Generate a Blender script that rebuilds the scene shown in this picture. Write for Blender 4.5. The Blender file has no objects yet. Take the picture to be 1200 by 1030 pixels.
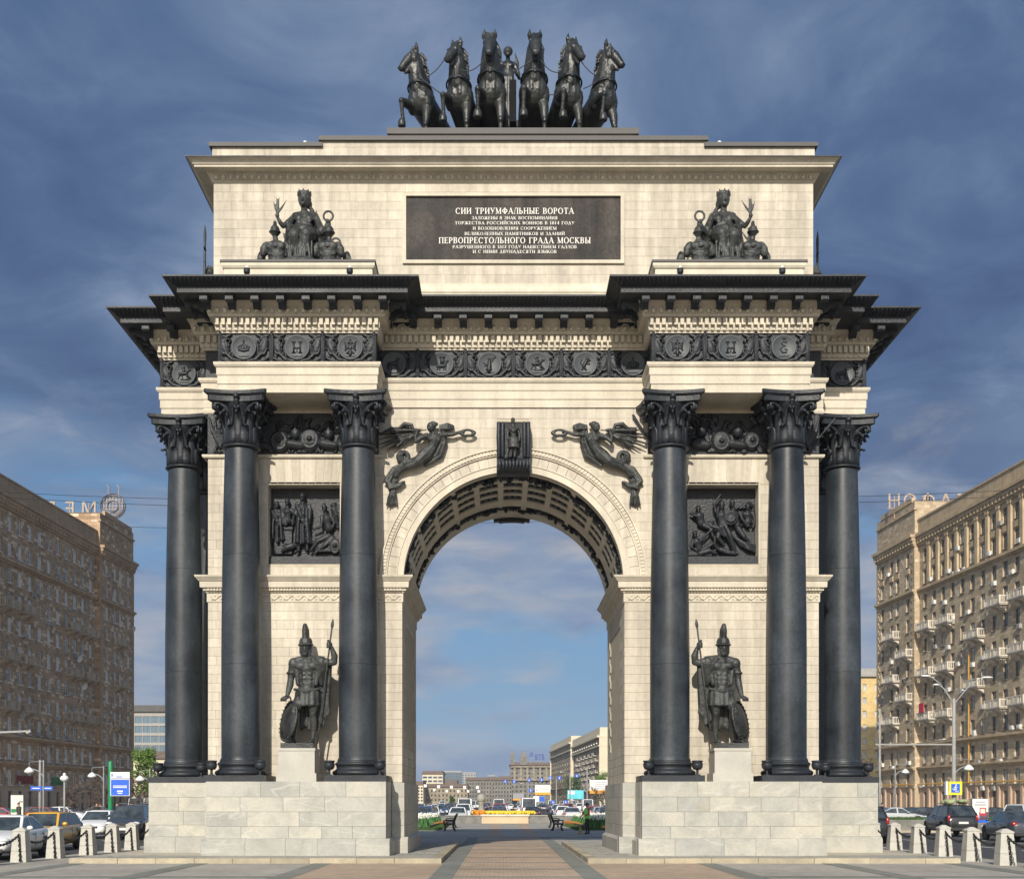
import bpy, bmesh, math, random
from mathutils import Vector, Matrix
R = math.radians
C = bpy.context.scene.collection
SC = bpy.context.scene

# ------------------------------------------------------------------ camera
CX, CH, FP, PX0, PY0 = -0.37, 1.75, 1510.0, 588.0, 940.0     # eye, focal length in photo pixels, vanishing point
cam = bpy.data.cameras.new('camera')
cam.sensor_width = 36.0; cam.sensor_fit = 'HORIZONTAL'
cam.lens = FP / 1200 * 36
cam.shift_x = (600 - PX0) / 1200
cam.shift_y = (PY0 - 515) / 1200
cam.clip_start = 0.5; cam.clip_end = 20000
co = bpy.data.objects.new('camera', cam); C.objects.link(co)
co.location = (CX, 0, CH); co.rotation_euler = (R(90), 0, 0)
SC.camera = co

def PX(px, Y): return (px - PX0) * Y / FP + CX          # photo column -> X at depth Y
def PZ(py, Y): return CH + (PY0 - py) * Y / FP          # photo row -> Z at depth Y
def GY(py, z=0.0): return (CH - z) * FP / (py - PY0)    # photo row of a ground contact -> depth

# ------------------------------------------------------------------ world
SUN_EL, SUN_AZ = R(30.8), R(9.0)     # the sun stands behind the viewer, a little to the left
W = bpy.data.worlds.new('World'); SC.world = W; W.use_nodes = True
nt = W.node_tree; nt.nodes.clear()
def N(t, typ, **kw):
    n = t.nodes.new(typ)
    for k, v in kw.items():
        if k.startswith('i_'):
            key = k[2:]
            n.inputs[int(key) if key.isdigit() else key].default_value = v
        else: setattr(n, k, v)
    return n
def mathn(t, op, a, b=None, clamp=False):
    n = t.nodes.new('ShaderNodeMath'); n.operation = op; n.use_clamp = clamp
    for i, x in enumerate((a, b)):
        if x is None: continue
        if isinstance(x, (int, float)): n.inputs[i].default_value = x
        else: t.links.new(x, n.inputs[i])
    return n.outputs[0]
def rgb(t, c):
    n = t.nodes.new('ShaderNodeRGB'); n.outputs[0].default_value = (*c, 1); return n.outputs[0]
def mixc(t, f, a, b, mode='MIX'):
    n = t.nodes.new('ShaderNodeMix'); n.data_type = 'RGBA'; n.blend_type = mode
    if isinstance(f, (int, float)): n.inputs[0].default_value = f
    else: t.links.new(f, n.inputs[0])
    for i, x in ((6, a), (7, b)):
        if isinstance(x, tuple): n.inputs[i].default_value = (*x, 1)
        else: t.links.new(x, n.inputs[i])
    return n.outputs[2]
def ramp(t, f, stops, interp='LINEAR'):
    n = t.nodes.new('ShaderNodeValToRGB'); cr = n.color_ramp; cr.interpolation = interp
    while len(cr.elements) < len(stops): cr.elements.new(0.5)
    for e, (p, c) in zip(cr.elements, stops):
        e.position = p; e.color = (*c, 1) if isinstance(c, tuple) else (c, c, c, 1)
    t.links.new(f, n.inputs[0]); return n.outputs[0]
def noise(t, vec, scale, detail=4, rough=.55, dist=0):
    n = N(t, 'ShaderNodeTexNoise', i_Scale=scale, i_Detail=detail, i_Roughness=rough, i_Distortion=dist)
    if vec is not None: t.links.new(vec, n.inputs['Vector'])
    return n.outputs[0]

sky = N(nt, 'ShaderNodeTexSky', sky_type='NISHITA', sun_disc=False, sun_elevation=SUN_EL)
sky.sun_rotation = math.pi + SUN_AZ
tc = N(nt, 'ShaderNodeTexCoord')
sep = N(nt, 'ShaderNodeSeparateXYZ'); nt.links.new(tc.outputs['Generated'], sep.inputs[0])
zc = mathn(nt, 'MAXIMUM', sep.outputs[2], 0.0)
den = mathn(nt, 'ADD', zc, 0.10)
cx_ = mathn(nt, 'DIVIDE', sep.outputs[0], den); cy_ = mathn(nt, 'DIVIDE', sep.outputs[1], den)
cv = N(nt, 'ShaderNodeCombineXYZ'); nt.links.new(cx_, cv.inputs[0]); nt.links.new(cy_, cv.inputs[1])
SKO = (0.0, 0.0, 0.0)
cvo = N(nt, 'ShaderNodeVectorMath', operation='ADD'); nt.links.new(cv.outputs[0], cvo.inputs[0]); cvo.inputs[1].default_value = SKO
big = noise(nt, cvo.outputs[0], 0.95, 3, .5, .5)            # broad masses of the rain cloud
med = noise(nt, cvo.outputs[0], 3.0, 9, .62, .6)            # billows
storm = ramp(nt, mathn(nt, 'ADD', mathn(nt, 'MULTIPLY', big, .66), mathn(nt, 'MULTIPLY', med, .34)),
             [(.39, (.34, .63, 1.42)), (.47, (.55, .96, 1.85)), (.53, (.92, 1.38, 2.3)), (.58, (1.4, 1.86, 2.75)), (.66, (2.15, 2.6, 3.35))])
# broken layer clouds lower down, over blue
LOC = (.4, 0, 1.3)
cmap = N(nt, 'ShaderNodeMapping'); cmap.inputs['Scale'].default_value = (1.9, 1.9, 7.0); cmap.inputs['Location'].default_value = LOC
nt.links.new(tc.outputs['Generated'], cmap.inputs[0])
layer = noise(nt, cmap.outputs[0], 2.4, 8, .52, .15)
lm = ramp(nt, layer, [(.44, 0.0), (.54, 1.0)])
lay2 = noise(nt, cmap.outputs[0], 5.5, 8, .55, .15)
cloudc = ramp(nt, lay2, [(.36, (1.18, 1.75, 2.85)), (.50, (1.8, 2.27, 3.1)), (.68, (2.85, 2.85, 3.1))])
blue = mixc(nt, .88, sky.outputs[0], (.66, 1.70, 3.15))
low = mixc(nt, lm, blue, cloudc)
el = ramp(nt, mathn(nt, 'ADD', zc, mathn(nt, 'MULTIPLY', mathn(nt, 'SUBTRACT', med, .5), .30)), [(.15, 0.0), (.29, 1.0)], 'EASE')
# the rain front stands ahead; towards the sun, behind the viewer, the sky has cleared
ahead = ramp(nt, mathn(nt, 'ADD', mathn(nt, 'MULTIPLY', sep.outputs[1], .5), .5), [(.22, 0.0), (.62, 1.0)], 'EASE')
el = mathn(nt, 'MULTIPLY', el, ahead)
clear = mixc(nt, mathn(nt, 'MULTIPLY', lm, .55), sky.outputs[0], cloudc)       # broken cloud under open sky
skyc = mixc(nt, el, mixc(nt, ahead, clear, low), storm)
bg = N(nt, 'ShaderNodeBackground', i_Strength=0.12)
nt.links.new(skyc, bg.inputs[0])
wo = N(nt, 'ShaderNodeOutputWorld'); nt.links.new(bg.outputs[0], wo.inputs[0])

sl = bpy.data.lights.new('sun', 'SUN'); sl.energy = 4.3; sl.angle = R(0.53); sl.color = (1.0, .925, .80)
so = bpy.data.objects.new('sun', sl); C.objects.link(so)
so.rotation_euler = Vector((math.sin(SUN_AZ) * math.cos(SUN_EL), math.cos(SUN_AZ) * math.cos(SUN_EL), -math.sin(SUN_EL))).to_track_quat('-Z', 'Y').to_euler()
so.location = (-20, -60, 60)

SC.view_settings.view_transform = 'Standard'; SC.view_settings.look = 'None'
SC.view_settings.exposure = 0.36; SC.view_settings.gamma = 1.0; SC.view_settings.use_curve_mapping = False
SC.cycles.use_denoising = True
SC.cycles.max_bounces = 7; SC.cycles.diffuse_bounces = 4; SC.cycles.glossy_bounces = 3
SC.cycles.transparent_max_bounces = 6

# ------------------------------------------------------------------ materials (world-position based)
M = {}
def mat(name, col, rough=.6, var=.12, scale=1.5, bump=0.0, bscale=30.0, isl=0.0, metal=0.0, spec=.5, col2=None, streak=0.0, fine=0.0, emit=0.0, coat=0.0):
    m = bpy.data.materials.new(name); m.use_nodes = True; t = m.node_tree
    b = t.nodes['Principled BSDF']
    geo = N(t, 'ShaderNodeNewGeometry'); P = geo.outputs['Position']
    n1 = noise(t, P, scale, 5, .6)
    dk = tuple(max(0, c * (1 - var)) for c in col); lt = tuple(min(1, c * (1 + var)) for c in (col2 or col))
    c = mixc(t, ramp(t, n1, [(.3, 0.0), (.7, 1.0)]), dk, lt)
    if fine:
        n2 = noise(t, P, scale * 14, 3, .6)
        c = mixc(t, 1.0, c, ramp(t, n2, [(.3, 1 - fine), (.7, 1 + fine * .4)]), 'MULTIPLY')
    if streak:                                              # rain streaks: stretched downwards
        mp = N(t, 'ShaderNodeMapping'); mp.inputs['Scale'].default_value = (3.0, 3.0, .22); t.links.new(P, mp.inputs[0])
        n3 = noise(t, mp.outputs[0], 1.0, 5, .6)
        c = mixc(t, 1.0, c, ramp(t, n3, [(.35, 1 - streak), (.62, 1.0)]), 'MULTIPLY')
    if isl:
        oi = N(t, 'ShaderNodeObjectInfo')
        r = mathn(t, 'FRACT', mathn(t, 'ADD', oi.outputs['Random'], geo.outputs['Random Per Island']))
        c = mixc(t, 1.0, c, ramp(t, r, [(0, 1 - isl), (1, 1 + isl * .5)]), 'MULTIPLY')
    t.links.new(c, b.inputs['Base Color'])
    b.inputs['Metallic'].default_value = metal
    b.inputs['Specular IOR Level'].default_value = spec
    rr = ramp(t, n1, [(.3, max(.02, rough - .08)), (.7, min(1, rough + .08))]); t.links.new(rr, b.inputs['Roughness'])
    if coat: b.inputs['Coat Weight'].default_value = coat; b.inputs['Coat Roughness'].default_value = .04
    if emit: b.inputs['Emission Color'].default_value = (*col, 1); b.inputs['Emission Strength'].default_value = emit
    if bump:
        bp = N(t, 'ShaderNodeBump', i_Strength=1.0, i_Distance=bump)
        t.links.new(noise(t, P, bscale, 4, .6), bp.inputs['Height']); t.links.new(bp.outputs[0], b.inputs['Normal'])
    M[name] = m; return m

mat('cream_stone', (.54, .492, .408), .75, .10, .5, .003, 25, isl=.09, spec=.25, streak=.27, fine=.10)
mat('cream_trim', (.54, .492, .402), .75, .12, 1.2, .004, 30, spec=.25, streak=.14, fine=.10)
mat('joint', (.40, .36, .28), .9, .15, 3)
mat('white_trim_bounce', (.66, .62, .52), .7, .10, 1.0, .002, 30, spec=.25, streak=.12)  # same paint as white_trim, lightened to stand for bounced light on the vault ribs
mat('white_trim', (.56, .52, .42), .7, .10, 1.0, .002, 30, spec=.25, streak=.12)
mat('iron', (.020, .024, .031), .48, .30, 1.1, .011, 17, spec=.36, streak=.25, fine=.2)
mat('shaft_iron', (.021, .027, .036), .43, .35, .7, .003, 9, spec=.40, streak=.35, fine=.30, col2=(.036, .044, .053))
mat('bronze', (.019, .022, .025), .42, .35, 2.5, .022, 15, spec=.36, fine=.3, col2=(.045, .048, .046))
mat('relief_iron', (.019, .022, .027), .42, .35, 3, .020, 16, spec=.34, fine=.3)
mat('medal_iron', (.052, .060, .068), .55, .2, 3, .004, 22, spec=.5, fine=.2)
mat('horse_bronze', (.015, .0175, .0185), .38, .4, 2.0, .018, 11, spec=.42, fine=.2, col2=(.028, .030, .029))
mat('roof_metal', (.085, .082, .08), .6, .2, 1.0, spec=.3)
mat('pedestal_stone', (.36, .345, .30), .6, .16, .8, .003, 20, spec=.3, fine=.10)
mat('statue_stone', (.40, .385, .34), .65, .10, 1.5, .002, 30, spec=.3, fine=.06)
mat('letter_white', (.66, .64, .60), .6, .05, 3)

# grey marble of the pedestals: every block its own tone, cloudy patches and pale veins
def marble():
    m = bpy.data.materials.new('marble_block'); m.use_nodes = True; t = m.node_tree; b = t.nodes['Principled BSDF']
    geo = N(t, 'ShaderNodeNewGeometry'); oi = N(t, 'ShaderNodeObjectInfo')
    off = N(t, 'ShaderNodeVectorMath', operation='SCALE'); t.links.new(geo.outputs['Position'], off.inputs[0]); off.inputs['Scale'].default_value = 1
    sh = N(t, 'ShaderNodeVectorMath', operation='ADD'); t.links.new(off.outputs[0], sh.inputs[0])
    cb = N(t, 'ShaderNodeCombineXYZ')
    r = mathn(t, 'FRACT', mathn(t, 'ADD', oi.outputs['Random'], geo.outputs['Random Per Island']))
    t.links.new(mathn(t, 'MULTIPLY', r, 61.0), cb.inputs[0]); t.links.new(mathn(t, 'MULTIPLY', r, 37.0), cb.inputs[2])
    t.links.new(cb.outputs[0], sh.inputs[1]); V = sh.outputs[0]
    tone = ramp(t, r, [(0, (.325, .322, .297)), (.35, (.37, .36, .318)), (.7, (.415, .395, .34)), (1, (.355, .348, .315))])
    n1 = noise(t, V, 1.3, 6, .62, .6)
    c = mixc(t, 1.0, tone, ramp(t, n1, [(.30, (.74, .76, .77)), (.55, (1.0, 1.0, .99)), (.75, (1.12, 1.09, 1.03))]), 'MULTIPLY')
    mpv = N(t, 'ShaderNodeMapping'); mpv.inputs['Rotation'].default_value = (0, R(32), 0); mpv.inputs['Scale'].default_value = (.35, 1, 1.5); t.links.new(V, mpv.inputs[0])
    n2 = noise(t, mpv.outputs[0], .55, 3, .5, .25)
    vein = ramp(t, n2, [(.492, 0.0), (.499, .38), (.506, 0.0)])
    c = mixc(t, vein, c, (.56, .54, .48))
    n4 = noise(t, V, .7, 5, .65, .4)
    c = mixc(t, ramp(t, n4, [(.62, 0.0), (.75, .55)]), c, (.30, .245, .16))
    n3 = noise(t, V, 16, 3, .6)
    c = mixc(t, 1.0, c, ramp(t, n3, [(.3, .9), (.7, 1.05)]), 'MULTIPLY')
    t.links.new(c, b.inputs['Base Color']); b.inputs['Roughness'].default_value = .55
    bp = N(t, 'ShaderNodeBump', i_Strength=1.0, i_Distance=.003); t.links.new(noise(t, V, 18, 4, .6), bp.inputs['Height']); t.links.new(bp.outputs[0], b.inputs['Normal'])
    M['marble_block'] = m
marble()

# ------------------------------------------------------------------ mesh helpers
def T3(loc=(0, 0, 0), rz=0, s=(1, 1, 1)):
    if isinstance(s, (int, float)): s = (s, s, s)
    return Matrix.Translation(loc) @ Matrix.Rotation(rz, 4, 'Z') @ Matrix.Diagonal((*s, 1))
class MB:
    def __init__(s): s.v = []; s.f = []; s.mi = []; s.sm = []; s.mat = 0; s.smooth = False; s.T = None
    def add(s, vs, fs):
        b = len(s.v)
        s.v += [tuple(s.T @ Vector(v)) for v in vs] if s.T is not None else [tuple(v) for v in vs]
        for f in fs: s.f.append(tuple(i + b for i in f))
        s.mi += [s.mat] * len(fs); s.sm += [s.smooth] * len(fs)
        return s
    def hexa(s, p):       # 8 points: bottom ring 0-3, top ring 4-7
        return s.add(p, [(3, 2, 1, 0), (4, 5, 6, 7), (0, 1, 5, 4), (1, 2, 6, 5), (2, 3, 7, 6), (3, 0, 4, 7)])
    def box(s, x0, x1, y0, y1, z0, z1):
        return s.hexa([(x0, y0, z0), (x1, y0, z0), (x1, y1, z0), (x0, y1, z0), (x0, y0, z1), (x1, y0, z1), (x1, y1, z1), (x0, y1, z1)])
    def taper(s, c, z0, z1, a0, b0, a1, b1):
        x, y = c
        return s.hexa([(x - a0, y - b0, z0), (x + a0, y - b0, z0), (x + a0, y + b0, z0), (x - a0, y + b0, z0),
                       (x - a1, y - b1, z1), (x + a1, y - b1, z1), (x + a1, y + b1, z1), (x - a1, y + b1, z1)])
    def bar(s, p, q, w, h=None, up=(0, 0, 1)):
        p, q = Vector(p), Vector(q); h = w if h is None else h
        d = (q - p).normalized(); u = Vector(up)
        if abs(d.dot(u)) > .98: u = Vector((0, 1, 0))
        a = d.cross(u).normalized() * w / 2; b = a.cross(d).normalized() * h / 2
        return s.hexa([p - a - b, p + a - b, p + a + b, p - a + b, q - a - b, q + a - b, q + a + b, q - a + b])
    def prism(s, poly, a, b, axis='y'):   # poly: 2-D points, extruded from a to b along the axis
        n = len(poly)
        def pt(p, t): return (p[0], t, p[1]) if axis == 'y' else ((t, p[0], p[1]) if axis == 'x' else (p[0], p[1], t))
        vs = [pt(p, a) for p in poly] + [pt(p, b) for p in poly]
        fs = [tuple(range(n)), tuple(range(2 * n - 1, n - 1, -1))] + [(i, (i + 1) % n, (i + 1) % n + n, i + n) for i in range(n)]
        return s.add(vs, fs)
    def lathe(s, prof, n=24, c=(0, 0, 0), axis='z', cap=True):
        vs = []; fs = []
        for r, z in prof:
            for k in range(n):
                a = 2 * math.pi * k / n; x, y = r * math.cos(a), r * math.sin(a)
                p = (x, y, z) if axis == 'z' else ((x, z, y) if axis == 'y' else (z, x, y))
                vs.append((c[0] + p[0], c[1] + p[1], c[2] + p[2]))
        for i in range(len(prof) - 1):
            for k in range(n):
                k2 = (k + 1) % n; fs.append((i * n + k, i * n + k2, (i + 1) * n + k2, (i + 1) * n + k))
        s.add(vs, fs)
        if cap:
            sm = s.smooth; s.smooth = False
            s.add(vs[:n], [tuple(range(n - 1, -1, -1))]); s.add(vs[-n:], [tuple(range(n))]); s.smooth = sm
        return s
    def ball(s, c, r, seg=10, rings=6, rot=None):
        if isinstance(r, (int, float)): r = (r, r, r)
        vs = []; c = Vector(c)
        for i in range(rings + 1):
            th = math.pi * i / rings
            for k in range(seg):
                a = 2 * math.pi * k / seg
                q = Vector((r[0] * math.sin(th) * math.cos(a), r[1] * math.sin(th) * math.sin(a), r[2] * math.cos(th)))
                if rot is not None: q = rot @ q
                vs.append(c + q)
        fs = [(i * seg + k, (i + 1) * seg + k, (i + 1) * seg + (k + 1) % seg, i * seg + (k + 1) % seg) for i in range(rings) for k in range(seg)]
        # collapse the poles
        top, bot = len(vs), len(vs) + 1
        vs += [c + (rot @ Vector((0, 0, r[2])) if rot is not None else Vector((0, 0, r[2]))), c - (rot @ Vector((0, 0, r[2])) if rot is not None else Vector((0, 0, r[2])))]
        out = []
        for i in range(rings):
            for k in range(seg):
                k2 = (k + 1) % seg
                if i == 0: out.append((top, seg + k, seg + k2))
                elif i == rings - 1: out.append((i * seg + k, bot, i * seg + k2))
                else: out.append((i * seg + k, (i + 1) * seg + k, (i + 1) * seg + k2, i * seg + k2))
        return s.add(vs, out)
    def limb(s, pts, rad, n=8, flat=1.0, caps=True):      # rounded tube through points
        pts = [Vector(p) for p in pts]
        if isinstance(rad, (int, float)): rad = [rad] * len(pts)
        d0 = (pts[1] - pts[0]).normalized(); up = Vector((0, 0, 1)) if abs(d0.z) < .9 else Vector((0, 1, 0))
        rings = []; prev = None
        L = len(pts)
        for i in range(L):
            d = ((pts[min(i + 1, L - 1)] - pts[i]).normalized() + (pts[i] - pts[max(i - 1, 0)]).normalized())
            d = d.normalized() if d.length > 1e-6 else d0
            u = (up - d * up.dot(d)); u = u.normalized() if u.length > 1e-4 else Vector((1, 0, 0))
            up = u; w = d.cross(u)
            def ring(c, r, d=d, u=u, w=w): return [c + (u * math.cos(2 * math.pi * k / n) * flat + w * math.sin(2 * math.pi * k / n)) * r for k in range(n)]
            if i == 0 and caps: rings += [ring(pts[0] - d * rad[0] * .92, rad[0] * .35), ring(pts[0] - d * rad[0] * .55, rad[0] * .82)]
            rings.append(ring(pts[i], rad[i]))
            if i == L - 1 and caps: rings += [ring(pts[i] + d * rad[i] * .55, rad[i] * .82), ring(pts[i] + d * rad[i] * .92, rad[i] * .35)]
        vs = [v for rg in rings for v in rg]
        fs = [(i * n + k, i * n + (k + 1) % n, (i + 1) * n + (k + 1) % n, (i + 1) * n + k) for i in range(len(rings) - 1) for k in range(n)]
        fs += [tuple(range(n - 1, -1, -1)), tuple(range((len(rings) - 1) * n, len(rings) * n))]
        return s.add(vs, fs)
    def torus(s, c, R0, r, nu=16, nv=6, axis='y', sx=1.0, sz=1.0):
        vs = []
        for i in range(nu):
            a = 2 * math.pi * i / nu
            for j in range(nv):
                b = 2 * math.pi * j / nv; q = R0 + r * math.cos(b); h = r * math.sin(b)
                x, z = q * math.cos(a) * sx, q * math.sin(a) * sz
                p = (x, h, z) if axis == 'y' else ((x, z, h) if axis == 'z' else (h, x, z))
                vs.append((c[0] + p[0], c[1] + p[1], c[2] + p[2]))
        fs = [(i * nv + j, ((i + 1) % nu) * nv + j, ((i + 1) % nu) * nv + (j + 1) % nv, i * nv + (j + 1) % nv) for i in range(nu) for j in range(nv)]
        return s.add(vs, fs)
    def loft(s, rings, cap=True):
        n = len(rings[0]); vs = [v for r in rings for v in r]
        fs = [(i * n + k, i * n + (k + 1) % n, (i + 1) * n + (k + 1) % n, (i + 1) * n + k) for i in range(len(rings) - 1) for k in range(n)]
        if cap: fs += [tuple(range(n - 1, -1, -1)), tuple(range((len(rings) - 1) * n, len(rings) * n))]
        return s.add(vs, fs)
    def mesh(s, name, mats=(), fix=True):
        me = bpy.data.meshes.new(name); me.from_pydata(s.v, [], s.f)
        for m in mats: me.materials.append(M[m] if isinstance(m, str) else m)
        if any(s.mi): me.polygons.foreach_set('material_index', s.mi)
        me.polygons.foreach_set('use_smooth', s.sm)
        if fix:
            bm = bmesh.new(); bm.from_mesh(me); bmesh.ops.recalc_face_normals(bm, faces=bm.faces); bm.to_mesh(me); bm.free()
        me.update(); return me
    def build(s, name, mats, parent=None, fix=True):
        if not isinstance(mats, (list, tuple)): mats = [mats]
        return link(name, s.mesh(name, mats, fix), parent)
def link(name, me, parent=None, loc=None, rz=None, scale=None):
    o = bpy.data.objects.new(name, me); C.objects.link(o)
    if parent is not None: o.parent = parent
    if loc is not None: o.location = loc
    if rz is not None: o.rotation_euler = (0, 0, rz)
    if scale is not None: o.scale = scale
    return o
def tag(o, label=None, cat=None, group=None, kind=None):
    if label: o['label'] = label
    if cat: o['category'] = cat
    if group: o['group'] = group
    if kind: o['kind'] = kind
    return o
def thing(name, label, cat, loc=(0, 0, 0), rz=0, group=None):
    o = bpy.data.objects.new(name, None); C.objects.link(o); o.location = loc; o.rotation_euler = (0, 0, rz)
    o.empty_display_size = .3
    return tag(o, label, cat, group)
KIDS = {}
def copy_tree(o, parent=None):
    c = o.copy(); C.objects.link(c)
    if parent is not None: c.parent = parent
    for ch in KIDS.setdefault(o.name, list(o.children)): copy_tree(ch, c)
    return c
TMP = bpy.data.scenes.new('scratch')
def scratch_depsgraph():
    with bpy.context.temp_override(scene=TMP, view_layer=TMP.view_layers[0]):
        dg = bpy.context.evaluated_depsgraph_get(); dg.update(); return dg
def evald(me, mods):
    """mesh with modifiers applied, in a scratch scene"""
    o = bpy.data.objects.new('scratch', me); TMP.collection.objects.link(o)
    for typ, kw in mods:
        m = o.modifiers.new(typ, typ)
        for k, v in kw.items(): setattr(m, k, v)
    dg = scratch_depsgraph()
    out = bpy.data.meshes.new_from_object(o.evaluated_get(dg))
    bpy.data.objects.remove(o); return out
def sculpt(mb, name, mats, voxel, it=2, fac=.5):
    """melt overlapping solids into one continuous skin"""
    me = mb.mesh(name, [])
    out = evald(me, [('REMESH', dict(mode='VOXEL', voxel_size=voxel, use_smooth_shade=True)), ('SMOOTH', dict(factor=fac, iterations=it))])
    out.name = name
    for m in ([mats] if isinstance(mats, str) else mats): out.materials.append(M[m])
    out.polygons.foreach_set('use_smooth', [True] * len(out.polygons))
    bpy.data.meshes.remove(me); return out
UNIT = MB().box(-.5, .5, -.5, .5, -.5, .5).mesh('block')
def unit(matname):
    me = UNIT.copy(); me.materials.append(M[matname]); return me
def cubeo(name, me, b, parent):
    x0, x1, y0, y1, z0, z1 = b
    return link(name, me, parent, ((x0 + x1) / 2, (y0 + y1) / 2, (z0 + z1) / 2), None, (x1 - x0, y1 - y0, z1 - z0))
def text_mesh(s, size, depth, matname, name, align='CENTER', mirror=False, sx=1.0, bold=0.0):
    cu = bpy.data.curves.new('text', 'FONT'); cu.body = s; cu.size = size; cu.extrude = depth; cu.align_x = align; cu.resolution_u = 2; cu.offset = bold * size; cu.space_character = 1 + bold * 6
    o = bpy.data.objects.new('text', cu); TMP.collection.objects.link(o)
    dg = scratch_depsgraph()
    me = bpy.data.meshes.new_from_object(o.evaluated_get(dg)); bpy.data.objects.remove(o)
    me.name = name
    me.transform(Matrix.Rotation(R(90), 4, 'X') @ Matrix.Diagonal((-sx if mirror else sx, 1, 1, 1)))
    me.materials.clear(); me.materials.append(M[matname]); return me
rnd = random.Random(7)
# ------------------------------------------------------------------ ground, plaza, platforms
def paver(name, col, col2, bw=.22, bh=.11, mort=.012, rough=.8, dark=.55):
    m = bpy.data.materials.new(name); m.use_nodes = True; t = m.node_tree; b = t.nodes['Principled BSDF']
    P = N(t, 'ShaderNodeNewGeometry').outputs['Position']
    br = N(t, 'ShaderNodeTexBrick', i_Scale=1.0); t.links.new(P, br.inputs['Vector'])
    br.inputs['Brick Width'].default_value = bw; br.inputs['Row Height'].default_value = bh; br.inputs['Mortar Size'].default_value = mort * .5
    br.inputs['Color1'].default_value = (*col, 1); br.inputs['Color2'].default_value = (*col2, 1); br.inputs['Mortar'].default_value = (*[c * dark for c in col], 1)
    n1 = noise(t, P, .25, 6, .65); n2 = noise(t, P, 2.3, 5, .65, .3)
    c = mixc(t, 1.0, br.outputs[0], ramp(t, n1, [(.3, .78), (.7, 1.12)]), 'MULTIPLY')
    c = mixc(t, 1.0, c, ramp(t, n2, [(.3, .80), (.62, 1.06)]), 'MULTIPLY')
    t.links.new(c, b.inputs['Base Color']); b.inputs['Roughness'].default_value = rough; b.inputs['Specular IOR Level'].default_value = .3
    bp = N(t, 'ShaderNodeBump', i_Strength=.8, i_Distance=.004); t.links.new(noise(t, P, 9, 4, .6), bp.inputs['Height']); t.links.new(bp.outputs[0], b.inputs['Normal'])
    M[name] = m
paver('tan_paver', (.39, .295, .21), (.44, .34, .25))
paver('grey_paver', (.34, .32, .28), (.39, .365, .315))
paver('band_paver', (.19, .195, .172), (.225, .23, .20))
paver('court_paver', (.31, .29, .26), (.35, .33, .29), .5, .5)
mat('asphalt', (.060, .060, .062), .8, .18, .35, .004, 30, spec=.3, fine=.15)
mat('far_ground', (.10, .10, .09), .9, .3, .02)
mat('slab_stone', (.31, .30, .265), .75, .14, .9, .003, 22, isl=.16, spec=.25, fine=.1)
mat('kerb_stone', (.36, .325, .25), .75, .25, 1.6, .006, 14, isl=.22, spec=.25, fine=.14, col2=(.36, .31, .22))
mat('road_paint', (.62, .62, .60), .7, .2, 3)
mat('grass', (.045, .095, .022), .9, .35, 2.5, fine=.3)
mat('soil', (.05, .04, .03), .95, .2, 3)

g = MB(); g.add([(-2400, -110, -.13), (2400, -110, -.13), (2400, 2500, -.13), (-2400, 2500, -.13)], [(0, 1, 2, 3)])
tag(g.build('ground', 'far_ground'), kind='structure')
# carriageways on both sides of the plaza, joining behind it
g = MB()
for a, b, y0, y1 in ((-46, -14.9, -60, 112), (14.9, 46, -60, 112), (-46, 46, 112, 150)):
    g.add([(a, y0, -.12), (b, y0, -.12), (b, y1, -.12), (a, y1, -.12)], [(0, 1, 2, 3)])
g.add([(-46, 150, -.12), (46, 150, -.12), (30, 900, -.12), (-50, 900, -.12)], [(0, 1, 2, 3)])
tag(g.build('road', 'asphalt'), kind='structure')
g = MB()
for s in (-1, 1):
    for lane in (19.9, 23.3, 26.7):
        for k in range(30):
            y = 8 + k * 5.0
            if lane < 20 or y < 110: g.add([(s * lane - .07, y, -.116), (s * lane + .07, y, -.116), (s * lane + .07, y + 2.2, -.116), (s * lane - .07, y + 2.2, -.116)], [(0, 1, 2, 3)])
tag(g.build('lane_marking', 'road_paint'), kind='structure')
# pavements in front of the apartment blocks
g = MB(); g.box(-72, -46, -60, 260, -.12, .03); g.box(46, 72, -60, 260, -.12, .03)
tag(g.build('pavement', 'court_paver'), kind='structure')

plaza = MB().box(-14.9, 14.75, -12, 112, -.12, -.004).build('plaza', 'court_paver'); tag(plaza, kind='structure')
def sheet(name, m, x0, x1, y0, y1, z):
    o = MB().add([(x0, y0, z), (x1, y0, z), (x1, y1, z), (x0, y1, z)], [(0, 1, 2, 3)]).build(name, m, plaza); return o
sheet('paving_field', 'grey_paver', -14.85, 14.7, -11.9, 58.0, 0.0)
for s in (-1, 1):
    a, b = sorted((s * 2.05, s * 5.25)); sheet('tan_paving', 'tan_paver', a, b, -11.9, 37.1, .004)
    for c0, y1 in ((1.78, 64.5), (5.5, 37.1), (9.08, 37.1), (12.6, 37.1)):
        sheet('paving_band', 'band_paver', s * c0 - .27, s * c0 + .27, -11.9, y1, .008)
    for k, y in enumerate((22.9, 26.5, 30.1)):
        for c0, c1 in ((5.75, 8.8), (9.35, 12.33)): sheet('paving_band', 'band_paver', min(s * c0, s * c1), max(s * c0, s * c1), y, y + .42, .006)
y = 15.7
while y < 64:
    sheet('tan_paving', 'tan_paver', -1.51, 1.51, y + .36, y + 3.6, .004)
    sheet('paving_band', 'band_paver', -1.51, 1.51, y, y + .36, .006)
    y += 3.6
for x in (-1.2, 0.9): sheet('tan_paving', 'tan_paver', x, x + .75, 66, 107, .004)
sheet('paving_band', 'band_paver', -14.5, 14.5, 64.6, 65.3, .006)

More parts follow.
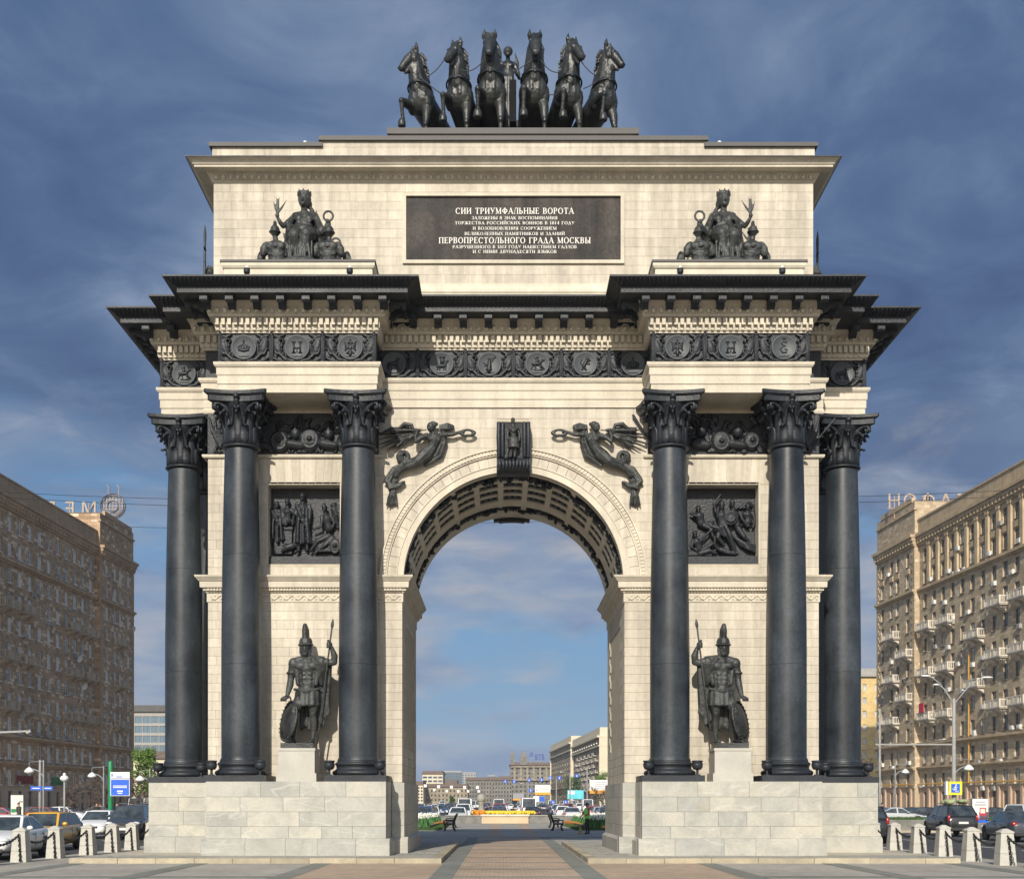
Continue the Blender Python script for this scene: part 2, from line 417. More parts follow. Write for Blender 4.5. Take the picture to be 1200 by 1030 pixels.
# the two low platforms the piers stand on: kerb stones round the edge, slabs on top
for s, side in ((-1, 'left'), (1, 'right')):
    X = lambda a, b: (min(s * a, s * b), max(s * a, s * b))
    pf = MB().box(*X(2.25, 12.65), 37.2, 53.2, -.004, .138).build('platform', 'joint'); tag(pf, kind='structure')
    ku, su = unit('kerb_stone'), unit('slab_stone')
    x = 2.1
    while x < 12.75:
        w = min(rnd.choice((1.1, 1.35, 1.6)), 12.8 - x); w = 12.8 - x if 12.8 - x - w < .5 else w
        cubeo('kerb_stone', ku, (*X(x + .006, x + w - .006), 36.98 + rnd.uniform(-.008, .008), 37.32, -.003, .150 + rnd.uniform(-.006, .004)), pf); x += w
    y = 37.34
    while y < 53.3:
        l = min(rnd.choice((1.3, 1.6, 1.9)), 53.4 - y)
        cubeo('kerb_stone', ku, (*X(2.1, 2.38), y + .006, y + l - .006, -.003, .150 + rnd.uniform(-.006, .004)), pf); y += l
    for j in range(3):
        y0, y1 = 37.33 + j * .62, 37.33 + j * .62 + .61
        x = 2.40; k = 0
        while x < 12.6:
            w = min(.93 + .25 * ((k + j) % 2), 12.62 - x)
            cubeo('paving_slab', su, (*X(x + .008, x + w - .006), y0 + .006, y1, .10, .147 + rnd.uniform(-.003, .003)), pf); x += w; k += 1
    y = 39.2; j = 0
    while y < 53.2:
        x = 2.40
        for w in ((.62, .55) if j % 2 else (.45, .72)):
            cubeo('paving_slab', su, (*X(x + .008, x + w - .006), y + .006, y + .84, .10, .147 + rnd.uniform(-.003, .003)), pf); x += w
        y += .85; j += 1
# ------------------------------------------------------------------ the triumphal arch
YF, YB, YM = 41.0, 47.6, 44.3           # wall faces, middle
ARC_Z, ARC_R = 8.75, 3.52               # centre and radius of the great arch
SPRING = 8.92
arch = thing('triumphal_arch', 'cream stone triumphal arch with twelve black iron columns and a dark bronze inscription plaque', 'triumphal arch', (0, YM, 0))
INV = Matrix.Translation((0, -YM, 0))
_link = link
def link(name, me, parent=None, loc=None, rz=None, scale=None):
    o = _link(name, me, parent, loc, rz, scale)
    if parent is arch: o.matrix_parent_inverse = INV
    return o

def offset_plan(pl, o):
    n = len(pl); out = []
    for i in range(n):
        a, b, c = Vector(pl[i - 1]), Vector(pl[i]), Vector(pl[(i + 1) % n])
        d1, d2 = (b - a).normalized(), (c - b).normalized()
        out.append((b.x + o * (d1.y + d2.y), b.y - o * (d1.x + d2.x)))   # right-angled corners: sum of both outward normals
    return out
def sweep(mb, plan, prof, cap_bottom=False, cap_top=False):
    n = len(plan); rings = [[(x, y, z) for x, y in offset_plan(plan, o)] for o, z in prof]
    vs = [v for r in rings for v in r]
    fs = [(i * n + k, i * n + (k + 1) % n, (i + 1) * n + (k + 1) % n, (i + 1) * n + k) for i in range(len(prof) - 1) for k in range(n)]
    if cap_bottom: fs.append(tuple(range(n)))
    if cap_top: fs.append(tuple(range((len(prof) - 1) * n, len(prof) * n)))
    mb.add(vs, fs)
def rect(x0, x1, y0, y1): return [(x0, y0), (x1, y0), (x1, y1), (x0, y1)]

# --- cores behind the facing stones (they show as the joints)
core = MB()
def arch_outline(r, zb, zt, xa):
    n = 40
    arc = [(r * math.cos(math.pi - math.pi * k / n), ARC_Z + r * math.sin(math.pi * k / n)) for k in range(n + 1)]
    return [(-xa, zb), (-r, zb)] + arc + [(r, zb), (xa, zb), (xa, zt), (-xa, zt)]
# split into strips so that every face is convex: piers, then a fan over the arch
core_y = (YF + .015, YB - .03)
for s in (-1, 1):
    core.box(min(s * 3.56, s * 9.70), max(s * 3.56, s * 9.70), *core_y, 2.3, SPRING - .02)
n = 40; rr = 3.80
def arcp(k): a = math.pi - math.pi * k / n; return (rr * math.cos(a), ARC_Z + rr * math.sin(a))
for k in range(n):
    (xa, za), (xb, zb) = arcp(k), arcp(k + 1)
    core.hexa([(xa, core_y[0], max(za, SPRING - .02)), (xb, core_y[0], max(zb, SPRING - .02)), (xb, core_y[1], max(zb, SPRING - .02)), (xa, core_y[1], max(za, SPRING - .02)),
               (xa, core_y[0], 14.25), (xb, core_y[0], 14.25), (xb, core_y[1], 14.25), (xa, core_y[1], 14.25)])
# outer parts of the wall, leaving the two relief niches open
for s in (-1, 1):
    X = lambda a, b: (min(s * a, s * b), max(s * a, s * b))
    core.box(*X(3.80, 5.50), *core_y, SPRING - .02, 14.25)
    core.box(*X(7.82, 9.70), *core_y, SPRING - .02, 14.25)
    core.box(*X(5.50, 7.82), *core_y, SPRING - .02, 9.33)
    core.box(*X(5.50, 7.82), *core_y, 11.87, 14.25)
    core.box(*X(5.50, 7.82), YF + .62, core_y[1], 9.33, 11.87)
core.box(-9.50, 9.50, YF - .035, YB + .02, 17.3, 21.75)
core.box(-9.56, 9.56, YF - .025, YB + .01, 21.75, 22.56)
core.box(-6.10, 6.10, YF - .025, YB + .01, 22.5, 22.74)
core.build('wall_core', 'joint', arch)

# --- facing stones
SL = []      # (quad at the face: xb0, xb1, xt0, xt1, z0, z1, yface)
def courses(x0, x1, z0, z1, y, h=.287, w=.64, holes=(), circ=None, phase=0):
    nr = max(1, round((z1 - z0) / h)); h = (z1 - z0) / nr
    for r in range(nr):
        a, b = z0 + r * h, z0 + (r + 1) * h
        segs = [(x0, x1, x0, x1)]
        for hx0, hx1, hz0, hz1 in holes:
            if b <= hz0 + .02 or a >= hz1 - .02: continue
            new = []
            for (p, q, p2, q2) in segs:
                if hx1 <= p or hx0 >= q: new.append((p, q, p2, q2)); continue
                if hx0 > p: new.append((p, hx0, p2, hx0))
                if hx1 < q: new.append((hx1, q, hx1, q2))
            segs = new
        if circ:
            cz, rad = circ; new = []
            f = lambda z: math.sqrt(max(0, rad * rad - (z - cz) ** 2))
            for (p, q, p2, q2) in segs:
                if p < 0 < q and f(a) > .05:
                    if f(b) > .05 or True:
                        new += [(p, -f(a), p2, -f(b)), (f(a), q, f(b), q2)]
                else: new.append((p, q, p2, q2))
            segs = new
        for (p, q, p2, q2) in segs:
            if q - p < .05 and q2 - p2 < .05: continue
            cuts = [p]; x = x0 - w + ((r + phase) % 2) * w / 2 + rnd.uniform(-.06, .06)
            while x < max(q, q2):
                x += w * rnd.choice((.85, 1.0, 1.0, 1.15))
                if max(p, p2) + .16 < x < min(q, q2) - .16: cuts.append(x)
            cuts.append(q)
            for i in range(len(cuts) - 1):
                l, rt = cuts[i], cuts[i + 1]
                lt = p2 if i == 0 else l; rt2 = q2 if i == len(cuts) - 2 else rt
                SL.append((l + .004, rt - .004, lt + .004, rt2 - .004, a + .0035, b - .0035, y))
P1, P2, PZ0, PZ1 = 5.48, 7.84, 9.31, 11.87
for s in (-1, 1):
    a, b = sorted((s * 3.535, s * 9.72))
    courses(a, b, 2.39, 8.12, YF)
holes = [(-P2, -P1, PZ0, PZ1), (P1, P2, PZ0, PZ1), (-P2 - .28, -P1 + .28, PZ1, 12.72), (P1 - .28, P2 + .28, PZ1, 12.72)]
courses(-9.72, 9.72, SPRING + .02, 12.70, YF, holes=holes, circ=(ARC_Z, 4.12))
courses(-4.28, 4.28, 12.70, 14.27, YF, circ=(ARC_Z, 4.12), holes=[(-.50, .50, 12.2, 13.68)])
courses(-9.53, 9.53, 18.22, 21.42, YF - .05, holes=[(-3.46, 3.46, 18.88, 21.06)])
courses(-9.58, 9.58, 21.98, 22.56, YF - .04, h=.29, w=.7)
courses(-6.12, 6.12, 22.56, 22.75, YF - .04, h=.2, w=.7)
# jambs of the passage (seen at a glancing angle) and the flat arches over the niches
def slab_hexa(q, dep=.05):
    l, r, lt, rt, a, b, y = q
    return [(l, y, a), (r, y, a), (r, y + dep, a), (l, y + dep, a), (lt, y, b), (rt, y, b), (rt, y + dep, b), (lt, y + dep, b)]
um = unit('cream_stone')
order = sorted(range(len(SL)), key=lambda i: -(SL[i][1] - SL[i][0]) * (SL[i][5] - SL[i][4]))
big300 = set(order[:300]); rest = MB()
for i, q in enumerate(SL):
    if i in big300:
        if abs(q[0] - q[2]) < 1e-4 and abs(q[1] - q[3]) < 1e-4: cubeo('facing_stone', um, (q[0], q[1], q[6], q[6] + .05, q[4], q[5]), arch)
        else: MB().hexa(slab_hexa(q)).build('facing_stone', 'cream_stone', arch)
    else: rest.hexa(slab_hexa(q))
for s in (-1, 1):                         # jamb stones, with a sunk upright panel
    z = 2.39; r = 0
    while z < 8.1:
        y = YF + .02; k = 0
        while y < YB - .1:
            w = .7 if (k or r % 2) else .35; y1 = min(y + w, YB - .02)
            inp = 42.3 < (y + y1) / 2 < 46.4 and 3.3 < z < 7.4
            d = .05 if inp else 0
            x0, x1 = sorted((s * (3.535 + d), s * 3.62)); rest.box(x0, x1, y + .006, y1 - .006, z + .005, z + .282)
            y = y1; k += 1
        z += .2865; r += 1
    for k in range(11):                   # wedge stones over the niche
        c = s * 6.66; w = 2.92 / 11; x0 = c - 1.46 + k * w; sl = (x0 + w / 2 - c) * .0
        f = lambda x: c + (x - c) * .90
        rest.hexa([(f(x0) + .006, YF, 11.875), (f(x0 + w) - .006, YF, 11.875), (f(x0 + w) - .006, YF + .05, 11.875), (f(x0) + .006, YF + .05, 11.875),
                   (x0 + .006, YF, 12.70), (x0 + w - .006, YF, 12.70), (x0 + w - .006, YF + .05, 12.70), (x0 + .006, YF + .05, 12.70)])
o = rest.build('facing_stone', 'cream_stone', arch, fix=False); o['kind'] = 'stuff'

# --- archivolt
def arc_solid(mb, r0, r1, y0, y1, a0, a1, n=1):
    """solid ring segment round the arch centre; angles in degrees"""
    for k in range(n):
        p, q = R(a0 + (a1 - a0) * k / n), R(a0 + (a1 - a0) * (k + 1) / n)
        P = lambda r, a, y: (r * math.cos(a), y, ARC_Z + r * math.sin(a))
        mb.hexa([P(r0, p, y0), P(r1, p, y0), P(r1, p, y1), P(r0, p, y1), P(r0, q, y0), P(r1, q, y0), P(r1, q, y1), P(r0, q, y1)])
ring = MB()
arc_solid(ring, 3.50, 3.70, YF - .06, YF + .2, 2.5, 177.5, 60)
arc_solid(ring, 3.70, 3.735, YF - .09, YF + .2, 2.5, 177.5, 60)
arc_solid(ring, 4.02, 4.06, YF - .10, YF + .05, 2.5, 177.5, 60)
arc_solid(ring, 4.06, 4.20, YF - .13, YF + .05, 2.5, 177.5, 60)
arc_solid(ring, 4.20, 4.25, YF - .19, YF + .05, 2.5, 177.5, 60)
ring.build('archivolt_moulding', 'cream_trim', arch)
lf = MB()
for k in range(112):
    a = 3.2 + k * 1.55; arc_solid(lf, 4.075, 4.185, YF - .155, YF - .12, a, a + .95)
lf.build('leaf_moulding', 'cream_trim', arch)['kind'] = 'stuff'
for k in range(37):
    a0 = 2.6 + k * 4.724; v = MB(); arc_solid(v, 3.74, 4.015, YF - .045, YF + .1, a0 + .09, a0 + 4.634, 2); v.build('voussoir', 'cream_stone', arch)

# --- coffered vault
vb = MB(); arc_solid(vb, 3.575, 3.70, YF + .05, YB - .05, 0, 180, 60); vb.build('vault_shell', 'relief_iron', arch)
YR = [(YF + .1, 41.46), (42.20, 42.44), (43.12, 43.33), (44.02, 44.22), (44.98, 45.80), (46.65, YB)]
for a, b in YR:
    v = MB(); arc_solid(v, 3.52, 3.76, a, b, 0, 180, 60); v.build('vault_rib', 'white_trim_bounce', arch)
SP = 13.3
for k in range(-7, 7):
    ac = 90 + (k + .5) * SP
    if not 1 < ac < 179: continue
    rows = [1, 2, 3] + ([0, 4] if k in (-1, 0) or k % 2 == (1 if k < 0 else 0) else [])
    for i in rows: v = MB(); arc_solid(v, 3.525, 3.76, YR[i][1], YR[i + 1][0], ac - 1.5, ac + 1.5); v.build('cross_rib', 'white_trim_bounce', arch)
ros = MB(); ros.smooth = True
for k in range(-6, 7):
    for a, b in ((YR[i][1], YR[i + 1][0]) for i in range(1, 4)):
        an = R(90 + k * SP)
        for dt in (-3.2, 0, 3.2):
            q = R(90 + k * SP + dt); ros.ball((3.57 * math.cos(q), (a + b) / 2, ARC_Z + 3.57 * math.sin(q)), (.06, .10, .06), 8, 5)
ros.build('vault_rosette', 'relief_iron', arch)['kind'] = 'stuff'
rl = MB(); rl.smooth = True; r2 = random.Random(5)
for a, b in ((YR[0][1], YR[1][0]), (YR[4][1], YR[5][0])):
    for k in range(120):
        q = R(4 + 172 * k / 119); rr = 3.57 - r2.uniform(0, .08)
        rl.ball((rr * math.cos(q), r2.uniform(a + .08, b - .08), ARC_Z + rr * math.sin(q)), (r2.uniform(.05, .13), r2.uniform(.08, .2), r2.uniform(.05, .13)), 7, 5)
rl.build('vault_relief', 'relief_iron', arch)['kind'] = 'stuff'
kb = MB(); arc_solid(kb, 3.38, 3.6, YB - .02, YB + .30, 82, 98, 6); arc_solid(kb, 3.44, 3.6, YB + .02, YB + .34, 79, 101, 6); kb.build('rear_keystone', 'iron', arch)

# --- belt course round each pier
for s in (-1, 1):
    a, b = sorted((s * 3.535, s * 9.72)); m = MB()
    sweep(m, rect(a, b, YF, YB), [(0, 8.10), (.03, 8.12), (.03, 8.40), (.06, 8.41), (.07, 8.45), (.13, 8.47), (.13, 8.53), (.21, 8.56), (.22, 8.74), (.25, 8.76), (.28, 8.80), (.35, 8.88), (.36, 8.93), (0, 8.97)], cap_top=True)
    m.build('belt_course', 'cream_trim', arch)
    d = MB()
    for k in range(64):
        x = a + .05 + (b - a - .1) * k / 63; d.box(x - .028, x + .028, YF - .165, YF - .10, 8.465, 8.535)
    d.build('dentil_row', 'cream_trim', arch)['kind'] = 'stuff'
    w = MB(); w.smooth = True
    x = a + .08; k = 0
    while x < b - .1:
        z = 8.26; sg = 1 if k % 2 else -1
        w.limb([(x, YF - .028, z - .06 * sg), (x + .07, YF - .045, z + .03 * sg), (x + .15, YF - .04, z + .07 * sg), (x + .19, YF - .03, z + .02 * sg)], [.018, .03, .028, .015], 6)
        w.ball((x + .06, YF - .035, z + .075 * sg), (.035, .02, .025), 6, 4); w.ball((x + .14, YF - .035, z - .05 * sg), (.04, .022, .03), 6, 4); x += .19; k += 1
    w.build('garland_relief', 'cream_trim', arch)['kind'] = 'stuff'

# --- entablature
HALF = [(-11.44, 41.88), (-9.85, 41.88), (-9.85, 40.95), (-9.04, 40.95), (-9.04, 39.45), (-4.20, 39.45), (-4.20, 40.95),
        (4.20, 40.95), (4.20, 39.45), (9.04, 39.45), (9.04, 40.95), (9.85, 40.95), (9.85, 41.88), (11.44, 41.88)]
PLAN = HALF + [(x, 2 * YM - y) for x, y in reversed(HALF)]
m = MB(); sweep(m, PLAN, [(0, 14.29), (0, 14.53), (.03, 14.55), (.03, 14.80), (.05, 14.81), (.06, 14.84), (.06, 15.04), (.09, 15.05), (.13, 15.11), (.14, 15.19), (-.05, 15.19)], cap_bottom=True)
m.build('architrave', 'cream_trim', arch)
m = MB(); sweep(m, PLAN, [(-.06, 15.17), (-.06, 16.12)]); m.build('frieze_ground', 'relief_iron', arch)
m = MB(); sweep(m, PLAN, [(-.05, 16.10), (.03, 16.10), (.03, 16.14), (.07, 16.17), (.09, 16.24), (.10, 16.28), (.10, 16.51), (.24, 16.53), (.27, 16.56), (.36, 16.84), (.40, 16.88), (.44, 16.952)]); m.build('bed_moulding', 'cream_trim', arch)
m = MB(); sweep(m, PLAN, [(.42, 16.95), (1.02, 16.95), (1.02, 17.125), (1.055, 17.135), (1.075, 17.16), (1.13, 17.18), (1.22, 17.22), (1.29, 17.26), (1.34, 17.285), (1.375, 17.29), (1.375, 17.345), (.6, 17.40), (-.4, 17.42)], cap_top=True); m.build('main_cornice', 'iron', arch)
cy = MB(); dn = MB(); eg = MB(); eg.smooth = True; cy.smooth = True
mod = MB(); mod.prism([(0, 0), (-.50, 0), (-.52, -.04), (-.52, -.17), (-.47, -.22), (-.40, -.20), (-.33, -.13), (-.20, -.15), (-.11, -.25), (0, -.29)], -.115, .115, 'x')
mod.box(-.14, .14, -.54, 0, -.035, .001); mod.box(-.09, .09, -.535, -.50, -.16, -.07)
MOD = mod.mesh('modillion', ['iron'])
n = len(PLAN)
for i in range(n):
    p, q = Vector(PLAN[i]), Vector(PLAN[(i + 1) % n]); d = (q - p).normalized(); nrm = Vector((d.y, -d.x))
    L = (q - p).length; ang = math.atan2(d.y, d.x)
    pv, nx = Vector(PLAN[i - 1]), Vector(PLAN[(i + 2) % n])
    cvx0 = ((p - pv).x * d.y - (p - pv).y * d.x) > 0
    cvx1 = (d.x * (nx - q).y - d.y * (nx - q).x) > 0
    front = nrm.y < -.5
    def lo(o): return -o if cvx0 else o
    def hi(o): return L + (o if cvx1 else -o)
    # modillions
    a, b = lo(.26), hi(.26)
    if L > 1.2:
        k = max(1, round((b - a) / .78))
        for j in range(k + 1):
            t_ = a + (b - a) * j / k; c = p + d * t_ + nrm * .40
            o = link('modillion', MOD, arch, (c.x, c.y, 16.952), ang)
    if not front: continue
    a, b = lo(.10), hi(.10); k = max(2, round((b - a) / .185))
    for j in range(k):
        x = p.x + a + (b - a) * (j + .5) / k; y = p.y - .10; dn.box(x - .055, x + .055, y - .13, y + .03, 16.29, 16.505)
        dn.box(x - .045, x + .045, y - .02, y + .03, 16.165, 16.235)
    a, b = lo(.32), hi(.32); k = max(2, round((b - a) / .24))
    for j in range(k):
        x = p.x + a + (b - a) * (j + .5) / k; y = p.y - .32
        eg.ball((x, y - .035, 16.685), (.075, .06, .10), 8, 5, Matrix.Rotation(R(-20), 3, 'X'))
        eg.limb([(x + .11, y - .04, 16.78), (x + .12, y + .02, 16.60)], .016, 5)
    a, b = lo(1.18), hi(1.18); k = max(2, round((b - a) / .13))
    for j in range(k):
        x = p.x + a + (b - a) * (j + .5) / k; cy.limb([(x, p.y - 1.085, 17.155), (x, p.y - 1.19, 17.20), (x, p.y - 1.31, 17.258)], [.034, .040, .030], 5)
dn.build('dentil_row', 'cream_trim', arch)['kind'] = 'stuff'
eg.build('egg_moulding', 'cream_trim', arch)['kind'] = 'stuff'
cy.build('cornice_leaves', 'iron', arch)['kind'] = 'stuff'

# --- attic
AP = rect(-9.53, 9.53, YF - .05, YB + .05)
m = MB(); sweep(m, AP, [(.06, 17.35), (.14, 17.40), (.14, 17.86), (.17, 17.90), (.17, 17.98), (.10, 18.04), (.06, 18.10), (.06, 18.20), (-.03, 18.22)]); m.build('attic_base', 'white_trim', arch)
m = MB(); sweep(m, AP, [(-.03, 21.40), (.03, 21.41), (.05, 21.46), (.06, 21.48), (.17, 21.66), (.20, 21.68), (.50, 21.69), (.50, 21.755), (.53, 21.76), (.56, 21.80), (.60, 21.85), (.66, 21.89), (.70, 21.90)]); m.build('attic_cornice', 'cream_trim', arch)
m = MB(); sweep(m, AP, [(.70, 21.90), (.725, 21.90), (.725, 21.935), (-.02, 22.0)]); m.build('cornice_flashing', 'iron', arch)
eg = MB(); eg.smooth = True
for k in range(84):
    x = -9.53 + 19.06 * (k + .5) / 84; eg.ball((x, YF - .05 - .105, 21.56), (.078, .07, .092), 8, 5, Matrix.Rotation(R(-28), 3, 'X')); eg.limb([(x + .113, YF - .24, 21.64), (x + .113, YF - .14, 21.49)], .02, 5)
eg.build('egg_moulding', 'cream_trim', arch)['kind'] = 'stuff'
cp = MB()
for s in (-1, 1):
    a, b = sorted((s * 6.06, s * 9.66)); cp.box(a, b, YF - .14, YB + .14, 22.555, 22.68)
cp.box(-6.18, 6.18, YF - .14, YB + .14, 22.745, 22.88)
cp.build('parapet_coping', 'roof_metal', arch)
m = MB(); m.box(-4.0, 4.0, 42.05, 47.2, 22.7, 23.50); m.build('chariot_plinth', 'white_trim', arch)
m = MB(); m.box(-4.1, 4.1, 41.93, 47.3, 23.50, 23.69); m.build('plinth_coping', 'roof_metal', arch)
for s in (-1, 1):
    a, b = sorted((s * 4.36, s * 8.93)); m = MB(); sweep(m, rect(a, b, 39.72, 40.88), [(0, 17.35), (0, 18.18), (.04, 18.20), (.08, 18.27), (.08, 18.36)], cap_top=True); m.build('group_plinth', 'white_trim', arch)
    m = MB(); m.box(a - .11, b + .11, 39.61, 40.94, 18.36, 18.43); m.build('plinth_coping', 'roof_metal', arch)
    m = MB(); m.box(min(s * 9.66, s * 11.0), max(s * 9.66, s * 11.0), 42.2, 46.4, 17.38, 18.44); m.build('group_plinth', 'white_trim', arch)

# --- inscription plaque
mat('plaque_bronze', (.034, .034, .036), .68, .4, .8, .003, 10, spec=.18, streak=.4, fine=.3, col2=(.066, .058, .052))
pq = MB().box(-3.41, 3.41, YF - .041, YF - .0, 18.95, 20.99).build('inscription_plaque', 'plaque_bronze', arch)
fr = MB()
for (a, b, c, d) in ((-3.52, 3.52, 20.985, 21.09), (-3.52, 3.52, 18.85, 18.955), (-3.52, -3.405, 18.955, 20.985), (3.405, 3.52, 18.955, 20.985)): fr.box(a, b, YF - .12, YF + .06, c, d)
o = fr.build('plaque_frame', 'cream_trim', arch)
for x0, x1 in ((-1.13, -1.125), (2.26, 2.265)): pass
rows = [('СИИ ТРИУМФАЛЬНЫЕ ВОРОТА', 20.435, .19, 3.75), ('ЗАЛОЖЕНЫ В ЗНАК ВОСПОМИНАНИЯ', 20.26, .098, 2.72), ('ТОРЖЕСТВА РОССИЙСКИХ ВОИНОВ В 1814 ГОДУ', 20.10, .098, 3.80),
        ('И ВОЗОБНОВЛЕНИЯ СООРУЖЕНИЕМ', 19.93, .098, 2.66), ('ВЕЛИКОЛЕПНЫХ ПАМЯТНИКОВ И ЗДАНИЙ', 19.76, .098, 3.18), ('ПЕРВОПРЕСТОЛЬНОГО ГРАДА МОСКВЫ', 19.50, .19, 4.82),
        ('РАЗРУШЕННОГО В 1812 ГОДУ НАШЕСТВИЕМ ГАЛЛОВ', 19.34, .098, 3.94), ('И С НИМИ ДВУНАДЕСЯТИ ЯЗЫКОВ', 19.19, .098, 2.66)]
# incised-style capitals with thick and thin strokes and serifs; each glyph: width, stems, lines, bowls, serifs
TK, TN = .165, .07
GL = {'А': (.86, [], [(.07, 0, .43, 1, 0), (.43, 1, .79, 0, 1), (.2, .34, .66, .34, 0)], [], [(.08, 0), (.78, 0)]), 'Б': (.72, [.15], [(.15, .97, .6, .97, 0), (.6, 1, .6, .8, 0), (.15, .55, .34, .55, 0), (.15, .03, .34, .03, 0)], [(.34, .29, .28, .26, -90, 90)], []),
      'В': (.74, [.15], [(.15, .97, .34, .97, 0), (.15, .53, .36, .53, 0), (.15, .03, .36, .03, 0)], [(.34, .75, .24, .22, -90, 90), (.36, .28, .28, .25, -90, 90)], []), 'Г': (.66, [.15], [(.15, .97, .6, .97, 0), (.6, 1, .6, .78, 0)], [], []),
      'Д': (.88, [], [(.16, .06, .42, 1, 0), (.42, 1, .70, .06, 1), (.03, .04, .84, .04, 0), (.05, .04, .05, -.14, 0), (.82, .04, .82, -.14, 0)], [], []), 'Е': (.68, [.15], [(.15, .97, .6, .97, 0), (.15, .52, .48, .52, 0), (.15, .03, .62, .03, 0), (.6, 1, .6, .82, 0), (.48, .6, .48, .44, 0), (.62, 0, .62, .2, 0)], [], []),
      'Ж': (1.1, [.55], [(.08, 0, .48, .52, 1), (.10, 1, .48, .5, 0), (1.0, 1, .62, .5, 0), (1.02, 0, .62, .52, 1)], [], [(.08, 0), (1.02, 0), (.1, 1), (1.0, 1)]), 'З': (.64, [], [(.25, .53, .32, .53, 0)], [(.30, .75, .24, .22, -90, 160), (.30, .28, .28, .25, -160, 90)], []),
      'И': (.88, [.15, .73], [(.15, .06, .73, .94, 0)], [], []), 'Й': (.88, [.15, .73], [(.15, .06, .73, .94, 0)], [(.44, 1.2, .14, .09, 180, 360)], []), 'К': (.84, [.15], [(.2, .48, .66, 1, 0), (.32, .56, .74, 0, 1)], [], [(.66, 1), (.76, 0)]),
      'Л': (.84, [.70], [(.12, .0, .30, .97, 0), (.26, .97, .70, .97, 0)], [], [(.1, 0)]), 'М': (1.05, [.90], [(.14, 0, .14, 1, 0), (.14, 1, .50, .06, 1), (.50, .06, .90, 1, 0)], [], [(.14, 0), (.14, 1)]), 'Н': (.88, [.15, .73], [(.15, .5, .73, .5, 0)], [], []),
      'О': (.92, [], [], [(.46, .5, .38, .49, 0, 360)], []), 'П': (.88, [.15, .73], [(.15, .97, .73, .97, 0)], [], []), 'Р': (.70, [.15], [(.15, .97, .34, .97, 0), (.15, .46, .34, .46, 0)], [(.34, .715, .27, .255, -90, 90)], []), 'С': (.84, [], [(.74, .98, .74, .72, 0)], [(.46, .5, .38, .49, 45, 320)], []),
      'Т': (.80, [.40], [(.05, .97, .75, .97, 0), (.06, 1, .06, .8, 0), (.74, 1, .74, .8, 0)], [], []), 'У': (.82, [], [(.10, 1, .44, .34, 1), (.74, 1, .34, .08, 0), (.34, .08, .2, .03, 0)], [], [(.1, 1), (.74, 1)]), 'Ф': (1.0, [.50], [], [(.5, .52, .40, .30, 0, 360)], []),
      'Х': (.82, [], [(.1, 1, .72, 0, 1), (.72, 1, .1, 0, 0)], [], [(.1, 1), (.72, 1), (.1, 0), (.72, 0)]), 'Ш': (1.2, [.14, .60, 1.06], [(.14, .03, 1.06, .03, 0)], [], []), 'Ы': (1.0, [.15, .86], [(.15, .53, .34, .53, 0), (.15, .03, .34, .03, 0)], [(.34, .28, .26, .25, -90, 90)], []),
      'Ь': (.70, [.15], [(.15, .53, .34, .53, 0), (.15, .03, .34, .03, 0)], [(.34, .28, .26, .25, -90, 90)], []), 'Я': (.78, [.60], [(.60, .97, .42, .97, 0), (.60, .46, .42, .46, 0), (.46, .46, .12, 0, 1)], [(.42, .715, .27, .255, 90, 270)], [(.1, 0)]),
      '1': (.5, [.25], [(.12, .82, .25, .97, 0)], [], []), '8': (.62, [], [], [(.30, .75, .2, .22, 0, 360), (.30, .27, .25, .26, 0, 360)], []), '4': (.7, [.48], [(.48, 1, .06, .3, 0), (.06, .3, .66, .3, 0)], [], []), '2': (.64, [], [(.5, .6, .1, .04, 1), (.08, .04, .58, .04, 0), (.58, 0, .58, .18, 0)], [(.30, .74, .22, .23, -40, 170)], []), ' ': (.42, [], [], [], [])}
def inscription(text, h):
    mb = MB(); x = 0; dz = [0]
    def st(x0, z0, x1, z1, w):
        dz[0] = (dz[0] + 1) % 23; y = -.012 - dz[0] * .0004; mb.bar((x0 * h, y / 2, z0 * h), (x1 * h, y / 2, z1 * h), w * h, -y, (0, 1, 0))
    for ch_ in text:
        w, stems, lines, bowls, serifs = GL[ch_]
        for s_x in stems: st(x + s_x, 0, x + s_x, 1, TK); serifs = serifs + [(s_x, 0), (s_x, 1)]
        for a, b, c, d, k in lines: st(x + a, b, x + c, d, TK if k else TN)
        for sx_, sz_ in serifs: st(x + sx_ - .17, sz_ + (.025 if sz_ == 0 else -.025), x + sx_ + .17, sz_ + (.025 if sz_ == 0 else -.025), .055)
        for cx_, cz_, rx, rz, a0, a1 in bowls:
            n_ = max(5, int(abs(a1 - a0) / 24))
            for k in range(n_):
                p, q = R(a0 + (a1 - a0) * k / n_), R(a0 + (a1 - a0) * (k + 1) / n_); m_ = (p + q) / 2
                st(x + cx_ + rx * math.cos(p), cz_ + rz * math.sin(p), x + cx_ + rx * math.cos(q), cz_ + rz * math.sin(q), TN + (TK - TN) * abs(math.cos(m_)) ** 1.5)
        x += w + .14
    return mb, (x - .14) * h
for s_, z, h, wid in rows:
    mb, w = inscription(s_, h); f = wid / w; mb.v = [((vx - w / 2) * f, vy, vz) for vx, vy, vz in mb.v]
    o = mb.build('lettering', 'letter_white', None, fix=False); o.location = (0.04, YF - .041, z); o.parent = pq

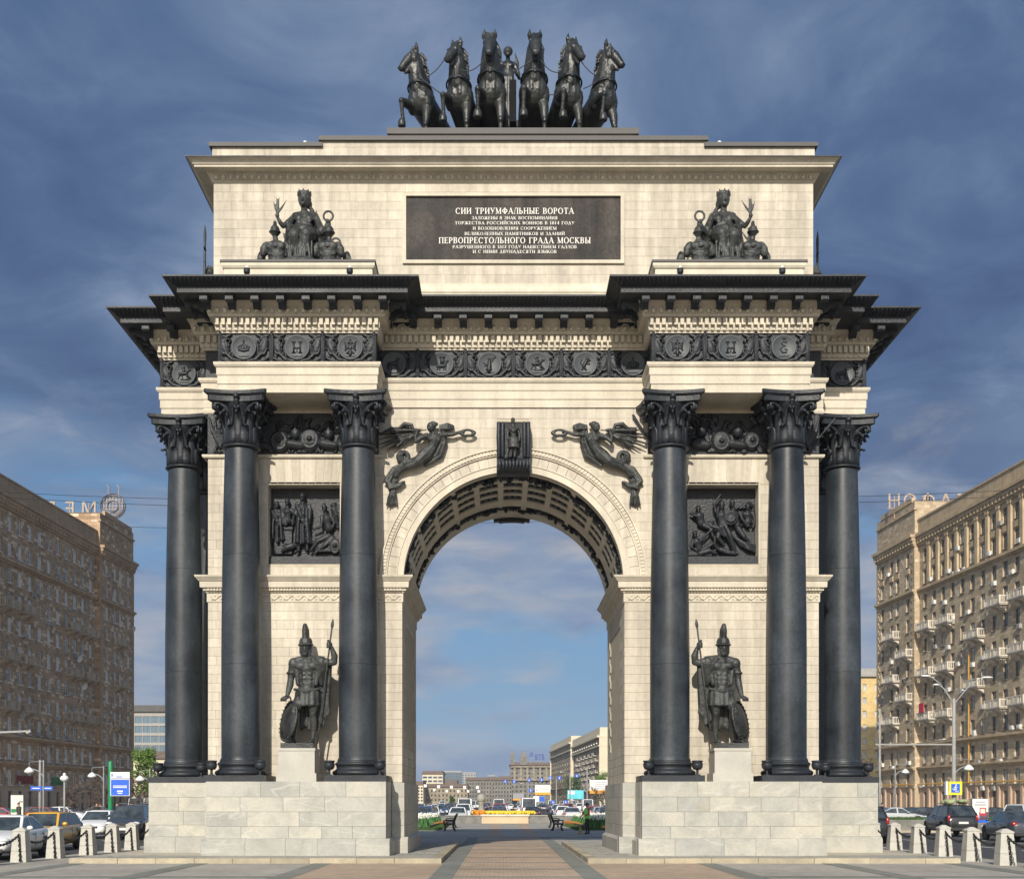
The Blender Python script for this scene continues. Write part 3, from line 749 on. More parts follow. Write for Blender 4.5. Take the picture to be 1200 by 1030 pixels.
# --- pedestals of grey marble
mu = unit('marble_block'); ZR = [.66, 1.03, 1.47, 1.92, 2.385]
pc = MB()
pedcount = 0
def ped_face(x0, x1, y, ins=.45):
    """front face of a pedestal: base course, then rows of blocks of uneven length"""
    for r in range(5):
        z0 = .142 if r == 0 else ZR[r - 1]; z1 = ZR[r]
        e = .12 if r == 0 else 0
        x = x0 - e; X1 = x1 + e
        while x < X1 - .01:
            w = rnd.uniform(.85, 1.75); w = X1 - x if X1 - x - w < .6 else w
            yy = y - e + rnd.uniform(-.004, .004)
            if r == 0:      # chamfered top edge
                a, b = x + .004, x + w - .004
                MB().prism([(yy, z0), (yy + ins + e, z0), (yy + ins + e, z1), (yy + .12, z1), (yy, z1 - .09)], a, b, 'x').build('marble_block', 'marble_block', arch)
            else: cubeo('marble_block', mu, (x + .004, x + w - .004, yy, yy + ins, z0 + .004, z1 - .003), arch)
            x += w
def ped_side(xf, s, y0, y1, ins=.4):
    """face looking along x: s is the outward sign"""
    for r in range(5):
        z0 = .142 if r == 0 else ZR[r - 1]; z1 = ZR[r]; e = .12 if r == 0 else 0
        y = y0
        while y < y1 - .01:
            w = rnd.uniform(.8, 1.5); w = y1 - y if y1 - y - w < .6 else w
            a, b = sorted((xf + s * e, xf - s * ins))
            if r == 0:
                xo = xf + s * e
                MB().prism([(xo, z0), (xf - s * ins, z0), (xf - s * ins, z1), (xf, z1), (xo, z1 - .09)], y + .004, y + w - .004, 'y').build('marble_block', 'marble_block', arch)
            else: cubeo('marble_block', mu, (a, b, y + .004, y + w - .004, z0 + .004, z1 - .003), arch)
            y += w
for s in (-1, 1):
    a, b = sorted((s * 3.87, s * 9.32)); ped_face(a, b, 38.95)
    pc.box(a + .06, b - .06, 39.2, 49.4, .14, 2.37)
    ped_side(s * 3.87, -s, 39.42, 40.86)
    ped_side(s * 9.32, s, 39.42, 40.86)
    a, b = sorted((s * 9.82, s * 11.72)); ped_face(a, b, 41.40)
    pc.box(a + .06, b - .06, 41.6, 47.2, .14, 2.37)
    ped_side(s * 11.72, s, 41.87, 47.2)
    # base of the pier itself, with its jamb
    a, b = sorted((s * 3.46, s * 3.86)); ped_face(a, b, YF - .12)
    a, b = sorted((s * 9.33, s * 9.80)); ped_face(a, b, YF - .10)
    pc.box(min(s * 3.5, s * 9.78), max(s * 3.5, s * 9.78), YF, YB, .14, 2.38)
    ped_side(s * 3.46, -s, YF + .35, YB + .1)
    a, b = sorted((s * 3.87, s * 9.32)); ped_face(a, b, 49.2)
pc.build('pedestal_core', 'joint', arch)

# --- columns
def leaf(mb, ang, r0, z0, h, w, out, tip=.08):
    """an acanthus leaf: a bent tongue with a curled tip and thick midrib"""
    rings = []; prof = [(0, 0, .75), (.0, .3, 1.0), (.02, .6, 1.0), (.10, .85, .86), (.55, 1.0, .62), (1.0, .98, .36), (1.08, .86, .12)]
    ca, sa = math.cos(ang), math.sin(ang)
    for o, zz, ww in prof:
        r = r0 + o * out; z = z0 + zz * h; hw = w * ww / 2; rr = []
        for (dx, dr) in ((-hw, -.03), (-hw * .55, .025), (0, .05), (hw * .55, .025), (hw, -.03), (hw * .5, -.05), (0, -.03), (-hw * .5, -.05)):
            q = r + dr; rr.append((q * ca - dx * sa, q * sa + dx * ca, z - (.03 if abs(dx) > hw * .8 and zz > .9 else 0)))
        rings.append(rr)
    mb.loft(rings)
cap = MB(); cap.smooth = True
cap.lathe([(.50, 0), (.575, .015), (.60, .05), (.575, .085), (.515, .10), (.50, .12), (.50, .8), (.53, 1.0), (.62, 1.2), (.70, 1.28), (.70, 1.32)], 24)
for k in range(8): leaf(cap, 2 * math.pi * (k + .5) / 8, .515, .10, .56, .36, .17)
for k in range(8): leaf(cap, 2 * math.pi * k / 8, .50, .10, .98, .34, .24)
for k in range(4):
    for sg in (-1, 1):
        a = math.pi / 4 + k * math.pi / 2; b = a + sg * .42
        e = lambda r, an, z: (r * math.cos(an), r * math.sin(an), z)
        cap.limb([e(.53, b, .62), e(.58, b, .95), e(.68, a + sg * .24, 1.17), e(.84, a + sg * .10, 1.28), e(.97, a + sg * .05, 1.24), e(.98, a + sg * .05, 1.12), e(.90, a + sg * .06, 1.09), e(.88, a + sg * .06, 1.17)], [.045, .05, .055, .055, .055, .05, .045, .04], 7)
        cap.limb([e(.53, b, .62), e(.57, a + sg * .52, .98), e(.64, a + sg * .60, 1.16), e(.70, a + sg * .70, 1.2), e(.70, a + sg * .74, 1.12)], [.035, .04, .04, .035, .03], 6)
        cap.limb([e(.56, b, .86), e(.66, b, 1.02), e(.80, a + sg * .30, 1.06), e(.86, a + sg * .30, 1.0)], [.04, .06, .06, .03], 6, flat=1)
    a = k * math.pi / 2; cap.ball((.80 * math.cos(a), .80 * math.sin(a), 1.46), .10, 8, 6); cap.torus((0, 0, 0), 0.001, 0.001, 3, 3)
    cap.limb([(.66 * math.cos(a), .66 * math.sin(a), 1.16), (.74 * math.cos(a), .74 * math.sin(a), 1.34)], [.06, .09], 7)
def abacus(hw, cut, dip, z0, z1):
    pts = []
    for k in range(4):
        a = k * math.pi / 2
        for j in range(9):
            t_ = -1 + 2 * j / 8; x = t_ * (hw - cut); y = -(hw - dip * (1 - t_ * t_))
            pts.append((x * math.cos(a) - y * math.sin(a), x * math.sin(a) + y * math.cos(a)))
    return pts
cap.smooth = False
p0, p1 = abacus(.86, .06, .15, 0, 0), abacus(.955, .05, .16, 0, 0)
for pa, pb, za, zb in ((p0, p0, 1.32, 1.47), (p0, p1, 1.47, 1.53), (p1, p1, 1.53, 1.63)):
    nn = len(pa); cap.add([(x, y, za) for x, y in pa] + [(x, y, zb) for x, y in pb], [(i, (i + 1) % nn, (i + 1) % nn + nn, i + nn) for i in range(nn)] + [tuple(range(nn)), tuple(range(2 * nn - 1, nn - 1, -1))])
CAP = cap.mesh('capital', ['iron'])
sh = MB(); sh.smooth = True; H = 12.66 - 3.05
def rad_at(t_): return .605 if t_ < .33 else .605 - .105 * ((t_ - .33) / .67) ** 1.6
sh.lathe([(.64, 0), (.64, .035), (.62, .06), (.605, .10)], 40)
for t0, t1 in ((.0, .30), (.3008, .655), (.6558, 1.0)):      # three castings bolted together
    sh.lathe([(rad_at(t0 + (t1 - t0) * k / 8), .10 + (H - .12) * (t0 + (t1 - t0) * k / 8)) for k in range(9)], 40)
sh.lathe([(.485, .2), (.485, H - .1)], 24); SHAFT = sh.mesh('shaft', ['shaft_iron'])
bs = MB(); bs.smooth = True
def torp(r, z, h, n=6): return [(r + h / 2 * math.cos(-math.pi / 2 + math.pi * k / n), z + h / 2 + h / 2 * math.sin(-math.pi / 2 + math.pi * k / n)) for k in range(n + 1)]
bs.lathe(torp(.72, 0, .17) + [(.72, .18), (.70, .19), (.67, .23), (.68, .28), (.70, .29)] + torp(.66, .30, .12) + [(.655, .43), (.655, .47)], 40); BASE = bs.mesh('base', ['iron'])
PLI = MB().box(-.95, .95, -.95, .95, 0, .19).mesh('plinth', ['iron'])
COLS = [(x, 40.0, 0) for x in (-8.46, -4.82, 4.84, 8.48)] + [(x, 48.6, math.pi) for x in (-8.46, -4.82, 4.84, 8.48)] + [(s * 10.84, y, R(90) * s) for s in (-1, 1) for y in (42.45, 46.15)]
for x, y, rz in COLS:
    c = link('column', SHAFT, arch, (x, y, 3.05), rz)
    for nm, me, z in (('capital', CAP, 12.66), ('base', BASE, 2.575), ('plinth', PLI, 2.386)): link(nm, me, c, (0, 0, z - 3.05))
# ------------------------------------------------------------------ sculpture on the arch
def mapper(u0, v0, k, y0=0.0, mir=1):
    """picture-like sketch coordinates (right, down) in 1/k metres -> local metres; third value is depth, + away from the viewer"""
    return lambda u, v, y=0.0: (mir * (u - u0) / k, y0 + y, (v0 - v) / k)
def figure(mb, H, pel, che, hea, arms=(), legs=(), robe=False, helmet=False):
    pel, che, hea = Vector(pel), Vector(che), Vector(hea)
    mb.ball(che, (.115 * H, .075 * H, .095 * H)); mb.ball(pel, (.092 * H, .075 * H, .07 * H))
    mb.limb([pel, (pel + che) / 2, che], [.08 * H, .078 * H, .095 * H]); mb.limb([che, hea], [.05 * H, .036 * H])
    mb.ball(hea, (.052 * H, .06 * H, .07 * H)); mb.ball(hea + Vector((0, -.05 * H, -.012 * H)), (.014 * H, .022 * H, .018 * H), 6, 4)
    mb.ball(hea + Vector((0, -.035 * H, -.05 * H)), (.03 * H, .03 * H, .025 * H), 6, 4)
    if helmet: mb.ball(hea + Vector((0, .005 * H, .03 * H)), (.062 * H, .075 * H, .06 * H)); mb.limb([hea + Vector((0, -.05 * H, .08 * H)), hea + Vector((0, .02 * H, .12 * H)), hea + Vector((0, .09 * H, .06 * H))], .016 * H, 6)
    else: mb.ball(hea + Vector((0, .015 * H, .02 * H)), (.058 * H, .065 * H, .062 * H))
    for a in arms:
        mb.limb(a, [.04 * H, .032 * H, .022 * H][:len(a)]); mb.ball(a[-1], .028 * H)
    for l in legs:
        mb.limb(l, [.07 * H, .05 * H, .03 * H, .03 * H][:len(l)])
    if robe:
        r9 = random.Random(int(abs(pel.x) * 100))
        b0 = [(-.10, .02), (-.055, .0), (-.01, .03), (.035, -.01), (.08, .02), (.115, -.02)]
        for k, (x, sw) in enumerate(b0):
            d = -.05 - (.035 if k % 2 else 0); mb.limb([che + Vector((x * H * .7, d * H, -.02 * H)), pel + Vector(((x + sw) * H, (d - .015) * H, -.03 * H)), pel + Vector(((x * 1.35 + sw * 2) * H, d * H, (-.40 + r9.uniform(-.05, .05)) * H))], [.022 * H, .026 * H, .034 * H], 6)
        mb.limb([che + Vector((-.11 * H, -.06 * H, .05 * H)), pel + Vector((.0, -.12 * H, .05 * H)), pel + Vector((.12 * H, -.08 * H, -.08 * H))], [.03 * H, .035 * H, .03 * H], 6)
        mb.limb([che + Vector((-.09 * H, -.07 * H, -.03 * H)), pel + Vector((.02 * H, -.12 * H, -.03 * H)), pel + Vector((.12 * H, -.08 * H, -.16 * H))], [.02 * H, .026 * H, .022 * H], 6)
# --- the two standing warriors
def warrior(mir):
    P = mapper(258, 878, 194.4, 0, mir); b = MB()
    b.ball(P(305, 425), (.37, .24, .28)); b.ball(P(308, 480), (.31, .22, .26)); b.ball(P(310, 525), (.29, .21, .2)); b.ball(P(308, 572), (.36, .27, .22))
    for u in (270, 340): b.ball(P(u, 412, -.165), (.18, .10, .13))
    for v in (462, 488, 512):
        for u in (292, 326): b.ball(P(u, v, -.175), (.085, .05, .065))
    for u in (245, 372): b.limb([P(u, 440, -.1), P(u + (10 if u < 300 else -10), 520, -.12)], [.09, .08])
    b.ball(P(309, 545, -.20), (.16, .09, .12))
    b.limb([P(232, 385), P(300, 362, .02), P(385, 376)], [.14, .13, .15]); b.limb([P(300, 392), P(298, 345, -.04)], [.14, .12])
    b.ball(P(297, 315, -.06), (.155, .18, .20)); b.ball(P(297, 338, -.15), (.10, .10, .10)); b.limb([P(297, 303, -.23), P(297, 319, -.265)], [.026, .036], 6)
    b.limb([P(272, 300, -.19), P(297, 297, -.225), P(322, 300, -.19)], .03, 6); b.limb([P(283, 328, -.22), P(297, 326, -.235), P(311, 328, -.22)], .02, 5)
    for u in (270, 325): b.limb([P(u, 296, -.05), P(u, 330, -.07), P(u + (6 if u < 300 else -6), 350, -.1)], [.06, .06, .04], 6)
    b.ball(P(298, 268, -.03), (.215, .25, .21)); b.lathe([(.235, 0), (.262, .02), (.235, .045)], 16, P(298, 288, -.05)); b.limb([P(278, 287, -.26), P(298, 284, -.31), P(318, 287, -.26)], .032, 6)
    b.limb([P(298, 238, -.12), P(295, 196, -.10), P(294, 166, -.06)], [.105, .10, .075]); b.limb([P(294, 166, -.06), P(295, 190, .14), P(298, 260, .24)], [.075, .10, .09]); b.limb([P(298, 245, -.2), P(296, 205, -.2)], [.05, .06])
    # arm resting on the shield
    b.ball(P(224, 397), (.175, .19, .20)); b.limb([P(224, 400), P(209, 462, .02), P(206, 485, .02)], [.155, .125, .11]); b.limb([P(206, 485, .02), P(203, 525, -.03), P(190, 585, -.12)], [.105, .115, .07])
    b.torus(P(209, 452, .01), .135, .03, 14, 5, 'z'); b.ball(P(182, 601, -.16), (.10, .12, .055))
    for k in range(4): b.limb([P(196 - k * 11, 604, -.22), P(190 - k * 12, 612, -.30 + k * .03), P(186 - k * 11, 624, -.29 + k * .03)], [.034, .030, .024], 6)
    b.limb([P(205, 598, -.16), P(214, 612, -.22), P(212, 622, -.26)], [.035, .032, .024], 6)
    # raised arm with the spear
    b.ball(P(393, 383), (.17, .19, .18)); b.limb([P(395, 383), P(440, 392, -.04), P(470, 388, -.06)], [.15, .125, .105]); b.limb([P(470, 388, -.06), P(473, 350, -.10), P(457, 303, -.15)], [.10, .108, .065])
    b.ball(P(447, 287, -.17), (.085, .08, .09))
    for k in range(4): b.limb([P(456, 276 + k * 9, -.19), P(440, 273 + k * 9, -.27), P(430, 277 + k * 9, -.22)], [.033, .03, .025], 6)
    b.limb([P(446, 270, -.16), P(438, 258, -.2), P(433, 262, -.25)], [.036, .032, .025], 6)
    # skirt of pleats
    rings = []
    for v, a, c in ((548, .34, .25), (575, .385, .29), (615, .395, .31), (652, .41, .33), (657, .38, .30)):
        rings.append([(mir * ((308 - 258) / 194.4 + a * math.cos(2 * math.pi * k / 48) * (1 + (.035 if k % 4 < 2 else -.02))), c * math.sin(2 * math.pi * k / 48) * (1 + (.05 if k % 4 < 2 else -.03)), (878 - v) / 194.4 + (.02 if k % 4 < 2 and v > 640 else 0)) for k in range(48)])
    b.loft(rings)
    b.limb([P(232, 552, -.10), P(308, 566, -.30), P(384, 548, -.10)], [.05, .055, .05], 6)
    # legs
    b.limb([P(268, 600, -.02), P(248, 660, -.20), P(236, 695, -.30)], [.20, .165, .12]); b.limb([P(236, 695, -.30), P(231, 745, -.20), P(226, 800, -.13), P(222, 850, -.10)], [.115, .13, .09, .065]); b.ball(P(235, 692, -.36), (.09, .07, .09))
    b.limb([P(224, 858, -.08), P(205, 866, -.28), P(192, 870, -.42)], [.075, .07, .05]); b.ball(P(228, 862, -.02), (.07, .09, .07))
    b.limb([P(348, 600, .0), P(345, 660, -.05), P(342, 702, -.06)], [.20, .165, .12]); b.limb([P(342, 702, -.06), P(344, 750, .02), P(342, 805, .03), P(340, 850, .02)], [.115, .13, .09, .065]); b.ball(P(342, 698, -.13), (.09, .06, .09))
    b.limb([P(340, 858, .02), P(336, 866, -.18), P(333, 870, -.32)], [.075, .07, .05]); b.ball(P(341, 862, .08), (.07, .09, .07))
    # cloak: gathered on the shoulder, falling behind
    for k in range(5): b.limb([P(340 + k * 16, 368 + k * 3, -.14 + k * .03), P(365 + k * 10, 400, -.22 + k * .03), P(385 + k * 8, 455, -.13 + k * .04), P(392 + k * 7, 520, -.02 + k * .05)], [.06, .07, .07, .06], 6)
    for k in range(7):
        u = 372 + k * 9; b.limb([P(u + 10, 400, .08), P(u + 6, 520, .12 + .05 * (k % 2)), P(u - 2, 640, .16 + .05 * (k % 2)), P(u - 10 + 3 * k, 722 - 11 * abs(k - 3) + (40 if k < 4 else 0), .18)], [.10, .085, .085, .06], 7)
    for k in range(8):
        u = 262 + k * 16; b.limb([P(u + 8, 560, .22), P(u + 4, 660, .28 + .05 * (k % 2)), P(u, 785 - 14 * (k % 3), .30)], [.11, .10, .07], 7)
    return sculpt(b, 'body', 'bronze', .021, 2)
def statue(x, mir, lab, lab2):
    ped = thing('statue_pedestal', lab2, 'pedestal', (x, 40.02, 2.386))
    MB().box(-.615, .615, -.60, .60, 0, .26).build('plinth', 'statue_stone', ped)
    m = MB(); m.box(-.555, .555, -.53, .53, .26, .95); m.box(-.575, .575, -.55, .55, .95, 1.03); m.build('block', 'statue_stone', ped)
    t = thing('warrior_statue', lab, 'statue', (x, 40.05, 3.418))
    P = mapper(258, 878, 194.4, 0, mir)
    MB().box(-.5, .5, -.52, .44, 0, .16).build('statue_base', 'bronze', t)
    o = link('body', warrior(mir), t, (0, 0, .16))
    s = MB(); s.smooth = True; p, q = Vector(P(462, 175, -.235)), Vector(P(366, 878, -.02)); s.limb([p, q], .026, 8)
    d = (p - q).normalized(); s.limb([p - d * .05, p + d * .02, p + d * .10, p + d * .24], [.03, .05, .045, .004], 8); s.T = Matrix.Translation((0, 0, .16)); s2 = MB(); s2.smooth = True; s2.v = [tuple(Vector(v) + Vector((0, 0, .16))) for v in s.v]; s2.f = s.f; s2.mi = s.mi; s2.sm = s.sm
    s2.build('spear', 'bronze', t)
    h = MB(); h.smooth = True
    h.lathe([(.02, -.09), (.20, -.075), (.42, -.03), (.56, .01), (.575, .03), (.60, -.005), (.655, 0), (.665, .03), (.65, .06), (.5, .05), (.02, .0)], 36, axis='y')
    for k in range(26): a = 2 * math.pi * k / 26; h.ball((.615 * math.cos(a), -.01, .615 * math.sin(a)), .03, 6, 4)
    so_ = h.build('shield', 'bronze', t); c = P(192, 742, -.12)
    so_.location = (c[0], c[1], c[2] + .16); so_.rotation_euler = (R(-10), R(8) * mir, R(-58) * mir); so_.scale = (.86, 1, 1.0)
statue(PX(350.5, 40), 1, 'black bronze warrior statue with crested helmet, spear and shield between the left pair of columns', 'pale stone pedestal under the warrior statue between the left pair of columns')
statue(PX(855.3, 40), -1, 'black bronze warrior statue with crested helmet, spear and shield between the right pair of columns', 'pale stone pedestal under the warrior statue between the right pair of columns')

# --- seated women with trophies of armour on the portico tops
def trophy(b, P, u, du, hv, sh):
    b.ball(P(u, 685, -.2), (.33, .24, .26)); b.ball(P(u + du, 760, -.22), (.27, .22, .2))
    for s in (-1, 1): b.ball(P(u + s * 44, 668, -.36), (.15, .075, .12)); b.limb([P(u + s * 95, 655, -.2), P(u + s * 122, 690, -.22), P(u + s * 128, 728, -.22)], [.14, .13, .11])
    b.limb([P(u, 650, -.2), P(u + sh, 560, -.2)], [.10, .075]); c = P(u + sh, hv, -.2)
    b.ball(c, (.145, .18, .17)); b.lathe([(.16, 0), (.185, .02), (.16, .04)], 14, (c[0], c[1] - .02, c[2] - .06)); b.limb([P(u + sh, hv - 40, -.28), P(u + sh, hv - 82, -.22), P(u + sh, hv - 30, .02)], [.04, .055, .05])
    for k in range(9): a = -1.3 + k * .325; b.limb([P(u + du + 80 * math.sin(a), 800, -.22 - .2 * math.cos(a)), P(u + du + 92 * math.sin(a), 856, -.22 - .24 * math.cos(a))], [.055, .05], 6)
    b.limb([P(u - 70, 745, -.36), P(u + du, 765, -.42), P(u + 70, 745, -.36)], .04, 6); b.limb([P(u - 70, 640, -.38), P(u, 690, -.47), P(u + 60, 640, -.38)], .02, 5)
def fame(mir):
    P = mapper(600, 860, 348, 0, mir); b = MB()
    b.ball(P(608, 200, -.12), (.155, .175, .215)); b.ball(P(613, 178, -.05), (.20, .21, .20)); b.ball(P(650, 215, .03), (.11, .12, .13)); b.limb([P(606, 195, -.29), P(604, 215, -.33)], [.022, .03], 6); b.ball(P(606, 245, -.22), (.07, .07, .06)); b.limb([P(585, 187, -.27), P(628, 187, -.27)], .02, 5)
    for k in range(9): a = -1.6 + k * .4; b.limb([P(611 + 58 * math.sin(a), 140, -.06 - .17 * math.cos(a)), P(611 + 64 * math.sin(a), 100 if k % 2 == 0 else 116, -.06 - .19 * math.cos(a))], [.05, .022], 6)
    b.limb([P(650, 230, .05), P(690, 280, .02), P(705, 330, -.02)], [.06, .06, .04], 6)
    b.limb([P(612, 330, -.02), P(610, 260, -.10)], [.11, .09]); b.ball(P(616, 370), (.32, .21, .24)); b.ball(P(615, 445), (.25, .2, .2)); b.limb([P(520, 338), P(612, 322), P(712, 340)], [.13, .12, .13])
    for u in (565, 666): b.ball(P(u, 388, -.19), (.125, .10, .12))
    for k in range(8): u = 540 + k * 21; b.limb([P(u, 345, -.17), P(u + (615 - u) * .15, 425, -.255)], .026, 5)
    for k in range(3): b.limb([P(515, 490 - k * 18, -.15), P(560, 440 - k * 10, -.27), P(620, 425 + k * 12, -.30), P(680, 450 + k * 10, -.25), P(735, 520 - k * 6, -.12)], .045, 6)
    b.limb([P(560, 530, .0), P(535, 560, -.35), P(538, 600, -.58)], [.24, .21, .17]); b.limb([P(670, 530, 0), P(672, 550, -.3), P(650, 575, -.52)], [.24, .21, .17])
    b.limb([P(538, 600, -.58), P(545, 700, -.50), P(552, 800, -.46)], [.165, .13, .09]); b.limb([P(650, 575, -.52), P(630, 690, -.5), P(590, 800, -.56)], [.165, .13, .09])
    b.ball(P(605, 700, -.18), (.33, .32, .5)); b.ball(P(615, 560, .15), (.42, .3, .75)); b.ball(P(612, 500, -.22), (.26, .2, .16))
    for s, u0, u1 in ((-1, 508, 408), (1, 725, 795)):
        for k in range(6): b.limb([P(u0 + s * k * 3, 345 + 8 * k, -.04 - .03 * k), P((u0 + u1) / 2 + s * 6, 415 + 16 * k, -.10), P(u1 - s * (34 - 5 * k), 500 + 26 * k, -.10 + .03 * k)], [.085, .075, .04], 6)
    for k in range(11):
        u = 476 + k * 23; dd = .13 if k % 2 else 0; b.limb([P(600 + (u - 600) * .6, 520, -.24), P(600 + (u - 600) * .9 + 8 * math.sin(k * 2), 640, -.42 - dd), P(u + 7 * math.sin(k * 3), 806, -.48 - dd)], [.035, .04, .045], 6)
    for k in range(5): b.limb([P(530 + 8 * k, 590 + k * 14, -.62 + k * .02), P(590, 640 + k * 30, -.52), P(650 - 5 * k, 585 + k * 20, -.56 + k * .02)], .03, 5)
    for s, u in ((-1, 505), (1, 728)):
        for k in range(5): b.limb([P(u + s * k * 4, 345 + 6 * k, -.05 + .05 * k), P(u + s * (18 + 12 * k), 460, -.02 + .05 * k), P(u + s * (34 + 16 * k), 600, .02 + .05 * k), P(u + s * (30 + 18 * k), 700, .05 * k)], [.08, .08, .085, .07], 6)
    b.limb([P(512, 352), P(440, 420, -.12), P(405, 458, -.2)], [.115, .085, .07]); b.limb([P(405, 458, -.2), P(380, 430, -.27), P(358, 392, -.32)], [.07, .065, .045]); b.ball(P(355, 372, -.33), (.065, .06, .07))
    b.limb([P(722, 352), P(772, 450, -.1), P(800, 520, -.12)], [.115, .085, .07]); b.limb([P(800, 520, -.12), P(825, 480, -.2), P(848, 436, -.26)], [.07, .065, .045]); b.ball(P(852, 420, -.27), (.065, .06, .07))
    for du, dv, ln in ((-10, 185, 0), (20, 184, 0), (-44, 232, 0), (95, 222, 0), (5, 215, 0)): b.limb([P(357, 362, -.33), P(357 + du * .45, 300, -.34), P(357 + du, dv, -.34)], [.022, .034, .008], 6)
    b.torus(P(860, 372, -.28), .135, .036, 20, 6)
    trophy(b, P, 340, 8, 505, -14); trophy(b, P, 856, -6, 512, 10)
    for u in (178, 1035):
        s = -1 if u < 600 else 1; b.ball(P(u, 772, .05), (.13, .10, .27), 14, 10); b.torus(P(u, 772, -.03), .2, .03, 18, 5, 'y', .58, 1.25); b.ball(P(u, 772, -.07), .05, 8, 5)
    b.torus(P(938, 600, .1), .075, .03, 14, 5)
    b.ball(P(585, 842, -.40), (.62, .35, .15), 16, 8); b.box(*(sorted((P(70, 0)[0], P(1130, 0)[0]))), -.55, .45, -.03, .03)
    return sculpt(b, 'figures', 'bronze', .019, 2)
for px, mir, lab in ((355.0, 1, 'seated bronze woman holding palm leaves and wreath between two armour trophies, on the left portico'), (849.5, -1, 'seated bronze woman holding wreath and palm leaves between two armour trophies, on the right portico')):
    o = link('seated_statue_group', fame(mir), None, (PX(px, 40.3), 40.42, 18.43), None, (1.09, 1.0, 1.12)); tag(o, lab, 'statue', 'seated bronze groups on the porticoes')
for s in (-1, 1):
    P = mapper(600, 860, 348); b = MB(); trophy(b, P, 600, 0, 505, 0); b.limb([(.28, -.3, .2), (.22, -.3, 2.3), (.2, -.3, 2.62)], [.05, .05, .01], 6); b.limb([(.1, -.3, 1.75), (.38, -.3, 1.75)], .035, 6); b.box(-.6, .6, -.6, .4, -.02, .1)
    o = link('armour_trophy', sculpt(b, 'armour_trophy', 'bronze', .028), None, (s * 9.97, 43.2, 18.0 + .45), R(90) * s); tag(o, 'dark bronze armour trophy half hidden beyond the %s end of the attic' % ('left' if s < 0 else 'right'), 'statue', 'armour trophies beside the attic')

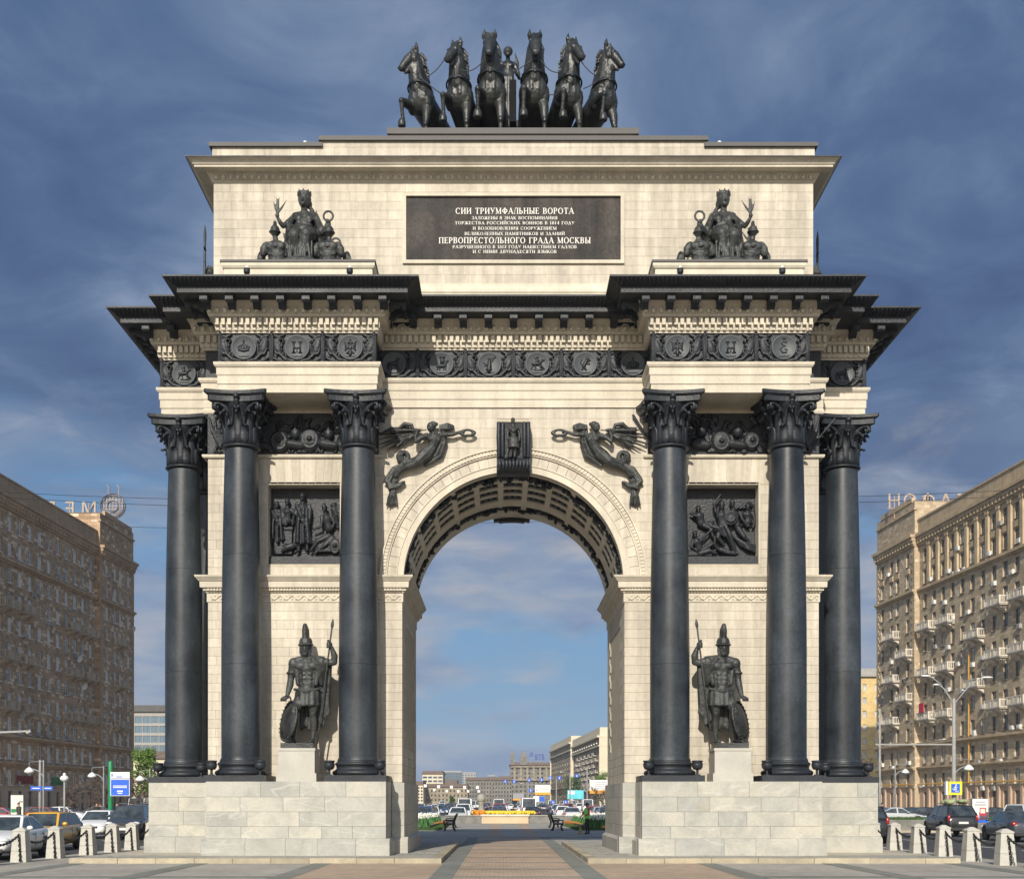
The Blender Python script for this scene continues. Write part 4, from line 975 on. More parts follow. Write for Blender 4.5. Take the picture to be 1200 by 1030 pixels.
# --- chariot with six horses
def horse(hyaw, lean, leg, seed, reach=1.0):
    """rearing horse, chest toward -y; hyaw turns the head, leg = side of the raised foreleg"""
    b = MB(); rr = random.Random(seed); s = leg
    b.ball((0, .30, 1.80), (.45, .46, .49), 14, 10); b.limb([(0, .35, 1.75), (0, .9, 1.62), (0, 1.5, 1.45), (0, 1.95, 1.30)], [.43, .42, .40, .42], 14)
    b.ball((0, 1.95, 1.28), (.44, .46, .46), 14, 10)
    for q in (-1, 1): b.ball((q * .15, .02, 1.84), (.21, .15, .30)); b.ball((q * .30, .20, 1.72), (.16, .25, .34)); b.limb([(q * .07, .04, 2.12), (q * .10, -.07, 1.95), (q * .09, -.08, 1.75), (q * .10, .0, 1.58)], [.08, .09, .09, .07], 7)
    cy_, sy_ = math.cos(hyaw), math.sin(hyaw); hx = lean
    def H(x, y, z): return (hx + x * cy_ - y * sy_, -.10 + x * sy_ + y * cy_, z)
    b.limb([(0, .30, 2.02), (hx * .35, .12, 2.32), (hx * .7, .0, 2.66), (hx, -.04, 2.98)], [.40, .33, .275, .225], 12)
    b.limb([(0, -.02, 2.05), (hx * .5, -.13, 2.45), (hx * .9, -.16, 2.78)], [.19, .16, .12], 8)
    q_ = lambda y, z: H(0, y * reach, 3.12 - (3.12 - z) * (1.0 if reach < 1.1 else .92))
    h_ = lambda x, y, z: H(x, y * reach, 3.12 - (3.12 - z) * (1.0 if reach < 1.1 else .92))
    b.ball(q_(-.02, 3.08), (.18, .19, .19), 12, 8); b.limb([q_(-.04, 3.12), q_(-.20, 2.92), q_(-.33, 2.70), q_(-.39, 2.58)], [.18, .165, .13, .115], 10)
    b.limb([q_(-.03, 2.92), q_(-.13, 2.72), q_(-.24, 2.50)], [.155, .11, .075], 8); b.ball(q_(-.41, 2.57), (.10, .075, .07)); b.limb([q_(-.235, 2.53), q_(-.28, 2.44)], [.05, .045], 7)
    for q in (-1, 1):
        b.ball(h_(q * .125, -.02, 2.96), (.07, .12, .15)); b.ball(h_(q * .150, -.19, 3.0), (.05, .05, .045), 8, 6); b.limb([h_(q * .09, -.14, 3.13), h_(q * .155, -.22, 3.07)], .036, 6); b.ball(h_(q * .065, -.465, 2.60), (.038, .034, .034), 6, 4); b.limb([h_(q * .10, -.24, 2.86), h_(q * .07, -.36, 2.66)], .028, 6)
        b.limb([H(q * .125, .03, 3.22), H(q * .165, .0, 3.34), H(q * .145, -.01, 3.52)], [.065, .07, .014], 7)
    for k in range(4): b.limb([H((k - 1.5) * .05, .0, 3.24), H((k - 1.5) * .06, -.09, 3.30 + .03 * (k % 2)), H((k - 1.5) * .07, -.18, 3.16)], [.05, .055, .025], 6)
    for k in range(13):                                    # mane
        t_ = k / 12; z = 3.24 - 1.1 * t_; x = hx * (1 - t_) ** .8; y = .10 + .27 * t_ - (0.04 if t_ < .2 else 0)
        sd = -1 if hyaw > 0 else 1
        b.limb([(x, y + .04, z + .03), (x + sd * .14, y + .08, z + .02), (x + sd * (.27 + .05 * rr.random()), y + .06, z - .20)], [.06, .075, .03], 6)
    # raised foreleg, planted foreleg
    ox = .30 if abs(lean) < .1 else .36
    b.limb([(s * .24, .15, 1.66), (s * ox, -.20, 1.58), (s * (ox + .04), -.46, 1.56)], [.20, .15, .10], 9); b.ball((s * (ox + .04), -.48, 1.55), (.095, .10, .10))
    b.limb([(s * (ox + .04), -.47, 1.54), (s * (ox + .045), -.42, 1.25), (s * (ox + .05), -.36, 1.04)], [.085, .062, .066], 8); b.limb([(s * (ox + .05), -.35, 1.03), (s * (ox + .05), -.40, .90)], [.07, .085], 8); b.lathe([(.09, .10), (.125, 0), (.13, -.14), (.11, -.16)], 12, (s * (ox + .05), -.43, .88))
    b.limb([(-s * .24, .22, 1.62), (-s * .28, .08, 1.25), (-s * .29, .02, .90)], [.19, .145, .095], 9); b.ball((-s * .29, .0, .88), (.09, .10, .10)); b.limb([(-s * .29, .02, .86), (-s * .29, .05, .5), (-s * .29, .05, .30)], [.08, .062, .068], 8); b.limb([(-s * .29, .04, .3), (-s * .29, -.02, .15)], [.07, .08], 8); b.lathe([(.085, .14), (.12, .02), (.13, 0)], 12, (-s * .29, -.03, 0))
    for q in (-1, 1):
        y = 1.9 + .25 * q
        b.limb([(q * .22, y, 1.25), (q * .28, y - .18, .98), (q * .28, y - .22, .86)], [.32, .24, .18], 10); b.limb([(q * .28, y - .22, .88), (q * .27, y + .06, .62), (q * .27, y + .14, .55)], [.17, .11, .085], 8); b.limb([(q * .27, y + .14, .55), (q * .27, y + .06, .28), (q * .27, y, .14)], [.08, .06, .07], 8); b.lathe([(.085, .14), (.12, .02), (.13, 0)], 12, (q * .27, y - .05, 0))
    b.limb([(0, 2.35, 1.45), (0, 2.6, 1.2), (0, 2.7, .7), (0, 2.62, .4)], [.10, .14, .13, .05], 8)
    return sculpt(b, 'bronze_horse', 'horse_bronze', .026, 1)
COL = MB(); COL.smooth = True; COL.torus((0, 0, 0), .385, .028, 26, 6, 'z', 1.0, 1.08); COL.ball((0, -.415, -.02), (.07, .04, .06))
for q in (-1, 1): COL.limb([(q * .02, -.42, -.02), (q * .2, -.36, .07), (q * .36, -.15, .06)], .024, 6)
COL = COL.mesh('breast_collar', ['iron'])
HY, HZ = 43.35, 23.69
horses = []
for px, byaw, hyaw, lean, leg, y, sc, lab in (
        (489, -24, -40, -.06, -1, .20, 1.03, 'leftmost bronze chariot horse, head turned far left, foreleg raised outward'),
        (536, -13, -22, .0, -1, .05, 1.06, 'second bronze chariot horse from the left, head turned slightly left'),
        (575, -3, 0, -.02, -1, 0, 1.135, 'third bronze chariot horse, facing straight ahead, left of the winged charioteer'),
        (626.5, 3, 0, .0, -1, 0, 1.135, 'fourth bronze chariot horse, facing straight ahead, right of the winged charioteer'),
        (668.5, 13, 24, .02, -1, .05, 1.09, 'fifth bronze chariot horse, head turned slightly right'),
        (711.5, 24, 38, .0, -1, .20, 1.06, 'rightmost bronze chariot horse, head turned far right')):
    o = link('bronze_horse', horse(R(hyaw), lean, leg, int(px), 1.16 if abs(hyaw) > 10 else 1.0), None, (PX(px, HY), HY + y, HZ), R(byaw), (sc * 1.02, sc, sc)); tag(o, lab, 'horse statue', 'six bronze chariot horses on the attic'); cl_ = link('breast_collar', COL, o, (lean * .1, .17, 2.13)); cl_.rotation_euler = (R(-14), 0, 0)
# reins as fine chains
def garland(name, pts, r, m, lab, cat, grp, parent=None):
    b = MB(); b.smooth = True; b.limb(pts, r, 6); o = b.build(name, m, parent)
    if parent is None: tag(o, lab, cat, grp)
    return o
def sag(p, q, d, n=9): return [Vector(p).lerp(Vector(q), k / (n - 1)) - Vector((0, 0, d * 4 * (k / (n - 1)) * (1 - k / (n - 1)))) for k in range(n)]
Yr = HY - .35
def Z(px, py, Y=Yr): return (PX(px, Y), Y, PZ(py, Y))
for a, b_, d, lab in (((477, 79), (522, 114), .02, 'from the leftmost horse mouth down to the next chest'), ((500, 90), (522, 68), .10, 'high between the first and second horse'), ((540, 82), (569, 68), .20, 'between the second and third horse'), ((627, 68), (600, 86), .02, 'between the fourth horse and the charioteer'), ((634, 71), (661, 82), .22, 'between the fourth and fifth horse'), ((681, 72), (698, 89), .06, 'high between the fifth and sixth horse'), ((684, 104), (700, 95), .03, 'low between the fifth and sixth horse'), ((640, 111), (652, 111), .01, 'low between the fourth and fifth horse'), ((557, 114), (563, 114), .01, 'low between the second and third horse')):
    garland('chariot_rein', sag(Z(*a), Z(*b_), d), .018, 'iron', 'thin dark rein strung ' + lab, 'rein', 'reins of the bronze chariot team')
mat('chain_black', (.010, .010, .011), .8, .2, 4, spec=.1)
# charioteer and chariot
ch = thing('bronze_chariot', 'dark bronze two-wheeled chariot behind the six horses on top of the arch', 'chariot', (PX(597, 45.6), 45.6, HZ))
m = MB(); m.smooth = True
rings = []
for z, f in ((.75, .85), (.9, 1.0), (1.5, 1.05), (1.95, 1.1), (2.0, 1.06)):
    rings.append([(.72 * f * math.cos(math.pi + math.pi * k / 16), .75 * f * math.sin(math.pi + math.pi * k / 16) + .3, z + .12 * abs(math.cos(math.pi * k / 16)) * -1 * (z > 1.4)) for k in range(17)] + [(.55 * f * math.cos(math.pi * k / 8), .1 * f + .35, z) for k in range(9)])
m.loft(rings); m.build('chariot_body', 'bronze', ch)
m = MB(); m.bar((.10, -.1, .8), (.10, -2.6, .9), .22, .26); m.box(-.02, .22, -2.0, -1.75, .8, 2.5); m.build('draught_pole', 'chain_black', ch)
for s in (-1, 1):
    w = MB(); w.smooth = True; w.torus((s * .95, .4, .8), .72, .07, 28, 6, 'x'); w.lathe([(.14, -.12), (.16, 0), (.14, .12)], 12, (s * .95, .4, .8), 'x')
    for k in range(8): a = math.pi * k / 4; w.limb([(s * .95, .4, .8), (s * .95, .4 + .7 * math.cos(a), .8 + .7 * math.sin(a))], .035, 6)
    w.build('wheel', 'bronze', ch)
P = mapper(1120, 960, 286, 0); b = MB()          # sketch of the winged woman
b.ball(P(1118, 282, -.1), (.13, .14, .165)); b.ball(P(1120, 268, -.04), (.165, .17, .15)); b.ball(P(1118, 290, -.235), (.02, .03, .03), 6, 4); b.ball(P(1118, 318, -.17), (.06, .06, .05), 6, 4); b.limb([P(1120, 350), P(1119, 315, -.05)], [.08, .07]); b.ball(P(1120, 415), (.23, .16, .2)); b.ball(P(1120, 480), (.2, .16, .18)); b.limb([P(1060, 390), P(1120, 372), P(1180, 390)], [.1, .1, .1]); b.limb([P(1120, 400), P(1120, 520)], [.2, .2])
for u in (1095, 1145): b.ball(P(u, 415, -.14), (.09, .07, .08))
for k in range(9): u = 1075 + k * 11; b.limb([P(1120 + (u - 1120) * .7, 470, -.12), P(u, 540, -.16 - .04 * (k % 2)), P(1120 + (u - 1120) * 1.5, 1010, -.15)], [.05, .06, .075], 6)
b.ball(P(1120, 760), (.26, .22, .8))
b.limb([P(1185, 395), P(1215, 470, -.05), P(1225, 540, -.15)], [.085, .065, .05]); b.limb([P(1225, 540, -.15), P(1200, 520, -.3), P(1175, 500, -.35)], [.055, .05, .04]); b.ball(P(1170, 498, -.36), .05)
b.limb([P(1058, 395), P(1010, 330, -.05), P(975, 250, -.08)], [.085, .065, .05]); b.limb([P(975, 250, -.08), P(950, 190, -.1), P(938, 175, -.1)], [.055, .05, .04]); b.torus(P(915, 135, -.1), .125, .036, 22, 6); b.limb([P(938, 175, -.1), P(928, 165, -.1)], .05, 6)
for s, u in ((-1, 1050), (1, 1195)):
    for k in range(6): b.limb([P(u + s * k * 4, 400 + k * 8, .2), P(u + s * (12 - k * 2), 330 + k * 22, .26), P(u + s * (-14 + k * 3), 212 + k * 40, .22)], [.09, .075, .012], 6, .6)
o = link('winged_charioteer', sculpt(b, 'winged_charioteer', 'horse_bronze', .024), None, (PX(595.5, 45.0), 45.75, 25.75), None, (1.08, 1.08, 1.08)); tag(o, 'bronze winged woman driving the chariot, wreath raised in her right hand', 'statue')

# --- flying victories beside the arch, keystone figure
def victory(mir):
    YV = 40.95; sc = 8.583
    def P(u, v, y=0.0): x = PX(440 + u / sc, YV) - .01; return (mir * x, YV - y, PZ(485 + v / sc, YV))
    b = MB()
    b.ball(P(563, 155, .24), (.13, .14, .16)); b.ball(P(585, 130, .2), (.13, .13, .12)); b.ball(P(615, 118, .16), (.07, .07, .06)); b.ball(P(540, 178, .34), (.03, .04, .03), 6, 4)
    b.limb([P(590, 215, .16), P(570, 180, .2)], [.09, .08]); b.ball(P(600, 260, .15), (.24, .17, .2)); b.limb([P(605, 270, .14), P(585, 340, .14), P(520, 420, .15)], [.21, .17, .22]); b.ball(P(570, 275, .27), (.1, .07, .09)); b.ball(P(630, 280, .25), (.1, .07, .09)); b.ball(P(510, 425, .15), (.24, .17, .2))
    b.limb([P(500, 430, .17), P(430, 500, .22), P(390, 528, .22)], [.2, .16, .11]); b.limb([P(390, 525, .22), P(320, 545, .18), P(250, 590, .14), P(210, 640, .12)], [.11, .11, .075, .05]); b.limb([P(470, 460, .1), P(390, 490, .1), P(300, 510, .08)], [.17, .14, .1])
    b.limb([P(690, 225, .15), P(780, 222, .16), P(830, 205, .16)], [.09, .07, .055]); b.limb([P(825, 207, .16), P(875, 192, .17)], [.055, .05]); b.torus(P(930, 205, .15), .17, .065, 18, 6, 'y', 1.2, .55); b.ball(P(890, 195, .17), .06)
    b.limb([P(520, 235, .16), P(455, 265, .24), P(415, 305, .28)], [.1, .08, .065]); b.limb([P(415, 305, .28), P(410, 250, .3), P(430, 205, .3)], [.065, .06, .045]); b.ball(P(432, 195, .3), .06)
    b.limb([P(520, 192, .3), P(330, 190, .27), P(220, 188, .24), P(180, 186, .22)], [.02, .03, .045, .085], 8)
    tips = [(150, 145), (95, 175), (58, 215), (48, 262), (46, 312), (60, 352), (118, 372), (178, 368), (232, 348), (285, 322)]
    for k, (tu, tv) in enumerate(tips):
        bu, bv = 462 - 9 * k, 172 + 7 * k; b.limb([P(bu, bv, .09), P((bu + tu) / 2, (bv + tv) / 2 - 10, .12 if k % 2 else .07), P(tu, tv, .10 if k % 2 else .05)], [.035, .048, .018], 6)
    for k in range(8):
        bu, bv = 455 - 8 * k, 172 + 8 * k; tu, tv = tips[k + 1]; b.limb([P(bu, bv, .15), P(bu + (tu - bu) * .28, bv + (tv - bv) * .28, .19 if k % 2 else .15), P(bu + (tu - bu) * .55, bv + (tv - bv) * .55, .12)], [.03, .042, .02], 6)
    b.limb([P(240, 165, .16), P(300, 120, .18), P(370, 130, .18), P(390, 175, .18)], [.05, .08, .07, .04], 7)
    b.ball(P(722, 140, .05), (.25, .07, .125), 16, 10)
    for k in range(4): b.limb([P(650, 125 + k * 12, .10), P(730, 108 + k * 18, .14), P(790 - k * 6, 122 + k * 16, .08)], [.02, .024, .012], 5)
    for k in range(4): dd = .05 * (k % 2); b.limb([P(655 + k * 14, 185, .15 - dd), P(672 + k * 15, 300, .15 - dd), P(622 + k * 17, 420 + k * 8, .14 - dd), P(490 + k * 6, 510 + k * 8, .08)], [.032, .04, .042, .025], 6)
    b.torus(P(285, 440, .08), .15, .075, 18, 8, 'y', 1.05, 1.0); b.ball(P(285, 440, .03), (.16, .06, .15))
    for k in range(3): b.limb([P(240 + k * 20, 480, .14), P(232 + k * 22, 420, .18), P(275 + k * 18, 385, .12)], .028, 6)
    for k in range(5): b.limb([P(300 - k * 14, 505 + k * 10, .08), P(190 - k * 8, 560 + k * 18, .12), P(120 - k * 3, 660 + k * 8, .12), P(150 + k * 12, 760 - k * 6, .12), P(240 + k * 10, 740 - k * 10, .12), P(295, 690 + k * 5, .08)], [.06, .075, .075, .07, .06, .04], 6)
    for k in range(5): b.limb([P(176 + k * 6, 765, .08), P(140 + k * 17, 840, .13 if k % 2 else .09), P(118 + k * 26, 925 + 14 * math.sin(k * 1.6), .07)], [.03, .045, .026], 6)
    b.ball(P(168, 875, .03), (.16, .05, .18), 14, 9); b.ball(P(172, 800, .04), (.10, .05, .14)); b.ball(P(180, 640, .05), (.19, .06, .26))
    for k in range(4): b.limb([P(210 - k * 22, 590 + k * 14, .13), P(165 - k * 12, 660 + k * 10, .16), P(150 + k * 4, 730 + k * 8, .13)], [.022, .03, .02], 5)
    for k in range(3): b.limb([P(600 - k * 26, 330 + k * 30, .27 - .02 * k), P(540 - k * 30, 400 + k * 24, .30), P(470 - k * 26, 480 + k * 10, .30)], [.018, .024, .016], 5)
    return sculpt(b, 'flying_victory', 'bronze', .0145, 1)
for s in (1, -1): link('flying_victory', victory(s), arch)
ks = MB(); ks.prism([(YF + .05, 12.10), (40.62, 12.10), (40.50, 12.18), (40.44, 12.34), (40.50, 12.52), (40.58, 12.60), (40.55, 13.0), (40.52, 13.5), (40.50, 13.66), (40.56, 13.72), (YF + .05, 13.72)], -.53, .53, 'x')
k_o = ks.build('keystone', 'iron', arch)
kd = MB(); kd.smooth = True
for u in (-.46, -.34, .34, .46): kd.limb([(u, 40.52, 12.62), (u * 1.02, 40.47, 13.2), (u, 40.48, 13.64)], [.06, .07, .065], 8)
for k in range(9): kd.limb([(-.44 + k * .11, 40.46, 12.5), (-.44 + k * .11, 40.38, 12.38), (-.42 + k * .105, 40.42, 12.24)], [.05, .06, .04], 6)
kd.build('keystone_fluting', 'iron', arch)['kind'] = 'stuff'
def KP(u, v, y=0.0): return (PX(570 + u / 12.875, 40.4), 40.40 + y, PZ(480 + v / 12.875, 40.4))
b = MB(); figure(b, 1.22, KP(415, 450), KP(405, 310), KP(400, 165), [[KP(335, 290), KP(318, 370), KP(325, 440, -.05)], [KP(475, 290), KP(498, 390), KP(498, 470, -.05)]], [[KP(385, 480), KP(378, 600), KP(365, 715), KP(360, 722, -.12)], [KP(440, 480), KP(436, 600), KP(425, 710), KP(425, 720, -.12)]])
b.lathe([(.14, 0), (.16, .1), (.19, -.24)][::1], 12, KP(412, 470)); b.limb([KP(300, 720), KP(330, 560)], [.08, .03]); b.limb([KP(340, 280, -.08), KP(410, 350, -.12), KP(480, 290, -.06)], .03, 6)
link('keystone_figure', sculpt(b, 'keystone_figure', 'bronze', .012), arch).location = (0, 0, 0)

# --- the two large reliefs
def relief(side):
    b = MB(); Yp = 41.58
    o = (300, 560, 9.364) if side < 0 else (795, 560, 9.362)
    def P(u, v, y=0.0): return (PX(o[0] + u / o[2], 41.4), Yp - y, PZ(o[1] + v / o[2], 41.4))
    r2 = random.Random(4 + side)
    H = 1.55
    if side < 0:
        figure(b, H, P(225, 470, .14), P(225, 380, .15), P(230, 300, .2), [[P(260, 370, .2), P(285, 440, .25), P(320, 520, .22)], [P(200, 370, .15), P(190, 440, .2), P(225, 510, .2)]], [[P(210, 490, .12), P(205, 640, .1), P(205, 820, .1)]], True)
        figure(b, H, P(350, 470, .16), P(345, 375, .18), P(345, 265, .22), [[P(390, 350, .2), P(420, 400, .22), P(400, 510, .2)], [P(300, 350, .18), P(300, 430, .24), P(335, 520, .24)]])
        figure(b, 1.8, P(510, 470, .2), P(515, 330, .2), P(512, 215, .26), [[P(450, 310, .2), P(435, 400, .26), P(470, 440, .26)], [P(585, 310, .2), P(600, 400, .22), P(590, 500, .22)]], [[P(480, 500, .18), P(470, 650, .2), P(465, 800, .18), P(440, 815, .25)], [P(550, 500, .18), P(555, 650, .18), P(560, 790, .16)]], True)
        for k in range(7): b.limb([P(470 + k * 22, 340, .25), P(455 + k * 20, 520 + k * 12, .27), P(440 + k * 22, 740 - k * 8, .23)], [.04, .045, .05], 6)
        figure(b, H, P(800, 560, .18), P(775, 450, .2), P(755, 345, .26), [[P(725, 430, .22), P(720, 540, .26), P(640, 570, .27)], [P(830, 420, .2), P(860, 500, .2), P(830, 560, .2)]], [[P(800, 640, .16), P(680, 700, .25), P(600, 800, .2)], [P(840, 660, .14), P(760, 740, .22), P(640, 830, .18)]], False, True)
        for k in range(8): b.limb([P(560 + k * 12, 660 + k * 18, .14), P(700, 690 + k * 16, .2), P(880, 700 + k * 14, .12)], [.05, .06, .05], 6)
        b.ball(P(868, 745, .2), (.17, .07, .27), 14, 8); b.torus(P(868, 745, .25), .2, .025, 20, 5, 'y', .75, 1.2); b.ball(P(868, 745, .28), .06)
        b.box(P(215, 0)[0], P(395, 0)[0], Yp - .16, Yp, P(0, 835)[2], P(0, 545)[2]); b.box(P(205, 0)[0], P(405, 0)[0], Yp - .19, Yp, P(0, 570)[2], P(0, 535)[2])
        b.limb([P(400, 750, .2), P(340, 770, .22), P(300, 800, .2)], [.12, .1, .06]); b.torus(P(335, 760, .25), .11, .03, 14, 5)
        for k in range(60): b.ball(P(r2.uniform(830, 925), r2.uniform(270, 560), .05), r2.uniform(.03, .06), 6, 4)
        b.limb([P(920, 560, .1), P(830, 330, .12)], .02, 5); b.limb([P(925, 480, .1), P(860, 290, .12)], .02, 5)
    else:
        figure(b, H, P(250, 500, .15), P(225, 420, .17), P(215, 345, .22), [[P(170, 400, .2), P(130, 390, .22), P(190, 425, .28)], [P(260, 400, .2), P(230, 440, .25), P(160, 410, .25)]], [[P(280, 520, .15), P(350, 560, .2), P(380, 650, .2)]])
        figure(b, 1.75, P(480, 540, .2), P(470, 420, .22), P(470, 315, .26), [[P(410, 380, .22), P(385, 290, .26), P(455, 195, .28)], [P(530, 390, .25), P(600, 420, .25), P(580, 450, .25)]], [[P(500, 560, .2), P(570, 690, .24), P(610, 820, .2), P(640, 830, .25)], [P(450, 570, .2), P(430, 660, .24), P(500, 740, .2)]], False, True)
        b.lathe([(.02, -.06), (.16, -.045), (.2, -.01), (.22, -.02), (.24, 0), (.23, .04)], 24, P(565, 445, .30), 'y')
        for k in range(14): a = k * .45; b.ball(P(565 + 45 * math.cos(a), 445 + 45 * math.sin(a), .345), .035, 6, 4)
        figure(b, H, P(650, 520, .12), P(610, 400, .13), P(590, 285, .18), [[P(670, 380, .2), P(700, 460, .22), P(770, 530, .22)]], [[P(660, 560, .15), P(720, 650, .2), P(770, 690, .18)]], False, True)
        figure(b, H, P(770, 480, .12), P(760, 400, .12), P(760, 315, .18), [[P(700, 380, .18), P(690, 450, .2), P(750, 530, .2)], [P(820, 380, .15), P(840, 470, .15), P(820, 540, .15)]])
        figure(b, H, P(230, 780, .16), P(200, 705, .18), P(178, 620, .24), [[P(250, 680, .2), P(300, 630, .26), P(375, 560, .24)], [P(160, 690, .2), P(140, 760, .22), P(200, 800, .2)]], [[P(260, 800, .15), P(380, 720, .22), P(430, 780, .2)], [P(240, 830, .15), P(340, 800, .2), P(420, 830, .18)]])
        b.limb([P(350, 530, .25), P(430, 560, .28), P(500, 640, .26)], [.06, .09, .06]); b.limb([P(480, 470, .3), P(560, 640, .3), P(620, 810, .25)], [.05, .09, .05])
        b.limb([P(460, 790, .2), P(560, 825, .22), P(640, 835, .2)], [.1, .08, .06])
        for k in range(7): b.limb([P(620 + k * 10, 650 + k * 14, .14), P(720 + k * 8, 720 + k * 10, .2), P(850, 740 + k * 12, .12)], [.05, .07, .04], 6)
        for k in range(6): b.limb([P(260 + k * 14, 460 + k * 10, .1), P(320 + k * 10, 500, .16), P(390, 470 + k * 14, .1)], [.05, .06, .04], 6)
        for k in range(24): b.limb([P(r2.uniform(110, 420), r2.uniform(790, 850), .1), P(r2.uniform(110, 420), r2.uniform(790, 850), .16)], .04, 5)
        for k in range(30): b.ball(P(r2.uniform(690, 850), r2.uniform(270, 520), .06), r2.uniform(.04, .09), 6, 4)
        for k in range(3): b.limb([P(640 + 40 * k, 330, .12), P(700 + 40 * k, 280, .14), P(790 + 20 * k, 270 + 30 * k, .1)], [.05, .06, .03], 6)
    b.box(min(5.52, 7.8) * side if side > 0 else -7.8, 7.8 if side > 0 else -5.52, Yp - .03, Yp + .04, 9.36, 11.85)
    return sculpt(b, 'relief_panel', 'relief_iron', .0155, 1)
for s in (-1, 1):
    rp = link('relief_panel', relief(s), arch); rp.location = (0, 0, 0)
    a, b_ = sorted((s * 5.52, s * 7.80)); m = MB(); m.box(a, b_, YF + .08, YF + .55, 9.34, 9.52); m.box(a, b_, YF + .14, YF + .55, 9.52, 9.60); m.build('relief_ledge', 'iron', arch)
    m = MB()
    for x0, x1 in ((5.44, 5.52), (7.80, 7.86)): m.box(min(s * x0, s * x1), max(s * x0, s * x1), YF - .004, YF + .62, 9.33, 11.87)
    m.box(a, b_, YF + .0, YF + .62, 11.855, 11.93); m.build('niche_reveal', 'cream_trim', arch)

# --- trophy reliefs at capital height on both pavilions
def trophies(seed):
    r2 = random.Random(seed); b = MB(); b.box(-2.72, 2.72, -.01, .06, 0, 1.30)
    for x in (-1.75, -.42, .55, 1.72):
        rr = r2.uniform(.27, .36); z = r2.uniform(.36, .46); b.ball((x, -.08, z), (rr, .14, rr * 1.1), 16, 8); b.torus((x, -.17, z), rr * .72, .03, 20, 5, 'y', 1, 1.1); b.ball((x, -.23, z), .07)
    for x in (-1.05, .10, 1.15): b.ball((x, -.12, r2.uniform(.55, .75)), (.17, .17, .19)); b.limb([(x, -.24, .72), (x, -.16, 1.0), (x + .1, -.02, .85)], [.04, .06, .04]); b.limb([(x - .2, -.12, .3), (x + .2, -.12, .25)], [.14, .12])
    for k in range(26): x = r2.uniform(-2.5, 2.5); d = r2.uniform(-.9, .9); b.limb([(x, -.06, .05), (x + d * .5, -.07, .6), (x + d, -.05, r2.uniform(.8, 1.25))], [.035, .03, .05], 6)
    for k in range(40): b.ball((r2.uniform(-2.5, 2.5), -.05, r2.uniform(.05, 1.15)), (r2.uniform(.05, .14), .08, r2.uniform(.04, .1)), 7, 5)
    for x in (-2.3, 2.35):
        for k in range(5): b.limb([(x, -.06, .2), (x + (k - 2) * .12, -.12, .7), (x + (k - 2) * .17, -.08, 1.15)], [.05, .06, .03], 6)
    return sculpt(b, 'trophy_relief', 'relief_iron', .019, 1)
for s in (-1, 1):
    o = link('trophy_relief', trophies(11 + s), arch, (s * 7.0, YF - .07, 12.80)); o.location = (s * 7.0, YF - .07, 12.80)
    m = MB(); a, b_ = sorted((s * 4.22, s * 9.80)); sweep(m, rect(a, b_, YF - .01, YB + .01), [(0, 12.68), (.07, 12.70), (.09, 12.74), (.09, 12.79), (-.02, 12.80)]); sweep(m, rect(a, b_, YF - .01, YB + .01), [(-.02, 14.08), (.05, 14.09), (.07, 14.14), (.07, 14.20), (.02, 14.30)]); m.build('band_moulding', 'cream_trim', arch)
    m = MB(); m.box(a + .08, b_ - .08, YF - .015, YB + .015, 12.79, 14.10); m.build('band_ground', 'relief_iron', arch)

# --- frieze: medallions, shields and fasces
b = MB(); r2 = random.Random(3); b.box(-.80, .80, -.005, .05, 0.01, .90)
for s in (-1, 1):
    b.ball((s * .60, -.04, .47), (.13, .09, .27), 14, 8, Matrix.Rotation(R(18) * s, 3, 'Y')); b.torus((s * .60, -.085, .47), .14, .02, 16, 5, 'y', .7, 1.5)
    b.limb([(s * .12, -.05, .06), (s * .36, -.07, .10), (s * .52, -.07, .26)], [.05, .06, .05], 6); b.limb([(s * .72, -.05, .14), (s * .55, -.06, .06), (s * .4, -.05, .05)], [.05, .045, .03], 6)
    for k in range(7): a = .3 + k * .28; b.ball((s * .46 * math.sin(a) * 1.02, -.045, .47 - .46 * math.cos(a) * .95), (.06, .05, .035), 7, 5, Matrix.Rotation(-a * s, 3, 'Y'))
    b.limb([(s * .78, -.03, .85), (s * .55, -.06, .78), (s * .40, -.05, .86)], [.05, .07, .04], 6); b.limb([(s * .70, -.05, .70), (s * .52, -.07, .72)], [.04, .05], 6)
    for k in range(8): b.ball((s * r2.uniform(.45, .78), -.04, r2.uniform(.05, .85)), (.05, .05, .03), 6, 4)
    b.limb([(s * .5, -.04, .3), (s * .74, -.05, .66)], [.02, .02], 5)
FRZ = sculpt(b, 'frieze_relief', 'relief_iron', .014, 1)
md = MB(); md.smooth = True; md.lathe([(.01, -.075), (.33, -.07), (.345, -.085), (.375, -.085), (.39, -.06), (.39, .06), (.01, .06)], 36, axis='y'); md.smooth = False
md.prism([(-.16, -.24), (.16, -.24), (.16, -.275), (.06, -.29), (0, -.275), (-.06, -.29), (-.16, -.275)], -.10, -.07); MED = md.mesh('frieze_medallion', ['medal_iron'])
ps = MB(); ps.smooth = True; ps.lathe([(.085, 0), (.085, .05), (.065, .06), (.062, .80), (.085, .82), (.085, .86), (.05, .87), (.045, .93), (.0, .95)], 14)
for k in range(8): a = math.pi * k / 4; ps.limb([(.055 * math.cos(a), .055 * math.sin(a), .06), (.055 * math.cos(a), .055 * math.sin(a), .80)], .02, 5)
PST = ps.mesh('fasces_post', ['iron'])
